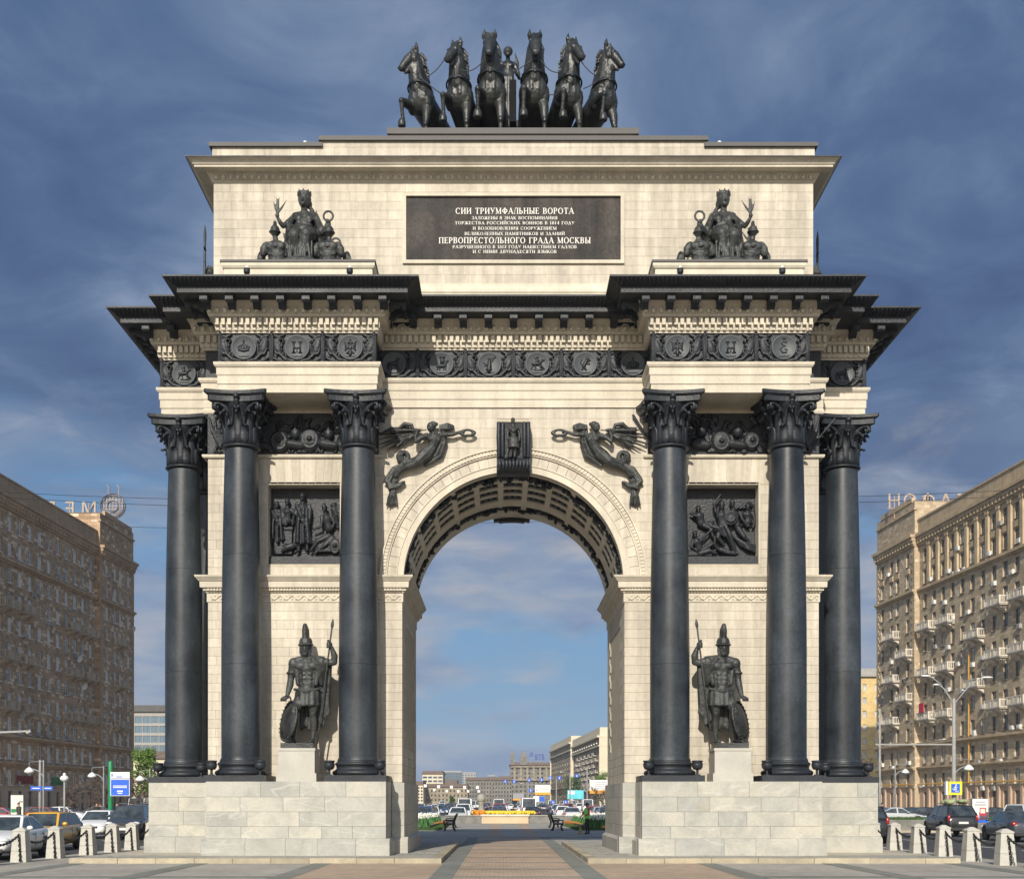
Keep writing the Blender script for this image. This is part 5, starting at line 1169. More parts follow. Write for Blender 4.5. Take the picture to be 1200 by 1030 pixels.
def emblem(kind):
    e = MB(); e.smooth = True; y = -.085
    if kind == 'crown':
        e.limb([(-.14, y, -.09), (0, y - .01, -.12), (.14, y, -.09)], .035, 6); e.limb([(-.15, y, -.05), (0, y, -.08), (.15, y, -.05)], .025, 6)
        for k in range(5): x = -.17 + k * .085; e.limb([(x * .85, y, -.04), (x, y, .04 - .02 * abs(k - 2)), (x * .6, y, .09 - .02 * abs(k - 2))], [.03, .03, .02], 6)
        e.ball((0, y, .14), .03, 8, 5); e.bar((0, y, .15), (0, y, .21), .02); e.bar((-.03, y, .185), (.03, y, .185), .02)
    elif kind == 'letter':
        for s in (-1, 1): e.bar((s * .10, y, -.17), (s * .10, y, .15), .05); e.bar((s * .10 - .06, y, -.17), (s * .10 + .06, y, -.17), .03); e.bar((s * .10 - .06, y, .15), (s * .10 + .06, y, .15), .03)
        e.bar((-.1, y, -.03), (.1, y, -.03), .035); e.bar((0, y, -.17), (0, y, -.05), .03)
    elif kind == 'eagle':
        e.ball((0, y, -.02), (.06, .04, .11)); e.ball((-.04, y, .13), .035, 8, 5); e.ball((.04, y, .13), .035, 8, 5); e.limb([(-.06, y, .13), (-.10, y, .12)], [.02, .006], 5); e.limb([(.06, y, .13), (.10, y, .12)], [.02, .006], 5)
        for s in (-1, 1):
            for k in range(5): e.limb([(s * .04, y, .04 - .01 * k), (s * (.12 + .01 * k), y, .10 - .05 * k), (s * (.19 - .012 * k), y, .17 - .075 * k)], [.03, .03, .01], 6)
            e.limb([(s * .03, y, -.1), (s * .10, y, -.19)], [.025, .03], 6)
        e.limb([(0, y, -.1), (0, y, -.22)], [.04, .07], 6); e.ball((0, y, .21), .03, 8, 5)
    elif kind == 'monogram':
        e.limb([(.07, y, .14), (-.02, y, .17), (-.08, y, .10), (-.02, y, .04), (.03, y, .03)], .022, 6); e.limb([(-.02, y, .03), (-.12, y, -.06), (-.05, y, -.17), (.07, y, -.16), (.10, y, -.08), (.03, y, -.07)], .022, 6); e.bar((-.05, y, .23), (.05, y, .27), .02); e.bar((.05, y, .23), (-.05, y, .27), .02)
    elif kind == 'beast':
        e.limb([(-.12, y, -.08), (.10, y, -.07)], [.06, .065], 8); e.limb([(.10, y, -.04), (.15, y, .06)], [.05, .04], 6); e.ball((.17, y, .08), (.06, .03, .04))
        for x in (-.13, -.06, .07, .13): e.limb([(x, y, -.1), (x, y, -.2)], [.03, .02], 5)
        e.box(-.05, .09, y - .02, y + .03, .0, .2); e.bar((-.07, y, .2), (.11, y, .2), .05)
    elif kind == 'trumpeter':
        e.limb([(-.02, y, -.2), (0, y, -.05), (.0, y, .08)], [.10, .07, .06], 8); e.ball((-.02, y, .14), .045, 8, 6); e.limb([(.0, y, .13), (.1, y, .17), (.17, y, .2)], [.012, .018, .035], 6); e.limb([(.03, y, .06), (.1, y, .09), (.12, y, .16)], .025, 6); e.limb([(-.03, y, .04), (-.12, y, -.02), (-.18, y, .02)], [.035, .03, .02], 6); e.limb([(-.05, y, .0), (-.15, y, -.08)], [.05, .02], 6)
    elif kind == 'rider':
        e.limb([(-.13, y, -.02), (.08, y, .0)], [.06, .06], 8); e.limb([(.08, y, .02), (.15, y, .1)], [.045, .04], 6); e.ball((.18, y, .11), (.055, .03, .035)); e.limb([(-.02, y, .02), (-.01, y, .13)], [.05, .045], 6); e.ball((0, y, .19), .038, 8, 6); e.limb([(.02, y, .12), (.10, y, .04)], .025, 5); e.bar((-.1, y, .2), (.19, y, -.19), .016)
        for x, d in ((-.14, -.05), (-.08, .04), (.06, .07), (.12, .10)): e.limb([(x, y, -.05), (x + d, y, -.17)], [.03, .018], 5)
        e.limb([(-.1, y, -.2), (.05, y, -.21), (.18, y, -.18)], [.02, .04, .02], 6)
    elif kind == 'lion':
        e.limb([(-.05, y, -.1), (.0, y, .02), (.05, y, .1)], [.06, .055, .05], 8); e.ball((.07, y, .15), (.06, .04, .055)); e.limb([(.05, y, .06), (.15, y, .1)], .025, 5); e.limb([(.02, y, .0), (.13, y, -.01)], .025, 5); e.limb([(-.06, y, -.1), (.03, y, -.2)], [.04, .025], 5); e.limb([(-.07, y, -.1), (-.1, y, -.2)], [.04, .025], 5); e.limb([(-.08, y, -.08), (-.16, y, .02), (-.12, y, .12)], .018, 5)
    elif kind == 'horse':
        e.limb([(-.12, y, -.02), (.08, y, .02)], [.065, .07], 8); e.limb([(.09, y, .04), (.12, y, .14)], [.05, .04], 6); e.ball((.16, y, .14), (.055, .03, .035)); e.limb([(-.17, y, .0), (-.2, y, -.12)], [.03, .02], 5)
        for x, d in ((-.14, -.02), (-.08, .02), (.06, .05), (.11, .08)): e.limb([(x, y, -.05), (x + d, y, -.2)], [.03, .018], 5)
    return e.mesh('emblem', ['iron'])
EMB = {}
def frieze_unit(x, y, rz, kind):
    o = link('frieze_relief', FRZ, arch, (x, y, 15.195), rz)
    n_ = Vector((math.sin(rz), -math.cos(rz))) * .03
    d = link('frieze_medallion', MED, arch, (x + n_.x, y + n_.y, 15.66), rz)
    if kind not in EMB: EMB[kind] = emblem(kind)
    link('emblem', EMB[kind], d, (0, 0, 0))
yf = 39.45 + .04
for s, ks_ in ((-1, ('crown', 'letter', 'eagle')), (1, ('eagle', 'letter', 'monogram'))):
    for k, kind in enumerate(ks_): frieze_unit(s * 6.63 + (k - 1) * 1.63, yf, 0, kind)
    for k in range(4): link('fasces_post', PST, arch, (s * 6.63 + (k - 1.5) * 1.57, yf - .06, 15.20))
    frieze_unit(s * 10.68, 41.88 + .04, 0, 'rider' if s < 0 else 'horse'); link('fasces_post', PST, arch, (s * 11.40, 41.86, 15.20)); link('fasces_post', PST, arch, (s * 9.93, 41.86, 15.20))
    for y, kind in ((42.7, 'eagle'), (44.3, 'letter'), (45.9, 'crown')): frieze_unit(s * 11.40, y, R(90) * s, kind)
for k, kind in enumerate(('horse', 'beast', 'trumpeter', 'rider', 'lion', 'crown')): frieze_unit(-3.80 + k * 1.52, 40.99, 0, kind)
for k in range(5): link('fasces_post', PST, arch, (-3.04 + k * 1.52, 40.93, 15.20))

# --- floodlights standing on the ledges
def floodlight(x, y, z, rz, lab, grp='black floodlights on the pedestal ledges', ball=False, s=1.0):
    t = thing('floodlight', lab, 'floodlight', (x, y, z), rz, grp)
    m = MB(); m.smooth = True
    m.limb([(0, 0, .0), (0, 0, .16)], .04, 8); m.lathe([(.10, 0), (.10, .03)], 12); m.build('stand', 'iron', t)
    m = MB(); m.smooth = True; m.lathe([(.02, .16), (.12, .18), (.165, .26), (.17, .34), (.15, .40), (.17, .41), (.17, .45), (.02, .46)], 14); m.build('lamp_housing', 'iron', t)
    if ball: m = MB(); m.smooth = True; m.ball((0, 0, .52), .09, 12, 8); m.build('lamp_globe', 'letter_white', t)
    return t
i = 0
for x, what in ((-9.2, 'left of the outer left column'), (-7.72, 'right of the outer left column'), (-5.62, 'left of the inner left column'), (-4.08, 'right of the inner left column'), (4.10, 'left of the inner right column'), (5.58, 'right of the inner right column'), (7.70, 'left of the outer right column'), (9.22, 'right of the outer right column')):
    floodlight(x, 39.2, 2.52 if abs(abs(x) - 6.64) > 3 and False else 2.576 if abs(abs(x) - 4.83) < .93 or abs(abs(x) - 8.47) < .93 else 2.386, 0, 'round black floodlight on the ledge ' + what)
for s, w in ((-1, 'left'), (1, 'right')):
    for x, ww in ((11.5, 'outer'), (10.1, 'inner')): floodlight(s * x, 41.72, 2.576, 0, 'round black floodlight on the %s side of the %s side column base' % (ww, w))
for px, z, what in ((289.5, 18.2, 'left end of the left'), (410, 18.2, 'right end of the left'), (797, 18.2, 'left end of the right'), (916.5, 18.2, 'right end of the right')):
    t = floodlight(PX(px, 39.45), 39.42, 17.42, 0, 'small lamp with a white globe at the %s group plinth' % what, 'globe lamps before the seated groups', True)
    t.scale = (.6, .6, .6)
    for c in t.children: c.location.z = .62
    m = MB(); m.bar((0, 0, 0), (0, 0, .62), .06); m.build('lamp_post', 'iron', t)
for px in (357.5, 843): tag(link('roof_lamp', (lambda mb: (setattr(mb, 'smooth', True), mb.ball((0, 0, .08), .075, 10, 7), mb.lathe([(.07, 0), (.05, .05)], 10), mb.mesh('roof_lamp', ['letter_white']))[-1])(MB()), None, (PX(px, 41.1), 41.1, 22.68)), 'small white lamp on the %s parapet coping' % ('left' if px < 600 else 'right'), 'lamp', 'white lamps on the parapet')
# ------------------------------------------------------------------ buildings along the avenue
link = _link
def stonework(name, c1, c2, c3, bw=.95, rh=.46, axis=('Y', 'Z'), rough=.85):
    m = bpy.data.materials.new(name); m.use_nodes = True; t = m.node_tree; b = t.nodes['Principled BSDF']
    P = N(t, 'ShaderNodeNewGeometry').outputs['Position']; s = N(t, 'ShaderNodeSeparateXYZ'); t.links.new(P, s.inputs[0])
    cb = N(t, 'ShaderNodeCombineXYZ'); t.links.new(mathn(t, 'ADD', s.outputs[1], s.outputs[0]), cb.inputs[0]); t.links.new(s.outputs[2], cb.inputs[1])
    br = N(t, 'ShaderNodeTexBrick', i_Scale=1.0); t.links.new(cb.outputs[0], br.inputs['Vector'])
    br.inputs['Brick Width'].default_value = bw; br.inputs['Row Height'].default_value = rh; br.inputs['Mortar Size'].default_value = .02
    br.inputs['Color1'].default_value = (0, 0, 0, 1); br.inputs['Color2'].default_value = (1, 1, 1, 1); br.inputs['Mortar'].default_value = (.0, .0, .0, 1)
    c = ramp(t, br.outputs[0], [(0, c1), (.55, c2), (.82, c2), (.93, c3)])
    c = mixc(t, 1.0, c, ramp(t, noise(t, P, .12, 5, .6), [(.3, .8), (.7, 1.12)]), 'MULTIPLY')
    c = mixc(t, 1.0, c, ramp(t, noise(t, P, 1.3, 4, .6), [(.3, .85), (.7, 1.08)]), 'MULTIPLY')
    t.links.new(c, b.inputs['Base Color']); b.inputs['Roughness'].default_value = rough; b.inputs['Specular IOR Level'].default_value = .2
    M[name] = m
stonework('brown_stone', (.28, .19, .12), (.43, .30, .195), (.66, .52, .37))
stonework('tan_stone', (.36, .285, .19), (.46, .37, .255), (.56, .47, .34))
stonework('yellow_brick', (.50, .36, .16), (.56, .42, .20), (.60, .46, .24), .5, .2)
stonework('grey_stone', (.15, .14, .125), (.19, .18, .16), (.24, .23, .21), 1.4, .7)
stonework('sand_stone', (.25, .21, .15), (.30, .255, .185), (.36, .31, .235), 1.4, .7)
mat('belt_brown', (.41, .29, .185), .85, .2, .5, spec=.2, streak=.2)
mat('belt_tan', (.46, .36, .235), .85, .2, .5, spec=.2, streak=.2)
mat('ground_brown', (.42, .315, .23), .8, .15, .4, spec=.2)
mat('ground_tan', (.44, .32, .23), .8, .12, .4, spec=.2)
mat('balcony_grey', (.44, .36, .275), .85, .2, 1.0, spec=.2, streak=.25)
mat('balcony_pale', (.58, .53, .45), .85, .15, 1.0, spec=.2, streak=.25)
mat('window_frame', (.74, .74, .72), .5, .1, 1.0)
mat('window_dark', (.20, .17, .14), .5, .1, 1.0)
mat('pane', (.022, .027, .032), .08, .3, .7, spec=.8)
mat('pane_curtain', (.40, .41, .41), .3, .4, 1.2, spec=.6)
mat('pane_blue', (.035, .075, .12), .06, .4, .15, spec=.9)
mat('unit_white', (.56, .55, .52), .5, .1, 3)
mat('unit_grey', (.28, .27, .25), .6, .2, 3)
mat('pipe_yellow', (.55, .30, .04), .5, .1, 2)
mat('roof_brown', (.12, .085, .07), .7, .2, .5)
mat('glass_wall', (.06, .11, .16), .08, .3, .05, spec=.9)
mat('office_cream', (.56, .49, .36), .7, .1, .3)
mat('shop_red', (.20, .012, .02), .5, .1, 3)
mat('shop_green', (.02, .16, .05), .5, .1, 3)
mat('sign_letter', (.34, .28, .23), .6, .2, 2)
mat('letter_blue', (.015, .05, .25), .4, .1, 2)
def wall_grid(mb, u0, u1, z0, z1, wins, d=.28, y=0.0):
    rows = {}
    for w in wins: rows.setdefault((w[2], w[3]), []).append(w)
    z = z0
    Q = lambda a, b, c, e, yy=y: mb.add([(a, yy, c), (b, yy, c), (b, yy, e), (a, yy, e)], [(0, 1, 2, 3)])
    for (a, b) in sorted(rows):
        if a > z: Q(u0, u1, z, a)
        u = u0
        for w in sorted(rows[(a, b)]):
            Q(u, w[0], a, b); u = w[1]; p, q = w[0], w[1]
            mb.add([(p, y, a), (p, y + d, a), (p, y + d, b), (p, y, b), (q, y, a), (q, y + d, a), (q, y + d, b), (q, y, b)], [(0, 1, 2, 3), (4, 7, 6, 5), (0, 4, 5, 1), (3, 2, 6, 7)])
        Q(u, u1, a, b); z = b
    Q(u0, u1, z, z1)
def win_mesh(w, h, m):
    b = MB(); t = .09
    b.box(-w / 2, w / 2, -.03, .05, 0, t); b.box(-w / 2, w / 2, -.03, .05, h - t, h); b.box(-w / 2, -w / 2 + t, -.028, .048, t, h - t); b.box(w / 2 - t, w / 2, -.028, .048, t, h - t)
    b.box(-.045 + w * .12, .045 + w * .12, -.026, .046, t, h - t); b.box(-w / 2 + t, w * .12, -.024, .044, h * .70, h * .70 + .07)
    b.box(-w / 2 - .06, w / 2 + .06, -.36, .0, -.09, -.004)
    return b.mesh('window', [m])
def pane_mesh(w, h, m): return MB().add([(-w / 2, .02, .02), (w / 2, .02, .02), (w / 2, .02, h - .02), (-w / 2, .02, h - .02)], [(0, 1, 2, 3)]).mesh('pane', [m])
ROWS = [5.2, 8.7, 12.2, 15.5, 18.8, 22.1, 25.5, 28.9, 32.1, 35.7, 39.0]
def balcony_mesh(w, m, baluster):
    b = MB(); b.box(-w / 2, w / 2, -1.15, .02, 0, .16); b.box(-w / 2 + .1, w / 2 - .1, -1.05, .02, -.14, -.002)
    for s in (-1, 1): b.prism([(.0, -.16), (-.95, -.16), (-.85, -.35), (-.3, -.62), (.0, -.85)], s * w * .28 - .55, s * w * .28 + .55, 'x')
    r = MB(); r.box(-w / 2, w / 2, -1.15, -.98, .95, 1.10)
    for s in (-1, 1): r.box(s * w / 2 - (.16 if s > 0 else 0), s * w / 2 + (0 if s > 0 else .16), -.98, .0, .95, 1.10); r.box(s * (w / 2 - .12) - .14, s * (w / 2 - .12) + .14, -1.17, -.93, .165, 1.12)
    n = 9
    for k in range(n):
        x = -w / 2 + .35 + (w - .7) * k / (n - 1)
        if k in (3, 5) or (not baluster and k == 4): r.box(x - .26, x + .26, -1.14, -1.0, .165, .95)
        else: r.box(x - .07, x + .07, -1.12, -1.02, .165, .95)
    for s in (-1, 1):
        for k in range(3): r.box(s * (w / 2 - .06) - .05, s * (w / 2 - .06) + .05, -.8 + .28 * k, -.7 + .28 * k, .165, .95)
    return b.mesh('balcony', [m]), r.mesh('balustrade', [m])
def apartment(lab, O, ang, side, wall, belt, ground, bal_m, frame_m, U_main, U_pav, cols, pcols, balconies, seed):
    rr = random.Random(seed); t = thing('apartment_block', lab, 'building', (*O, -.1), ang)
    wm = win_mesh(1.4, 2.0, frame_m); panes = [pane_mesh(1.4, 2.0, p) for p in (('pane', 'pane', 'pane_curtain', 'pane') if side > 0 else ('pane_curtain', 'pane', 'pane_curtain', 'pane_blue'))]
    shop = win_mesh(1.3, 2.9, 'window_dark'); shop_p = pane_mesh(1.3, 2.9, 'pane')
    wins = []; pw = []
    m = MB()
    for u in cols: wins += [(u - .7, u + .7, z - 1.0, z + 1.0) for z in ROWS] + [(u - .65, u + .65, .5, 3.4)]
    for u in pcols: pw += [(u - .7, u + .7, z - 1.0, z + 1.0) for z in ROWS] + [(u - .65, u + .65, .5, 3.4)]
    PJ = -.75                                         # the end pavilion stands forward
    wall_grid(m, *U_main, 4.0, 43.4, [w for w in wins if w[2] > 3.9]); wall_grid(m, *U_pav, 4.0, 47.6, [w for w in pw if w[2] > 3.9], y=PJ)
    e = U_pav[1] if side > 0 else U_pav[0]; f = U_pav[0] if side > 0 else U_pav[1]     # e: joint with the main wall, f: free end
    m.add([(e, PJ, 0), (e, 14, 0), (e, 14, 47.6), (e, PJ, 47.6)], [(0, 1, 2, 3)]); m.add([(f, PJ, 0), (f, 14, 0), (f, 14, 47.6), (f, PJ, 47.6)], [(0, 1, 2, 3)])
    n_ = U_main[1] if side > 0 else U_main[0]; m.add([(n_, 0, 0), (n_, 14, 0), (n_, 14, 43.4), (n_, 0, 43.4)], [(0, 1, 2, 3)])
    a, b_ = min(U_main[0], U_pav[0]), max(U_main[1], U_pav[1]); m.add([(a, 14, 0), (b_, 14, 0), (b_, 14, 43.4), (a, 14, 43.4)], [(0, 1, 2, 3)])
    m.build('wall', wall, t, fix=False)
    m = MB(); wall_grid(m, *U_main, 0, 4.0, [w for w in wins if w[2] < 3.9]); wall_grid(m, *U_pav, 0, 4.0, [w for w in pw if w[2] < 3.9], y=PJ); m.build('ground_floor_wall', ground, t, fix=False)
    m = MB(); m.box(*U_main, .02, 14, 43.3, 43.42); m.box(*U_pav, PJ + .02, 14, 47.5, 47.62); m.build('roof', 'roof_brown', t)
    for z0, z1, d in ((4.0, 4.25, .15), (6.75, 7.0, .30), (7.0, 7.22, .55), (10.25, 10.5, .30), (10.5, 10.85, .65), (33.55, 33.8, .25), (33.8, 34.15, .5), (40.7, 41.0, .25), (41.0, 41.5, .4), (41.5, 42.0, .6), (42.0, 42.45, .85)):
        m = MB(); m.box(*U_main, -d, .05, z0, z1); m.box(U_pav[0] - d * .4, U_pav[1] + d * .4, PJ - d, PJ + .05, z0 + .003, z1 + .003); m.build('belt_cornice', belt, t)
    m = MB(); m.box(*U_main, -.25, .3, 42.45, 44.5); m.box(*U_main, -.40, .35, 44.5, 44.75); m.box(U_pav[0] - .2, U_pav[1] + .2, PJ - .2, PJ + .3, 46.2, 46.5); m.box(U_pav[0] + 2, U_pav[1] - 1, PJ - .1, PJ + .4, 47.6, 48.3); m.build('parapet', belt, t)
    m = MB()
    for k in range(int((U_main[1] - U_main[0]) / 1.1)): u = U_main[0] + .6 + k * 1.1; m.box(u - .2, u + .2, -.6, -.2, 41.05, 41.49)
    for k in range(14):
        u = U_pav[0] + .6 + k * 1.1
        if u < U_pav[1]: m.box(u - .2, u + .2, PJ - .6, PJ - .2, 41.05, 41.49)
    m.build('cornice_bracket', belt, t)['kind'] = 'stuff'
    m = MB()
    for k in range(60):
        z = 11.0 + k * .58; w = 1.3 if k % 2 else .75
        if z > 40.5: break
        for ee, sg in ((e, -side), (f, side)): a, b_ = sorted((ee + (.09 * -sg), ee + sg * w)); m.box(a, b_, PJ - .10, PJ + .02, z + .02, z + .56)
    m.build('quoin', belt, t)['kind'] = 'stuff'
    if side > 0:                                      # tall pilasters between the top two storeys
        for i in range(len(cols) - 1):
            u = (cols[i] + cols[i + 1]) / 2; m = MB(); m.box(u - .42, u + .42, -.28, .02, 34.15, 40.2); m.box(u - .55, u + .55, -.36, .02, 40.2, 40.69); m.build('pilaster', belt, t)
        for u in cols + pcols: m = MB(); y = PJ if u in pcols else 0; m.box(u - .7, u + .7, y - .12, y + .02, 36.9, 37.7); m.build('spandrel_panel', belt, t)
        for u in [c + 1.7 for c in cols] + [c + 1.5 for c in pcols]: y = PJ if u - 1.5 in pcols else 0; MB().box(u - .3, u + .3, y - .25, y + .02, .0, 4.0).build('pilaster', ground, t)
    for (us, y) in ((cols, 0), (pcols, PJ)):
        for u in us:
            for z in ROWS: w = link('window', wm, t, (u, y + .20, z - 1.0)); link('pane', rr.choice(panes), w)
            w = link('shop_window', shop, t, (u, y + .2, .5)); link('pane', shop_p, w)
    bm_, br_ = balcony_mesh(4.6, bal_m, side > 0)
    for u, z in balconies: o = link('balcony', bm_, t, (u, PJ if min(U_pav) < u < max(U_pav) else 0, z - 1.35)); link('balustrade', br_, o)
    ac = MB(); ac.box(-.42, .42, -.38, -.02, 0, .6); ac.lathe([(.24, -.40), (.24, -.375)], 14, (.08, 0, .3), 'y'); acm = [ac.mesh('air_conditioner', [x]) for x in ('unit_white', 'unit_grey')]
    for k in range(90 if side > 0 else 60):
        u = rr.choice(cols + pcols); z = rr.choice(ROWS); link('air_conditioner', acm[0] if side > 0 and rr.random() < .8 else acm[1], t, (u + rr.choice((-1.0, 1.0, .4)), (PJ if u in pcols else 0), z - 1.0 - rr.choice((.75, .1, .7))))
    return t
# left block: its wall faces the avenue and lies in shade; right block catches the raking sun
cl = [1.6 + 3.3 * k for k in range(19)]; pl = [66.2, 70.0, 72.6, 76.6]
def pick(u0, cs): return min(cs, key=lambda c: abs(c - u0))
# columns measured along the wall: the visible ones lie between u = 26 and 63 on the left
lb = []
for u in (29.5, 36.5, 53.0, 59.0):
    for z in (15.5, 22.1, 28.9) if u < 40 else (18.8, 25.5, 12.2 + 16.6 * 0): lb.append((u, z if u < 40 else z))
lb = [(29.6, 28.9), (29.6, 22.1), (29.6, 15.5), (36.4, 28.0 + .9), (36.4, 22.1), (36.4, 15.5), (52.8, 28.9), (52.8, 22.1), (52.8, 15.5), (59.3, 28.9), (59.3, 22.1), (59.3, 15.5), (71.3, 28.9), (71.3, 22.1), (71.3, 15.5), (19, 28.9), (19, 22.1), (12, 15.5), (12, 22.1)]
LO = (-67.3, 140.5)
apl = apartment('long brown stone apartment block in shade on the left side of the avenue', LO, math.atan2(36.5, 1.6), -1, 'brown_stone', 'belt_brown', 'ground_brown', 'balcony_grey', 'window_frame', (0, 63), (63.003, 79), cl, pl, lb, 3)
RO = (62.0, 211.5); RA = math.atan2(-35.5, 2.3)
cr = [18.2 + 3.3 * k for k in range(17)]; pr = [2.4, 6.4, 9.0, 13.2]
rb = []
for u, zs in ((19.8, (28.9, 22.1, 15.5)), (26.6, (28.9, 22.1, 15.5)), (43.0, (28.9, 22.1, 15.5)), (49.6, (28.9, 22.1, 15.5)), (7.6, (28.9, 22.1, 15.5)), (59.5, (28.9, 22.1, 15.5)), (36.4, (25.5, 18.8)), (13.0, (25.5, 18.8))):
    rb += [(u, z) for z in zs]
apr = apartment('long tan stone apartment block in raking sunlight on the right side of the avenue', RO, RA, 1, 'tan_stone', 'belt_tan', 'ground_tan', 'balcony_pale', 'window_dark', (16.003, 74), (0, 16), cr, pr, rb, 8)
m = MB(); m.limb([(16.2, -.35, 4.6), (73, -.35, 4.6)], .09, 6); m.build('gas_pipe', 'pipe_yellow', apr); m = MB(); m.limb([(34.3, -.35, 4.6), (34.3, -.35, 22.5)], .09, 6); m.build('gas_pipe', 'pipe_yellow', apr); m = MB(); m.limb([(.3, -1.1, 4.6), (16, -1.1, 4.6)], .09, 6); m.build('gas_pipe', 'pipe_yellow', apr)
MB().box(19.0, 20.7, -1.32, -1.18, 15.2, 16.6).build('red_cloth', mat('cloth_red', (.42, .03, .05), .8), apr)
for u, z in ((33.2, 13.6), (54, 23.5), (56, 19.5), (72, 31.2), (78.4, 31.2)):
    d = MB(); d.smooth = True; d.lathe([(.02, .12), (.3, .07), (.55, -.05), (.57, -.05), (.3, .11), (.02, .16)], 16, axis='y'); o = d.build('satellite_dish', 'unit_white' if z > 16 else 'unit_grey', apl); o.location = (u, -.9, z); o.rotation_euler = (R(25), 0, R(-20))
for u, w, c in ((33, 5.5, 'shop_red'), (45, 4.0, 'shop_green')):
    for k in range(6):
        bx = u + k * w / 6; m = MB(); m.box(bx, bx + .16, -.35, -.22, 4.4, 5.5); m.box(bx + .45, bx + .61, -.35, -.22, 4.4, 5.5); m.box(bx, bx + .6, -.34, -.23, 4.85 + .3 * (k % 2), 5.05 + .3 * (k % 2)); m.build('shop_letter', c, apl)

# roof signs, seen from behind
def roof_sign(lab, letters, globe=None):
    x0, y0, z0 = letters[0][1]; t = thing('roof_sign', lab, 'roof sign', (x0, y0, z0))
    for ch_, p in letters:
        me = text_mesh(ch_, 3.1, .16, 'sign_letter', 'sign_letter', mirror=True); link('sign_letter', me, t, (p[0] - x0, p[1] - y0, p[2] - z0 + .2))
        m = MB(); m.bar((p[0] - x0, p[1] - y0 - .2, -1.5 + p[2] - z0), (p[0] - x0, p[1] - y0 - .2, 2.2 + p[2] - z0), .12); m.bar((p[0] - x0 - 1.1, p[1] - y0 - .2, .1 + p[2] - z0), (p[0] - x0 + 1.1, p[1] - y0 - .2, .1 + p[2] - z0), .12); m.build('sign_frame', 'belt_brown', t)
    if globe:
        gx, gy, gz, gr = globe; m = MB(); m.smooth = True; m.lathe([(gr, -.3), (gr * 1.02, 0), (gr, .3)], 28, axis='y', cap=False); m.lathe([(gr * .86, -.25), (gr * .86, .25)], 28, axis='y', cap=False)
        for k in range(-3, 4): h = math.sqrt(max(.01, gr * gr - (k * gr / 4) ** 2)); m.bar((k * gr / 4, 0, -h), (k * gr / 4, 0, h), .14); m.bar((-h, .1, k * gr / 4), (h, .1, k * gr / 4), .14)
        m.lathe([(gr * .45, -.3), (gr * .45, .3)], 20, (0, 0, 0), 'y', cap=False)
        o = m.build('sign_globe', 'sign_letter', t); o.location = (gx - x0, gy - y0, gz - z0)
        for dx in (-.8, .9): m = MB(); m.limb([(dx, 0, gr * .9), (dx, 0, gr + 1.2), (dx - .3, 0, gr + 1.5)], .06, 6); o = m.build('sign_lamp', 'belt_brown', t); o.location = (gx - x0, gy - y0, gz - z0)
ys = 204
roof_sign('large rooftop letters seen from behind above the right apartment block', [(c, (PX(px, ys), ys, 48.1)) for c, px in (('Н', 1047.5), ('О', 1066), ('Ф', 1087), ('А', 1108), ('Г', 1127), ('Е', 1146), ('М', 1166))])
ys = 214
roof_sign('large rooftop letters and lattice globe seen from behind above the left apartment block', [(c, (PX(px, ys), ys, 49.2)) for c, px in (('М', 104.5), ('Е', 82), ('Г', 60), ('А', 38), ('Ф', 14), ('О', -8), ('Н', -30))], (PX(132.6, ys), ys, 50.9, 2.05))

# ------------------------------------------------------------------ buildings farther off
def block(name, lab, x0, x1, y0, h, m, rows, cols, depth=25, wf=.55, hf=.55, roofm='roof_brown', z0=2.0, cornice=.6, pane_m='pane', cat='building', sides=True, ang=0, parapet=1.2):
    t = thing(name, lab, cat, ((x0 + x1) / 2, y0, -.1), ang); W_ = x1 - x0; hw = W_ / 2
    fh = (h - z0 - .8) / rows; mb = MB(); pm = MB()
    def face(T, w, nc):
        mb.T = T; pm.T = T; cw = w / nc; ws = [(k * cw + cw * (1 - wf) / 2, k * cw + cw * (1 + wf) / 2, z0 + r * fh + fh * (1 - hf) / 2, z0 + r * fh + fh * (1 + hf) / 2) for k in range(nc) for r in range(rows)]
        wall_grid(mb, 0, w, 0, h, ws, .3)
        for a, b, c, d in ws: pm.add([(a, .22, c), (b, .22, c), (b, .22, d), (a, .22, d)], [(0, 1, 2, 3)])
        for a, b, c, d in ws:
            if cw * wf > 1.0: pm.box((a + b) / 2 - .06, (a + b) / 2 + .06, .14, .21, c, d)
    face(Matrix.Translation((-hw, 0, 0)), W_, cols); nd = max(2, round(cols * depth / W_))
    if sides:
        face(Matrix.Translation((-hw, depth, 0)) @ Matrix.Rotation(R(-90), 4, 'Z'), depth, nd); face(Matrix.Translation((hw, 0, 0)) @ Matrix.Rotation(R(90), 4, 'Z'), depth, nd)
    mb.T = None; mb.add([(-hw, depth, 0), (hw, depth, 0), (hw, depth, h), (-hw, depth, h)], [(0, 1, 2, 3)])
    mb.build('wall', m, t, fix=False); pm.T = None; pm.build('window_panes', pane_m, t, fix=False)['kind'] = 'stuff'
    c = MB(); c.box(-hw - cornice, hw + cornice, -cornice, depth + cornice, h - .002, h + .5); c.box(-hw + .1, hw - .1, .1, depth - .1, h + .5, h + .5 + parapet); c.build('roof', roofm, t)
    return t
def pxblock(name, lab, p0, p1, Y, ptop, m, rows, cols, **kw): return block(name, lab, PX(p0, Y), PX(p1, Y), Y, PZ(ptop, Y) + .1 - 1.7, m, rows, cols, **kw)
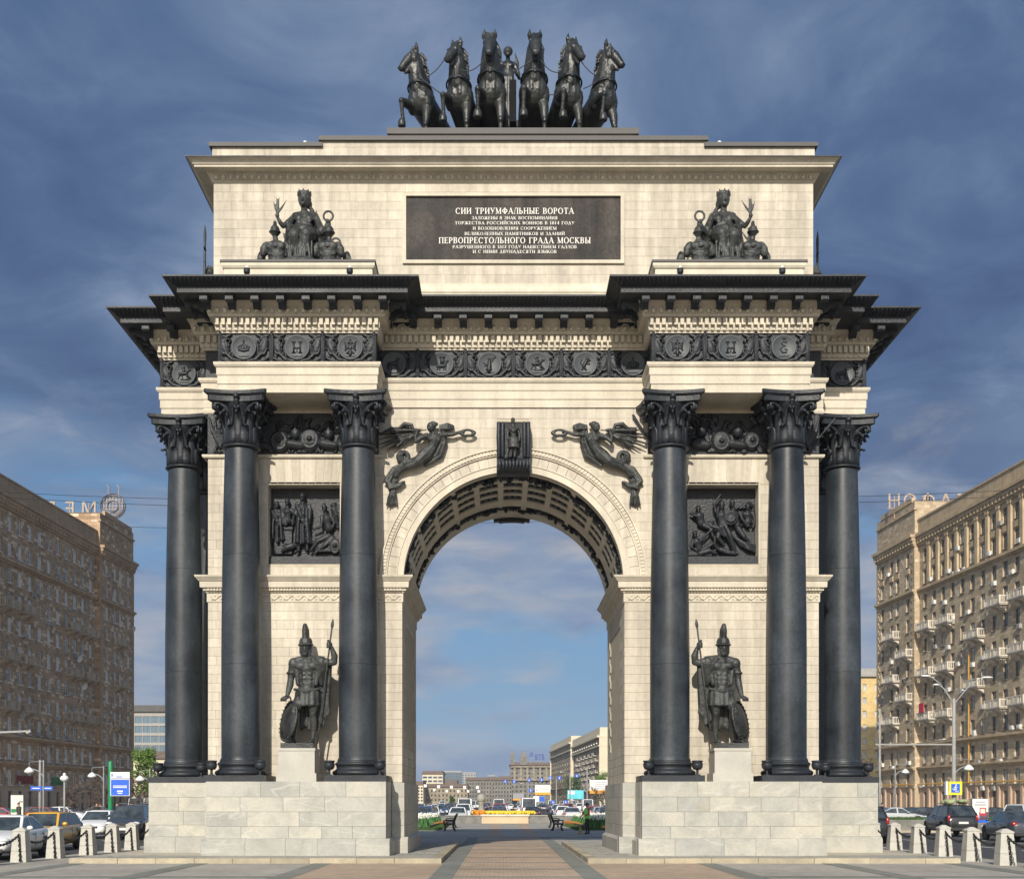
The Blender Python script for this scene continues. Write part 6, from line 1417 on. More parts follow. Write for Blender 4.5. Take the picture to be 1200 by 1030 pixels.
# right of the arch: ochre block; left: glass office and the low ochre wing before it
pxblock('ochre_apartment_block', 'ochre brick apartment block beside the right side columns, white framed windows', 1006, 1035, 262, 783, 'yellow_brick', 9, 2, depth=30, wf=.3, hf=.5, pane_m='pane_curtain', roofm='unit_grey')
t = pxblock('glass_office', 'blue glass office building with horizontal bands behind the left side column', 120, 215, 330, 826, 'unit_grey', 9, 10, wf=.92, hf=.72, pane_m='glass_wall', roofm='roof_metal')
pxblock('cream_wing', 'low cream building in front of the blue glass office on the left', 140, 215, 300, 880, 'office_cream', 3, 8, wf=.4, hf=.4)
# through the arch, right-hand side of the avenue
def avenue_block(lab, px0, Y0, px1, Y1, h, m, rows, cols, depth, end_m, pav=False):
    a = Vector((PX(px0, Y0), Y0)); b = Vector((PX(px1, Y1), Y1)); d = b - a; w = d.length; ang = math.atan2(d.y, d.x)
    t = thing('avenue_building', lab, 'building', (a.x, a.y, -.1), ang, None); mb = MB(); pm = MB(); fh = (h - 6) / rows; cw = w / cols
    ws = [(k * cw + cw * .25, k * cw + cw * .72, 4 + r * fh + fh * .22, 4 + r * fh + fh * .78) for k in range(cols) for r in range(rows)]
    wall_grid(mb, 0, w, 0, h, ws, .4)
    for q in ws: pm.add([(q[0], .25, q[2]), (q[1], .25, q[2]), (q[1], .25, q[3]), (q[0], .25, q[3])], [(0, 1, 2, 3)])
    mb.build('wall', m, t, fix=False); pm.build('window_panes', 'pane', t, fix=False)['kind'] = 'stuff'
    e = MB(); e.box(w + .003, w + .5, -.6, depth, 0, h); e.box(-.5, -.003, -.6, depth, 0, h); e.box(0, w, depth - .3, depth, 0, h); e.build('end_wall', end_m, t)
    c = MB(); c.box(-.6, w + .6, -1.4, depth, h, h + .7); c.box(-.6, w + .6, -.9, depth, h - 3.2, h - 2.7); c.box(-.4, w + .4, -.4, depth - .3, h + .7, h + 3.6); c.box(-.6, w + .6, -1.0, 0, h * .30, h * .30 + .6); c.build('cornice', end_m, t)
    if pav:
        bb = MB()
        for k in range(2, cols - 1):
            for r in range(1, rows - 1):
                if (k + r) % 2 == 0: u, z = k * cw + cw * .5, 4 + r * fh + .1; bb.box(u - cw * .45, u + cw * .45, -1.1, .0, z, z + .25); bb.box(u - cw * .45, u + cw * .45, -1.1, -.95, z + .25, z + 1.2)
        bb.build('balcony_row', 'balcony_pale', t)['kind'] = 'stuff'
        l = MB(); l.smooth = True
        for k in range(12): l.ball((w * (k + .5) / 12, -1.0, h - 2.0), .35, 8, 5)
        l.build('cornice_lamp', 'unit_white', t)['kind'] = 'stuff'
    return t
avenue_block('tall sandy avenue block with many balconies at the right edge of the arch opening', 672, 560, 704, 462, 25.2, 'sand_stone', 9, 14, 30, 'office_cream', True)
avenue_block('tall sandy avenue block with a square corner tower, beyond the balcony block', 646, 690, 670, 585, 28.5, 'sand_stone', 9, 9, 30, 'office_cream')
t = pxblock('colonnade_building', 'dark stone building with a roof colonnade and blue letters on the roof', 598, 668, 760, 893, 'grey_stone', 8, 14, depth=30, wf=.4, hf=.5)
m = MB()
for k in range(9): x = -15 + 3.75 * k; m.box(x - .6, x + .6, -.9, 0.2, 15.5, 22.5)
m.box(-17.3, 17.3, -1.3, .3, 22.5, 23.3); m.box(-17.3, 17.3, -1.3, .3, 14.8, 15.5); m.build('colonnade', 'sand_stone', t)
m = MB(); m.box(-17.5, -15, -1, 4, 24, 30); m.box(-12, -7.5, -1, 4, 24, 28.5); m.taper((-9.7, 1.5), 28.5, 32, 1.8, 1.8, .9, .9); m.taper((-16.3, 1.5), 30, 32, 1, 1, .5, .5); m.build('roof_turret', 'grey_stone', t)
ys = 758
s_ = thing('roof_letters', 'blue ВТБ letters and winged emblem standing on the roof of the colonnade building', 'roof sign', (PX(632.5, ys), ys, PZ(891.5, ys)))
me = text_mesh('ВТБ', 4.3, .3, 'letter_blue', 'sign_letter', bold=.03, sx=.62); link('sign_letter', me, s_, (0, 0, .8))
m = MB()
for k in range(3): m.prism([(-3.2 + k * .8, k * 1.5), (2.2 + k * .4, k * 1.5 + .3), (3.0, k * 1.5 + 1.2), (-2.0 + k * .6, k * 1.5 + .9)], -.2, .2)
o = m.build('sign_emblem', 'letter_blue', s_); o.location = (-5.2, 0, 2.6); o.scale = (.42, 1, .6)
for x in (-5.2, -2, 0, 2): MB().bar((x, .4, -2), (x, .4, 2.5), .2).build('sign_frame', 'belt_brown', s_)
block('long_grey_block', 'long low grey stone building in the distance at the centre of the arch opening', PX(546, 720), PX(600, 720), 720, 14.2, 'grey_stone', 5, 16, wf=.4, hf=.5)
block('ochre_low_block', 'low ochre and glass fronted building left of the long grey block', PX(486, 640), PX(548, 640), 640, 9.5, 'sand_stone', 3, 14, wf=.45, hf=.5)
pxblock('cream_office', 'cream office building with ribbon windows standing at the left of the arch opening', 495, 519, 700, 903, 'office_cream', 7, 4, wf=.8, hf=.5, pane_m='pane_blue')
pxblock('blue_glass_tower', 'blue glass tower in the distance behind the cream office', 519, 541, 1500, 903, 'glass_wall', 12, 6, wf=.8, hf=.7, pane_m='pane_blue', roofm='unit_grey')
pxblock('grey_distant_tower', 'pale grey tower far away right of the blue glass tower', 541, 558, 1700, 904.5, 'unit_grey', 12, 5, wf=.6, hf=.5, pane_m='pane_blue', roofm='unit_grey')
pxblock('small_distant_tower', 'small blue-grey tower far away above the long grey block', 571, 580, 1800, 908, 'glass_wall', 8, 4, wf=.6, hf=.5, pane_m='pane_blue', roofm='unit_grey')
pxblock('red_roof_house', 'low house with a red-brown roof below the blue glass tower', 519, 536, 800, 916, 'sand_stone', 3, 5, roofm='roof_brown', parapet=2.5)
pxblock('white_far_block', 'white flat block on the skyline beside the colonnade building', 584, 600, 1300, 909, 'unit_white', 4, 6)
pxblock('pale_left_block', 'pale low block at the left edge of the arch opening', 478, 496, 620, 915, 'office_cream', 5, 5)
# ------------------------------------------------------------------ vehicles
def paint():
    m = bpy.data.materials.new('car_paint'); m.use_nodes = True; t = m.node_tree; b = t.nodes['Principled BSDF']
    oi = N(t, 'ShaderNodeObjectInfo'); P = N(t, 'ShaderNodeNewGeometry').outputs['Position']; s = N(t, 'ShaderNodeSeparateXYZ'); t.links.new(P, s.inputs[0])
    dirt = ramp(t, mathn(t, 'ADD', s.outputs[2], mathn(t, 'MULTIPLY', noise(t, P, 3, 4, .6), .35)), [(.18, .65), (.62, 0.0)])
    t.links.new(mixc(t, mathn(t, 'MULTIPLY', dirt, .5), oi.outputs['Color'], (.16, .145, .125)), b.inputs['Base Color'])
    b.inputs['Roughness'].default_value = .28; b.inputs['Coat Weight'].default_value = .6; b.inputs['Coat Roughness'].default_value = .06; M['car_paint'] = m
paint()
mat('car_glass', (.016, .022, .025), .04, .6, 1.6, spec=1.0, col2=(.04, .05, .055))
mat('tyre', (.018, .018, .018), .85, .2, 6)
mat('rim', (.30, .30, .31), .35, .1, 6, metal=.7)
mat('car_trim', (.020, .020, .021), .55, .2, 6)
mat('headlight', (.55, .57, .58), .12, .2, 14, spec=.9)
mat('tail_light', (.30, .012, .012), .18, .2, 14, spec=.8)
mat('tail_clear', (.50, .30, .28), .2, .2, 14)
mat('plate', (.62, .62, .60), .5, .05, 9)
mat('chrome', (.55, .55, .56), .15, .1, 6, metal=1.0)
KINDS_ = {   # L, half width, height, clearance; (y, z of hood / belt / tail line); cabin: base front, roof front, roof rear, base rear
    'sedan': (4.75, .90, 1.47, .20, [(-2.37, .52), (-2.30, .68), (-1.9, .80), (-1.0, .93), (-.85, .95), (.6, .98), (1.45, 1.02), (2.05, 1.04), (2.32, .98), (2.375, .74)], (-1.02, -.22, .75, 1.58)),
    'hatch': (4.25, .88, 1.48, .19, [(-2.12, .52), (-2.05, .68), (-1.65, .82), (-.95, .95), (-.8, .97), (.6, 1.0), (1.6, 1.03), (1.95, 1.02), (2.08, .90), (2.125, .62)], (-1.02, -.18, 1.35, 2.0)),
    'wagon': (4.70, .88, 1.52, .19, [(-2.35, .54), (-2.28, .70), (-1.9, .84), (-1.1, .95), (-.95, .97), (.6, 1.0), (1.8, 1.02), (2.2, 1.02), (2.31, .92), (2.35, .62)], (-1.16, -.36, 1.75, 2.24)),
    'suv': (4.70, .94, 1.76, .26, [(-2.33, .66), (-2.28, .86), (-1.95, 1.02), (-1.15, 1.10), (-1.0, 1.12), (.6, 1.14), (1.8, 1.16), (2.2, 1.16), (2.31, 1.05), (2.35, .74)], (-1.16, -.48, 1.70, 2.20)),
    'van': (5.3, .98, 2.45, .26, [(-2.63, .66), (-2.58, .92), (-2.3, 1.08), (-1.95, 1.15), (-1.8, 1.2), (0, 1.25), (2.0, 1.25), (2.5, 1.25), (2.60, 1.2), (2.65, .8)], (-2.1, -1.5, 2.35, 2.56)),
}
CARM = {}
def car_parts(kind):
    if kind in CARM: return CARM[kind]
    L, hw, H, cl, line, (c0, c1, c2, c3) = KINDS_[kind]; parts = {}
    wr_ = .335 if kind not in ('suv', 'van') else .375; wy = (-L / 2 + .86, L / 2 - .86 - (.05 if kind == 'sedan' else 0))
    rings = []
    for y, zt in line:
        e = abs(y) / (L / 2); w = hw * (1 - .20 * max(0, (e - .78) / .22) ** 1.6); zb = cl + .10 * max(0, (e - .85) / .15)
        pts = [(w * .80, zb), (w * .96, zb + .08), (w, zb + .25), (w, max(zb + .3, zt - .28)), (w * .97, zt - .07), (w * .88, zt), (w * .45, zt + .02)]
        rings.append([(x, y, z) for x, z in pts] + [(-x, y, z) for x, z in reversed(pts)])
    b = MB(); b.smooth = True; b.loft(rings); me = evald(b.mesh('body', ['car_paint']), [('SUBSURF', dict(levels=1, render_levels=1))])
    cut = MB()
    for y in wy:
        for s in (-1, 1): cut.lathe([(wr_ + .055, s * (hw - .30)), (wr_ + .055, s * (hw + .2))], 24, (0, y, wr_), 'x')
    cm = cut.mesh('cut'); co_ = bpy.data.objects.new('cut', cm); TMP.collection.objects.link(co_)
    me2 = evald(me, [('BOOLEAN', dict(operation='DIFFERENCE', object=co_, solver='EXACT'))]); bpy.data.objects.remove(co_)
    me2.materials.clear(); me2.materials.append(M['car_paint']); me2.name = 'body'; parts['body'] = [(me2, (0, 0, 0), [])]
    def ztop(y):
        for i in range(len(line) - 1):
            if line[i][0] <= y <= line[i + 1][0]: f = (y - line[i][0]) / (line[i + 1][0] - line[i][0]); return line[i][1] * (1 - f) + line[i + 1][1] * f
        return line[-1][1]
    wb, wr = hw * .90, hw * .70 if kind != 'van' else hw * .86
    zr = H - .06
    base = [Vector((-wb, c0, ztop(c0) - .04)), Vector((wb, c0, ztop(c0) - .04)), Vector((wb, c3, ztop(c3) - .05)), Vector((-wb, c3, ztop(c3) - .05))]
    roof = [Vector((-wr, c1, zr)), Vector((wr, c1, zr)), Vector((wr, c2, zr)), Vector((-wr, c2, zr))]
    cb = MB(); mid = (c1 + c2) / 2
    cb.hexa(base + roof); cb.smooth = True
    cr_ = []
    for y, dz in ((c1 - .03, -.02), (c1 + .12, .03), (mid, .06), (c2 - .12, .03), (c2 + .03, -.02)): cr_.append([(x * (wr + .015), y, zr + dz * (1 - .3 * abs(x)) - (.03 if abs(x) == 1 else 0)) for x in (-1, -.6, 0, .6, 1)] + [(x * (wr + .01), y, zr - .05) for x in (1, 0, -1)])
    cb.loft(cr_); parts['cabin'] = [(cb.mesh('cabin', ['car_paint']), (0, 0, 0), [])]
    def pane(q, a, off=.008):
        c = sum(q, Vector()) / 4; n = (q[1] - q[0]).cross(q[3] - q[0]).normalized()
        if n.dot(c - Vector((0, mid, .9))) < 0: n = -n
        w = []
        for p in q: d = c - p; w.append(p + d.normalized() * min(a, d.length * .4) + n * off)
        return MB().add([tuple(v) for v in w] + [tuple(v - n * .02) for v in w], [(0, 1, 2, 3), (0, 1, 5, 4), (1, 2, 6, 5), (2, 3, 7, 6), (3, 0, 4, 7)]).mesh('window', ['car_glass'])
    parts['windscreen'] = [(pane([base[0], base[1], roof[1], roof[0]], .10), (0, 0, 0), [])]; parts['rear_window'] = [(pane([base[2], base[3], roof[3], roof[2]], .12), (0, 0, 0), [])]
    sw = []
    for s, (bf, bb, rf, rb_) in ((-1, (base[0], base[3], roof[0], roof[3])), (1, (base[1], base[2], roof[1], roof[2]))):
        n_ = 2 if kind in ('sedan', 'hatch') else 3
        if kind == 'van': n_ = 1
        cuts = [0] + ([.47] if n_ == 2 else [.40, .73] if n_ == 3 else []) + [1 if kind != 'van' else .26]
        for i in range(len(cuts) - 1): sw.append((pane([bf.lerp(bb, cuts[i]), bf.lerp(bb, cuts[i + 1]), rf.lerp(rb_, cuts[i + 1]), rf.lerp(rb_, cuts[i])], .075), (0, 0, 0), []))
    parts['side_window'] = sw
    ty = MB(); ty.smooth = True; ty.lathe([(wr_ * .66, -.10), (wr_ * .93, -.105), (wr_, -.07), (wr_, .07), (wr_ * .93, .105), (wr_ * .66, .10)], 24, axis='x'); tm = ty.mesh('tyre', ['tyre'])
    ri = MB(); ri.smooth = True; ri.lathe([(wr_ * .68, -.085), (wr_ * .60, -.10), (wr_ * .58, -.04), (.05, -.05)], 20, axis='x')
    for k in range(7): a = 2 * math.pi * k / 7; ri.bar((-.075, .05 * math.cos(a), .05 * math.sin(a)), (-.088, wr_ * .62 * math.cos(a), wr_ * .62 * math.sin(a)), .055, .03, (1, 0, 0))
    ri.lathe([(.07, -.10), (.065, -.04)], 12, axis='x'); rm = ri.mesh('rim', ['rim']); rm2 = rm.copy(); rm2.transform(Matrix.Rotation(math.pi, 4, 'Z'))
    parts['wheel'] = [(tm, (s * (hw - .125), y, wr_), [('rim', rm if s < 0 else rm2)]) for y in wy for s in (-1, 1)]
    zf = line[1][1]; zt_ = line[-2][1]
    h = MB(); h.smooth = True; h.ball((0, 0, 0), (.20, .14, .085), 12, 8); hm = h.mesh('headlight', ['headlight'])
    parts['headlight'] = [(hm, (s * hw * .70, -L / 2 + .17, zf - .02), []) for s in (-1, 1)]
    tl = MB(); tl.smooth = True; tl.ball((0, 0, 0), (.15, .09, .11) if kind in ('sedan', 'hatch') else (.09, .08, .21), 12, 8); tm_ = tl.mesh('tail_light', ['tail_light'])
    parts['tail_light'] = [(tm_, (s * hw * (.74 if kind in ('sedan', 'hatch') else .80), L / 2 - .10, zt_ - (.12 if kind in ('sedan', 'hatch') else .05)), []) for s in (-1, 1)]
    g_ = MB(); g_.box(-.42, .42, -L / 2 - .012, -L / 2 + .12, zf - .16, zf - .03)
    for k in range(3): g_.box(-.40, .40, -L / 2 - .022, -L / 2 - .010, zf - .145 + k * .04, zf - .13 + k * .04)
    parts['grille'] = [(g_.mesh('grille', ['car_trim']), (0, .03, 0), [])]
    lb_ = MB(); lb_.box(-.62, .62, -L / 2 - .015, -L / 2 + .2, cl + .08, cl + .24); parts['lower_intake'] = [(lb_.mesh('lower_intake', ['car_trim']), (0, .05, 0), [])]
    rb2 = MB(); rb2.box(-.66, .66, L / 2 - .2, L / 2 + .02, cl + .10, cl + .24); parts['rear_valance'] = [(rb2.mesh('rear_valance', ['car_trim']), (0, -.02, 0), [])]
    pl_ = MB().box(-.26, .26, -.008, .008, -.056, .056).mesh('number_plate', ['plate']); parts['number_plate'] = [(pl_, (0, -L / 2 - .01, cl + .30), []), (pl_, (0, L / 2 + .012, zt_ - .28 if kind != 'sedan' else zt_ - .22), [])]
    mi = MB(); mi.smooth = True; mi.ball((0, 0, 0), (.11, .07, .075), 10, 6); mm = mi.mesh('mirror', ['car_paint']); parts['mirror'] = [(mm, (s * (hw + .07), c0 + .38, ztop(c0) + .10), []) for s in (-1, 1)]
    dl = MB()
    for s in (-1, 1):
        for y in (c0 + .12, mid * .5 + .12, 1.18 if kind != 'hatch' else .98): dl.box(s * hw - .006 * s - .004, s * hw + .004, y - .006, y + .006, cl + .2, line[5][1] - .10)
        for y in (mid * .5 - .12, 1.0): dl.box(*sorted((s * hw, s * (hw + .022))), y - .09, y + .07, line[5][1] - .19, line[5][1] - .16)
    parts['door_seam'] = [(dl.mesh('door_seam', ['car_trim']), (0, 0, 0), [])]
    if kind in ('suv', 'wagon'):
        rr_ = MB()
        for s in (-1, 1): rr_.limb([(s * wr * .92, c1 + .25, zr + .07), (s * wr * .92, c1 + .35, zr + .12), (s * wr * .92, c2 - .35, zr + .12), (s * wr * .92, c2 - .2, zr + .07)], .018, 6)
        parts['roof_rail'] = [(rr_.mesh('roof_rail', ['chrome']), (0, 0, 0), [])]
    CARM[kind] = parts; return parts
def car(kind, name, lab, x, y, rz, col, cat='car', group='cars in traffic near the arch'):
    """rz = 0: front towards the viewer"""
    t = thing(name, lab, cat, (x, y, -.118), rz, group)
    for pn, lst in car_parts(kind).items():
        for me, loc, subs in lst:
            o = link(pn, me, t, loc); o.color = (*col, 1)
            for sn, sm_ in subs: link(sn, sm_, o)
    return t
WHITE, BLACK, GREYM, SILVER, YEL, RED, BLUE = (.72, .72, .71), (.012, .013, .015), (.035, .042, .055), (.40, .41, .42), (.62, .33, .02), (.30, .015, .015), (.03, .06, .16)
car('sedan', 'white_sedan', 'white sedan nearest on the left street, partly outside the frame, behind the first chained posts', -17.05, 43.4, R(3), WHITE)
car('wagon', 'yellow_taxi', 'yellow estate taxi behind the stone posts on the left street', -18.35, 50.9, R(2), YEL)
tx = bpy.context.scene.objects
car('hatch', 'white_hatchback', 'white hatchback facing the viewer between the yellow taxi and the dark grey off-roader', -21.75, 68.4, R(4), WHITE)
car('suv', 'grey_suv', 'dark grey off-road car facing the viewer at the left edge of the arch pedestal', -19.25, 65.8, R(4), GREYM)
car('sedan', 'dark_sedan', 'dark sedan almost hidden behind the left corner of the pedestal', -16.1, 62.2, R(2), BLACK)
car('suv', 'black_suv', 'black off-road car half hidden behind the right corner of the pedestal, seen from the rear', 16.35, 60.6, R(180), BLACK)
sv = car('suv', 'loaded_suv', 'black off-road car with bundles on its roof, seen from the rear on the right street', 24.75, 72.2, R(178), BLACK)
car('sedan', 'grey_sedan', 'dark grey sedan at the right edge, seen from the rear beyond the chained posts', 24.55, 62.9, R(177), GREYM)
m = MB(); m.smooth = True; r2 = random.Random(2)
mat('bundle', (.30, .30, .22), .9, .4, 4, col2=(.30, .36, .16))
for k in range(16): m.ball((r2.uniform(-.55, .55), r2.uniform(-.9, 1.5), 1.86 + r2.uniform(0, .10)), (.2, .3, .12), 8, 5)
o = m.build('roof_bundles', 'bundle'); o.location = (24.75, 72.2, -.118); o.rotation_euler = (0, 0, R(178)); tag(o, 'green and grey bundles tied on the roof of the black off-road car', 'luggage')
# one-mesh cars for the distance
FAR = {}
def far_car(kind, x, y, rz, col, lab):
    if kind not in FAR:
        bm = bmesh.new(); mats = []
        for pn, lst in car_parts(kind).items():
            if pn in ('door_seam', 'roof_rail', 'rear_valance'): continue
            for me, loc, subs in lst:
                for mm in [me] + [q for _, q in subs]:
                    tmp = mm.copy(); tmp.transform(Matrix.Translation(loc)); n0 = len(bm.faces)
                    mt = mm.materials[0]
                    if mt not in mats: mats.append(mt)
                    bm.from_mesh(tmp); bm.faces.ensure_lookup_table()
                    for f in bm.faces[n0:]: f.material_index = mats.index(mt)
                    bpy.data.meshes.remove(tmp)
        fm = bpy.data.meshes.new('far_car'); bm.to_mesh(fm); bm.free()
        for mt in mats: fm.materials.append(mt)
        FAR[kind] = fm
    o = link('distant_van' if kind == 'van' else 'distant_car', FAR[kind], None, (x, y, -.118), rz); o.color = (*col, 1)
    return tag(o, lab, 'van' if kind == 'van' else 'car', 'distant traffic seen past the arch')
CN = [(WHITE, 'white'), (BLACK, 'black'), (GREYM, 'dark grey'), (SILVER, 'silver'), (RED, 'red'), (BLUE, 'dark blue'), (WHITE, 'white')]
r2 = random.Random(21)
ORD = ['first', 'second', 'third', 'fourth', 'fifth', 'sixth', 'seventh', 'eighth', 'ninth', 'tenth', 'eleventh', 'twelfth', 'last']
spots = []
# oncoming traffic on the left carriageway, then traffic driving away on the right, then the wide crossing beyond
for row, y0 in enumerate((118, 125, 133, 142, 152, 163, 176, 190, 206, 224, 245, 270, 300)):
    for lane in range(6):
        x = -4.2 - 3.3 * lane - .02 * (y0 - 118) + r2.uniform(-.3, .3); px = (x - CX) * FP / y0 + PX0
        if 484 < px < 606 and r2.random() < .86: spots.append((x, y0 + r2.uniform(-2, 2), 0, 'facing the viewer, %s row and %s lane of the left queue' % (ORD[row], ORD[lane])))
for row, y0 in enumerate((118, 130, 146, 165, 190, 220, 255, 295)):
    for lane in range(5):
        x = 6.0 + 3.4 * lane + .015 * (y0 - 118); px = (x - CX) * FP / y0 + PX0
        if 616 < px < 716 and r2.random() < .62: spots.append((x, y0 + r2.uniform(-4, 4), math.pi, 'driving away, %s row and %s lane on the right' % (ORD[row], ORD[lane])))
for row, y0 in enumerate((330, 345, 362, 382, 405, 432, 462)):
    for lane in range(14):
        x = -26 + 3.5 * lane + r2.uniform(-.6, .6)
        if r2.random() < .66: spots.append((x, y0 + r2.uniform(-5, 5), 0 if x < 0 else math.pi, 'in the far crossing, %s row, %s lane' % (ORD[row], (ORD[lane] + ' from the left') if lane < 7 else (ORD[13 - lane] + ' from the right'))))
for row, y0 in enumerate((128, 140, 153, 168, 186, 207, 232)):
    for lane in range(2):
        if r2.random() < .8: spots.append((-.6 + 3.3 * lane + r2.uniform(-.3, .3), y0 + 6, 0 if lane == 0 else math.pi, 'on the axis, %s row, %s of two' % (ORD[row], 'left' if lane == 0 else 'right')))
for k, (x, y, rz, wh) in enumerate(spots):
    col, cn = r2.choice(CN); kind = r2.choice(('sedan', 'suv', 'hatch', 'sedan', 'wagon', 'van') if y > 150 else ('sedan', 'suv', 'hatch', 'wagon'))
    if kind == 'van': col, cn = WHITE, 'white'
    if k == 0: col, cn, kind = WHITE, 'white', 'sedan'
    far_car(kind, x, y, rz + r2.uniform(-.04, .04), col, '%s %s %s' % (cn, {'sedan': 'sedan', 'suv': 'off-road car', 'hatch': 'hatchback', 'wagon': 'estate car', 'van': 'van'}[kind], wh))
# parked and passing cars before the apartment blocks
for px, Y, kind, rz, col, lab in ((79, 128, 'hatch', 80, WHITE, 'white hatchback parked before the brown apartment block'), (57, 118, 'hatch', 80, (.25, .05, .03), 'dull red hatchback parked before the brown apartment block'), (4, 112, 'hatch', 90, RED, 'red car at the left edge before the brown apartment block'), (38, 140, 'sedan', 85, GREYM, 'grey sedan parked on the left pavement side'), (118, 150, 'sedan', 90, BLACK, 'black sedan parked beyond the white hatchback'), (165, 140, 'van', 0, SILVER, 'silver van above the roof of the dark grey off-roader'),
        (1052, 112, 'sedan', 88, SILVER, 'silver sedan parked beyond the grass strip on the right'), (1072, 116, 'sedan', 92, BLACK, 'black sedan parked beyond the grass strip on the right'), (1091, 114, 'hatch', 90, BLACK, 'dark hatchback parked beyond the grass strip on the right'), (1168, 118, 'sedan', 90, BLACK, 'dark sedan parked beside the poster box on the right'), (1193, 104, 'suv', 150, SILVER, 'silver off-road car at the right edge'), (1035, 118, 'hatch', 90, GREYM, 'grey hatchback parked beside the right pedestal corner')):
    far_car(kind, PX(px, Y), Y, R(rz), col, lab)
# ------------------------------------------------------------------ posts, chains, lamps, signs, people, plants
mat('post_stone', (.44, .425, .38), .7, .12, 2.2, .003, 30, spec=.25, fine=.12)
mat('chain_iron', (.014, .014, .015), .5, .2, 8)
mat('lamp_pole', (.19, .195, .20), .5, .15, 2)
mat('pole_pale', (.27, .27, .26), .6, .15, 2)
mat('white_plastic', (.70, .70, .68), .35, .05, 4)
mat('sign_blue', (.012, .10, .55), .4, .05, 4); mat('sign_yellow', (.75, .68, .02), .4, .05, 4); mat('sign_aqua', (.10, .50, .58), .4, .25, .4)
mat('sign_orange', (.75, .32, .02), .4, .05, 4); mat('poster_pale', (.62, .60, .50), .4, .15, 1.5); mat('poster_dark', (.10, .06, .10), .4, .5, 3); mat('line_grey', (.25, .25, .27), .5, .1, 4); mat('pole_green', (.008, .18, .06), .4, .1, 3)
mat('bark', (.085, .068, .052), .9, .3, 4); mat('twig', (.10, .075, .058), .9, .3, 4)
mat('leaf_spring', (.095, .175, .022), .6, .35, 1.2, spec=.3); mat('leaf_dark', (.050, .10, .025), .6, .4, 1.2, spec=.3)
mat('tulip_white', (.72, .72, .62), .6, .1, 5); mat('tulip_leaf', (.045, .14, .035), .6, .4, 3); mat('marigold', (.62, .22, .02), .7, .3, 4); mat('yellow_flower', (.70, .50, .03), .7, .25, 3)
mat('granite', (.17, .165, .15), .5, .3, 1.6, spec=.4, fine=.2); mat('fountain_tan', (.50, .385, .24), .6, .1, 1.0); mat('bench_iron', (.012, .012, .012), .5, .2, 6)
b = MB(); b.taper((0, 0), 0, .32, .235, .235, .218, .218); b.taper((0, 0), .332, .90, .216, .216, .172, .172); b.taper((0, 0), .90, .935, .19, .19, .19, .19); b.taper((0, 0), .935, 1.02, .19, .19, .05, .05); b.box(-.20, .20, -.20, .20, .31, .34); POST = b.mesh('post_body', ['post_stone'])
rg = MB(); rg.torus((0, -.165, .80), .045, .012, 10, 5, 'x'); RING = rg.mesh('chain_ring', ['chain_iron'])
def chain_mesh(p, q, sagd, n):
    b = MB(); b.smooth = True; pts = sag(p, q, sagd, n + 1)
    for i in range(n):
        c = (pts[i] + pts[i + 1]) / 2; d = (pts[i + 1] - pts[i]); l = d.length; d.normalize(); rot = d.to_track_quat('X', 'Z').to_matrix()
        if i % 2: rot = rot @ Matrix.Rotation(R(90), 3, 'X')
        b.T = Matrix.Translation(c) @ rot.to_4x4(); b.torus((0, 0, 0), .040, .016, 8, 5, 'z', l * .62 / .040, .85)
    b.T = None; return b
posts = {-1: [(21.75, 1010), (62.6, 1005.5), (101, 1001.7), (130, 998.3), (153, 995.7), (176, 993.2)], 1: [(1181, 1013.7), (1141, 1009), (1108, 1003.2), (1078, 999.5), (1050, 996), (1026, 993.0)]}
names = ['nearest', 'second', 'third', 'fourth', 'fifth', 'sixth']
for s, lst in posts.items():
    pos = [(PX(px, GY(py)), GY(py) + .2) for px, py in lst]; sd = 'left' if s < 0 else 'right'
    d0 = (Vector(pos[0]) - Vector(pos[1])); pos = [tuple(Vector(pos[0]) + d0)] + pos
    for k, (x, y) in enumerate(pos):
        t = thing('stone_post', 'tapered grey stone post, %s' % ('outside the frame at the %s end of the row' % sd if k == 0 else '%s from the viewer in the %s row' % (names[k - 1], sd)), 'post', (x, y, 0), 0, 'stone posts linked by chains')
        link('post_body', POST, t); link('chain_ring', RING, t)
        tag(chain_mesh((x + .02, y - .19, .80), (x + .07, y - .26, .03), .0, 11).build('hanging_chain', 'chain_iron', None), 'loose chain end on the front of the %s post, %s row' % (names[max(0, k - 1)] if k else 'hidden', sd), 'chain', 'loose chain ends on the stone posts')
        if k < len(pos) - 1:
            nx, ny = pos[k + 1]; tag(chain_mesh((x, y - .17, .80), (nx, ny - .17, .80), .26, 26).build('post_chain', 'chain_iron', None), 'black chain sagging from the %s post, %s row, to the next behind' % (('hidden' if k == 0 else names[k - 1]), sd), 'chain', 'chains between the stone posts')

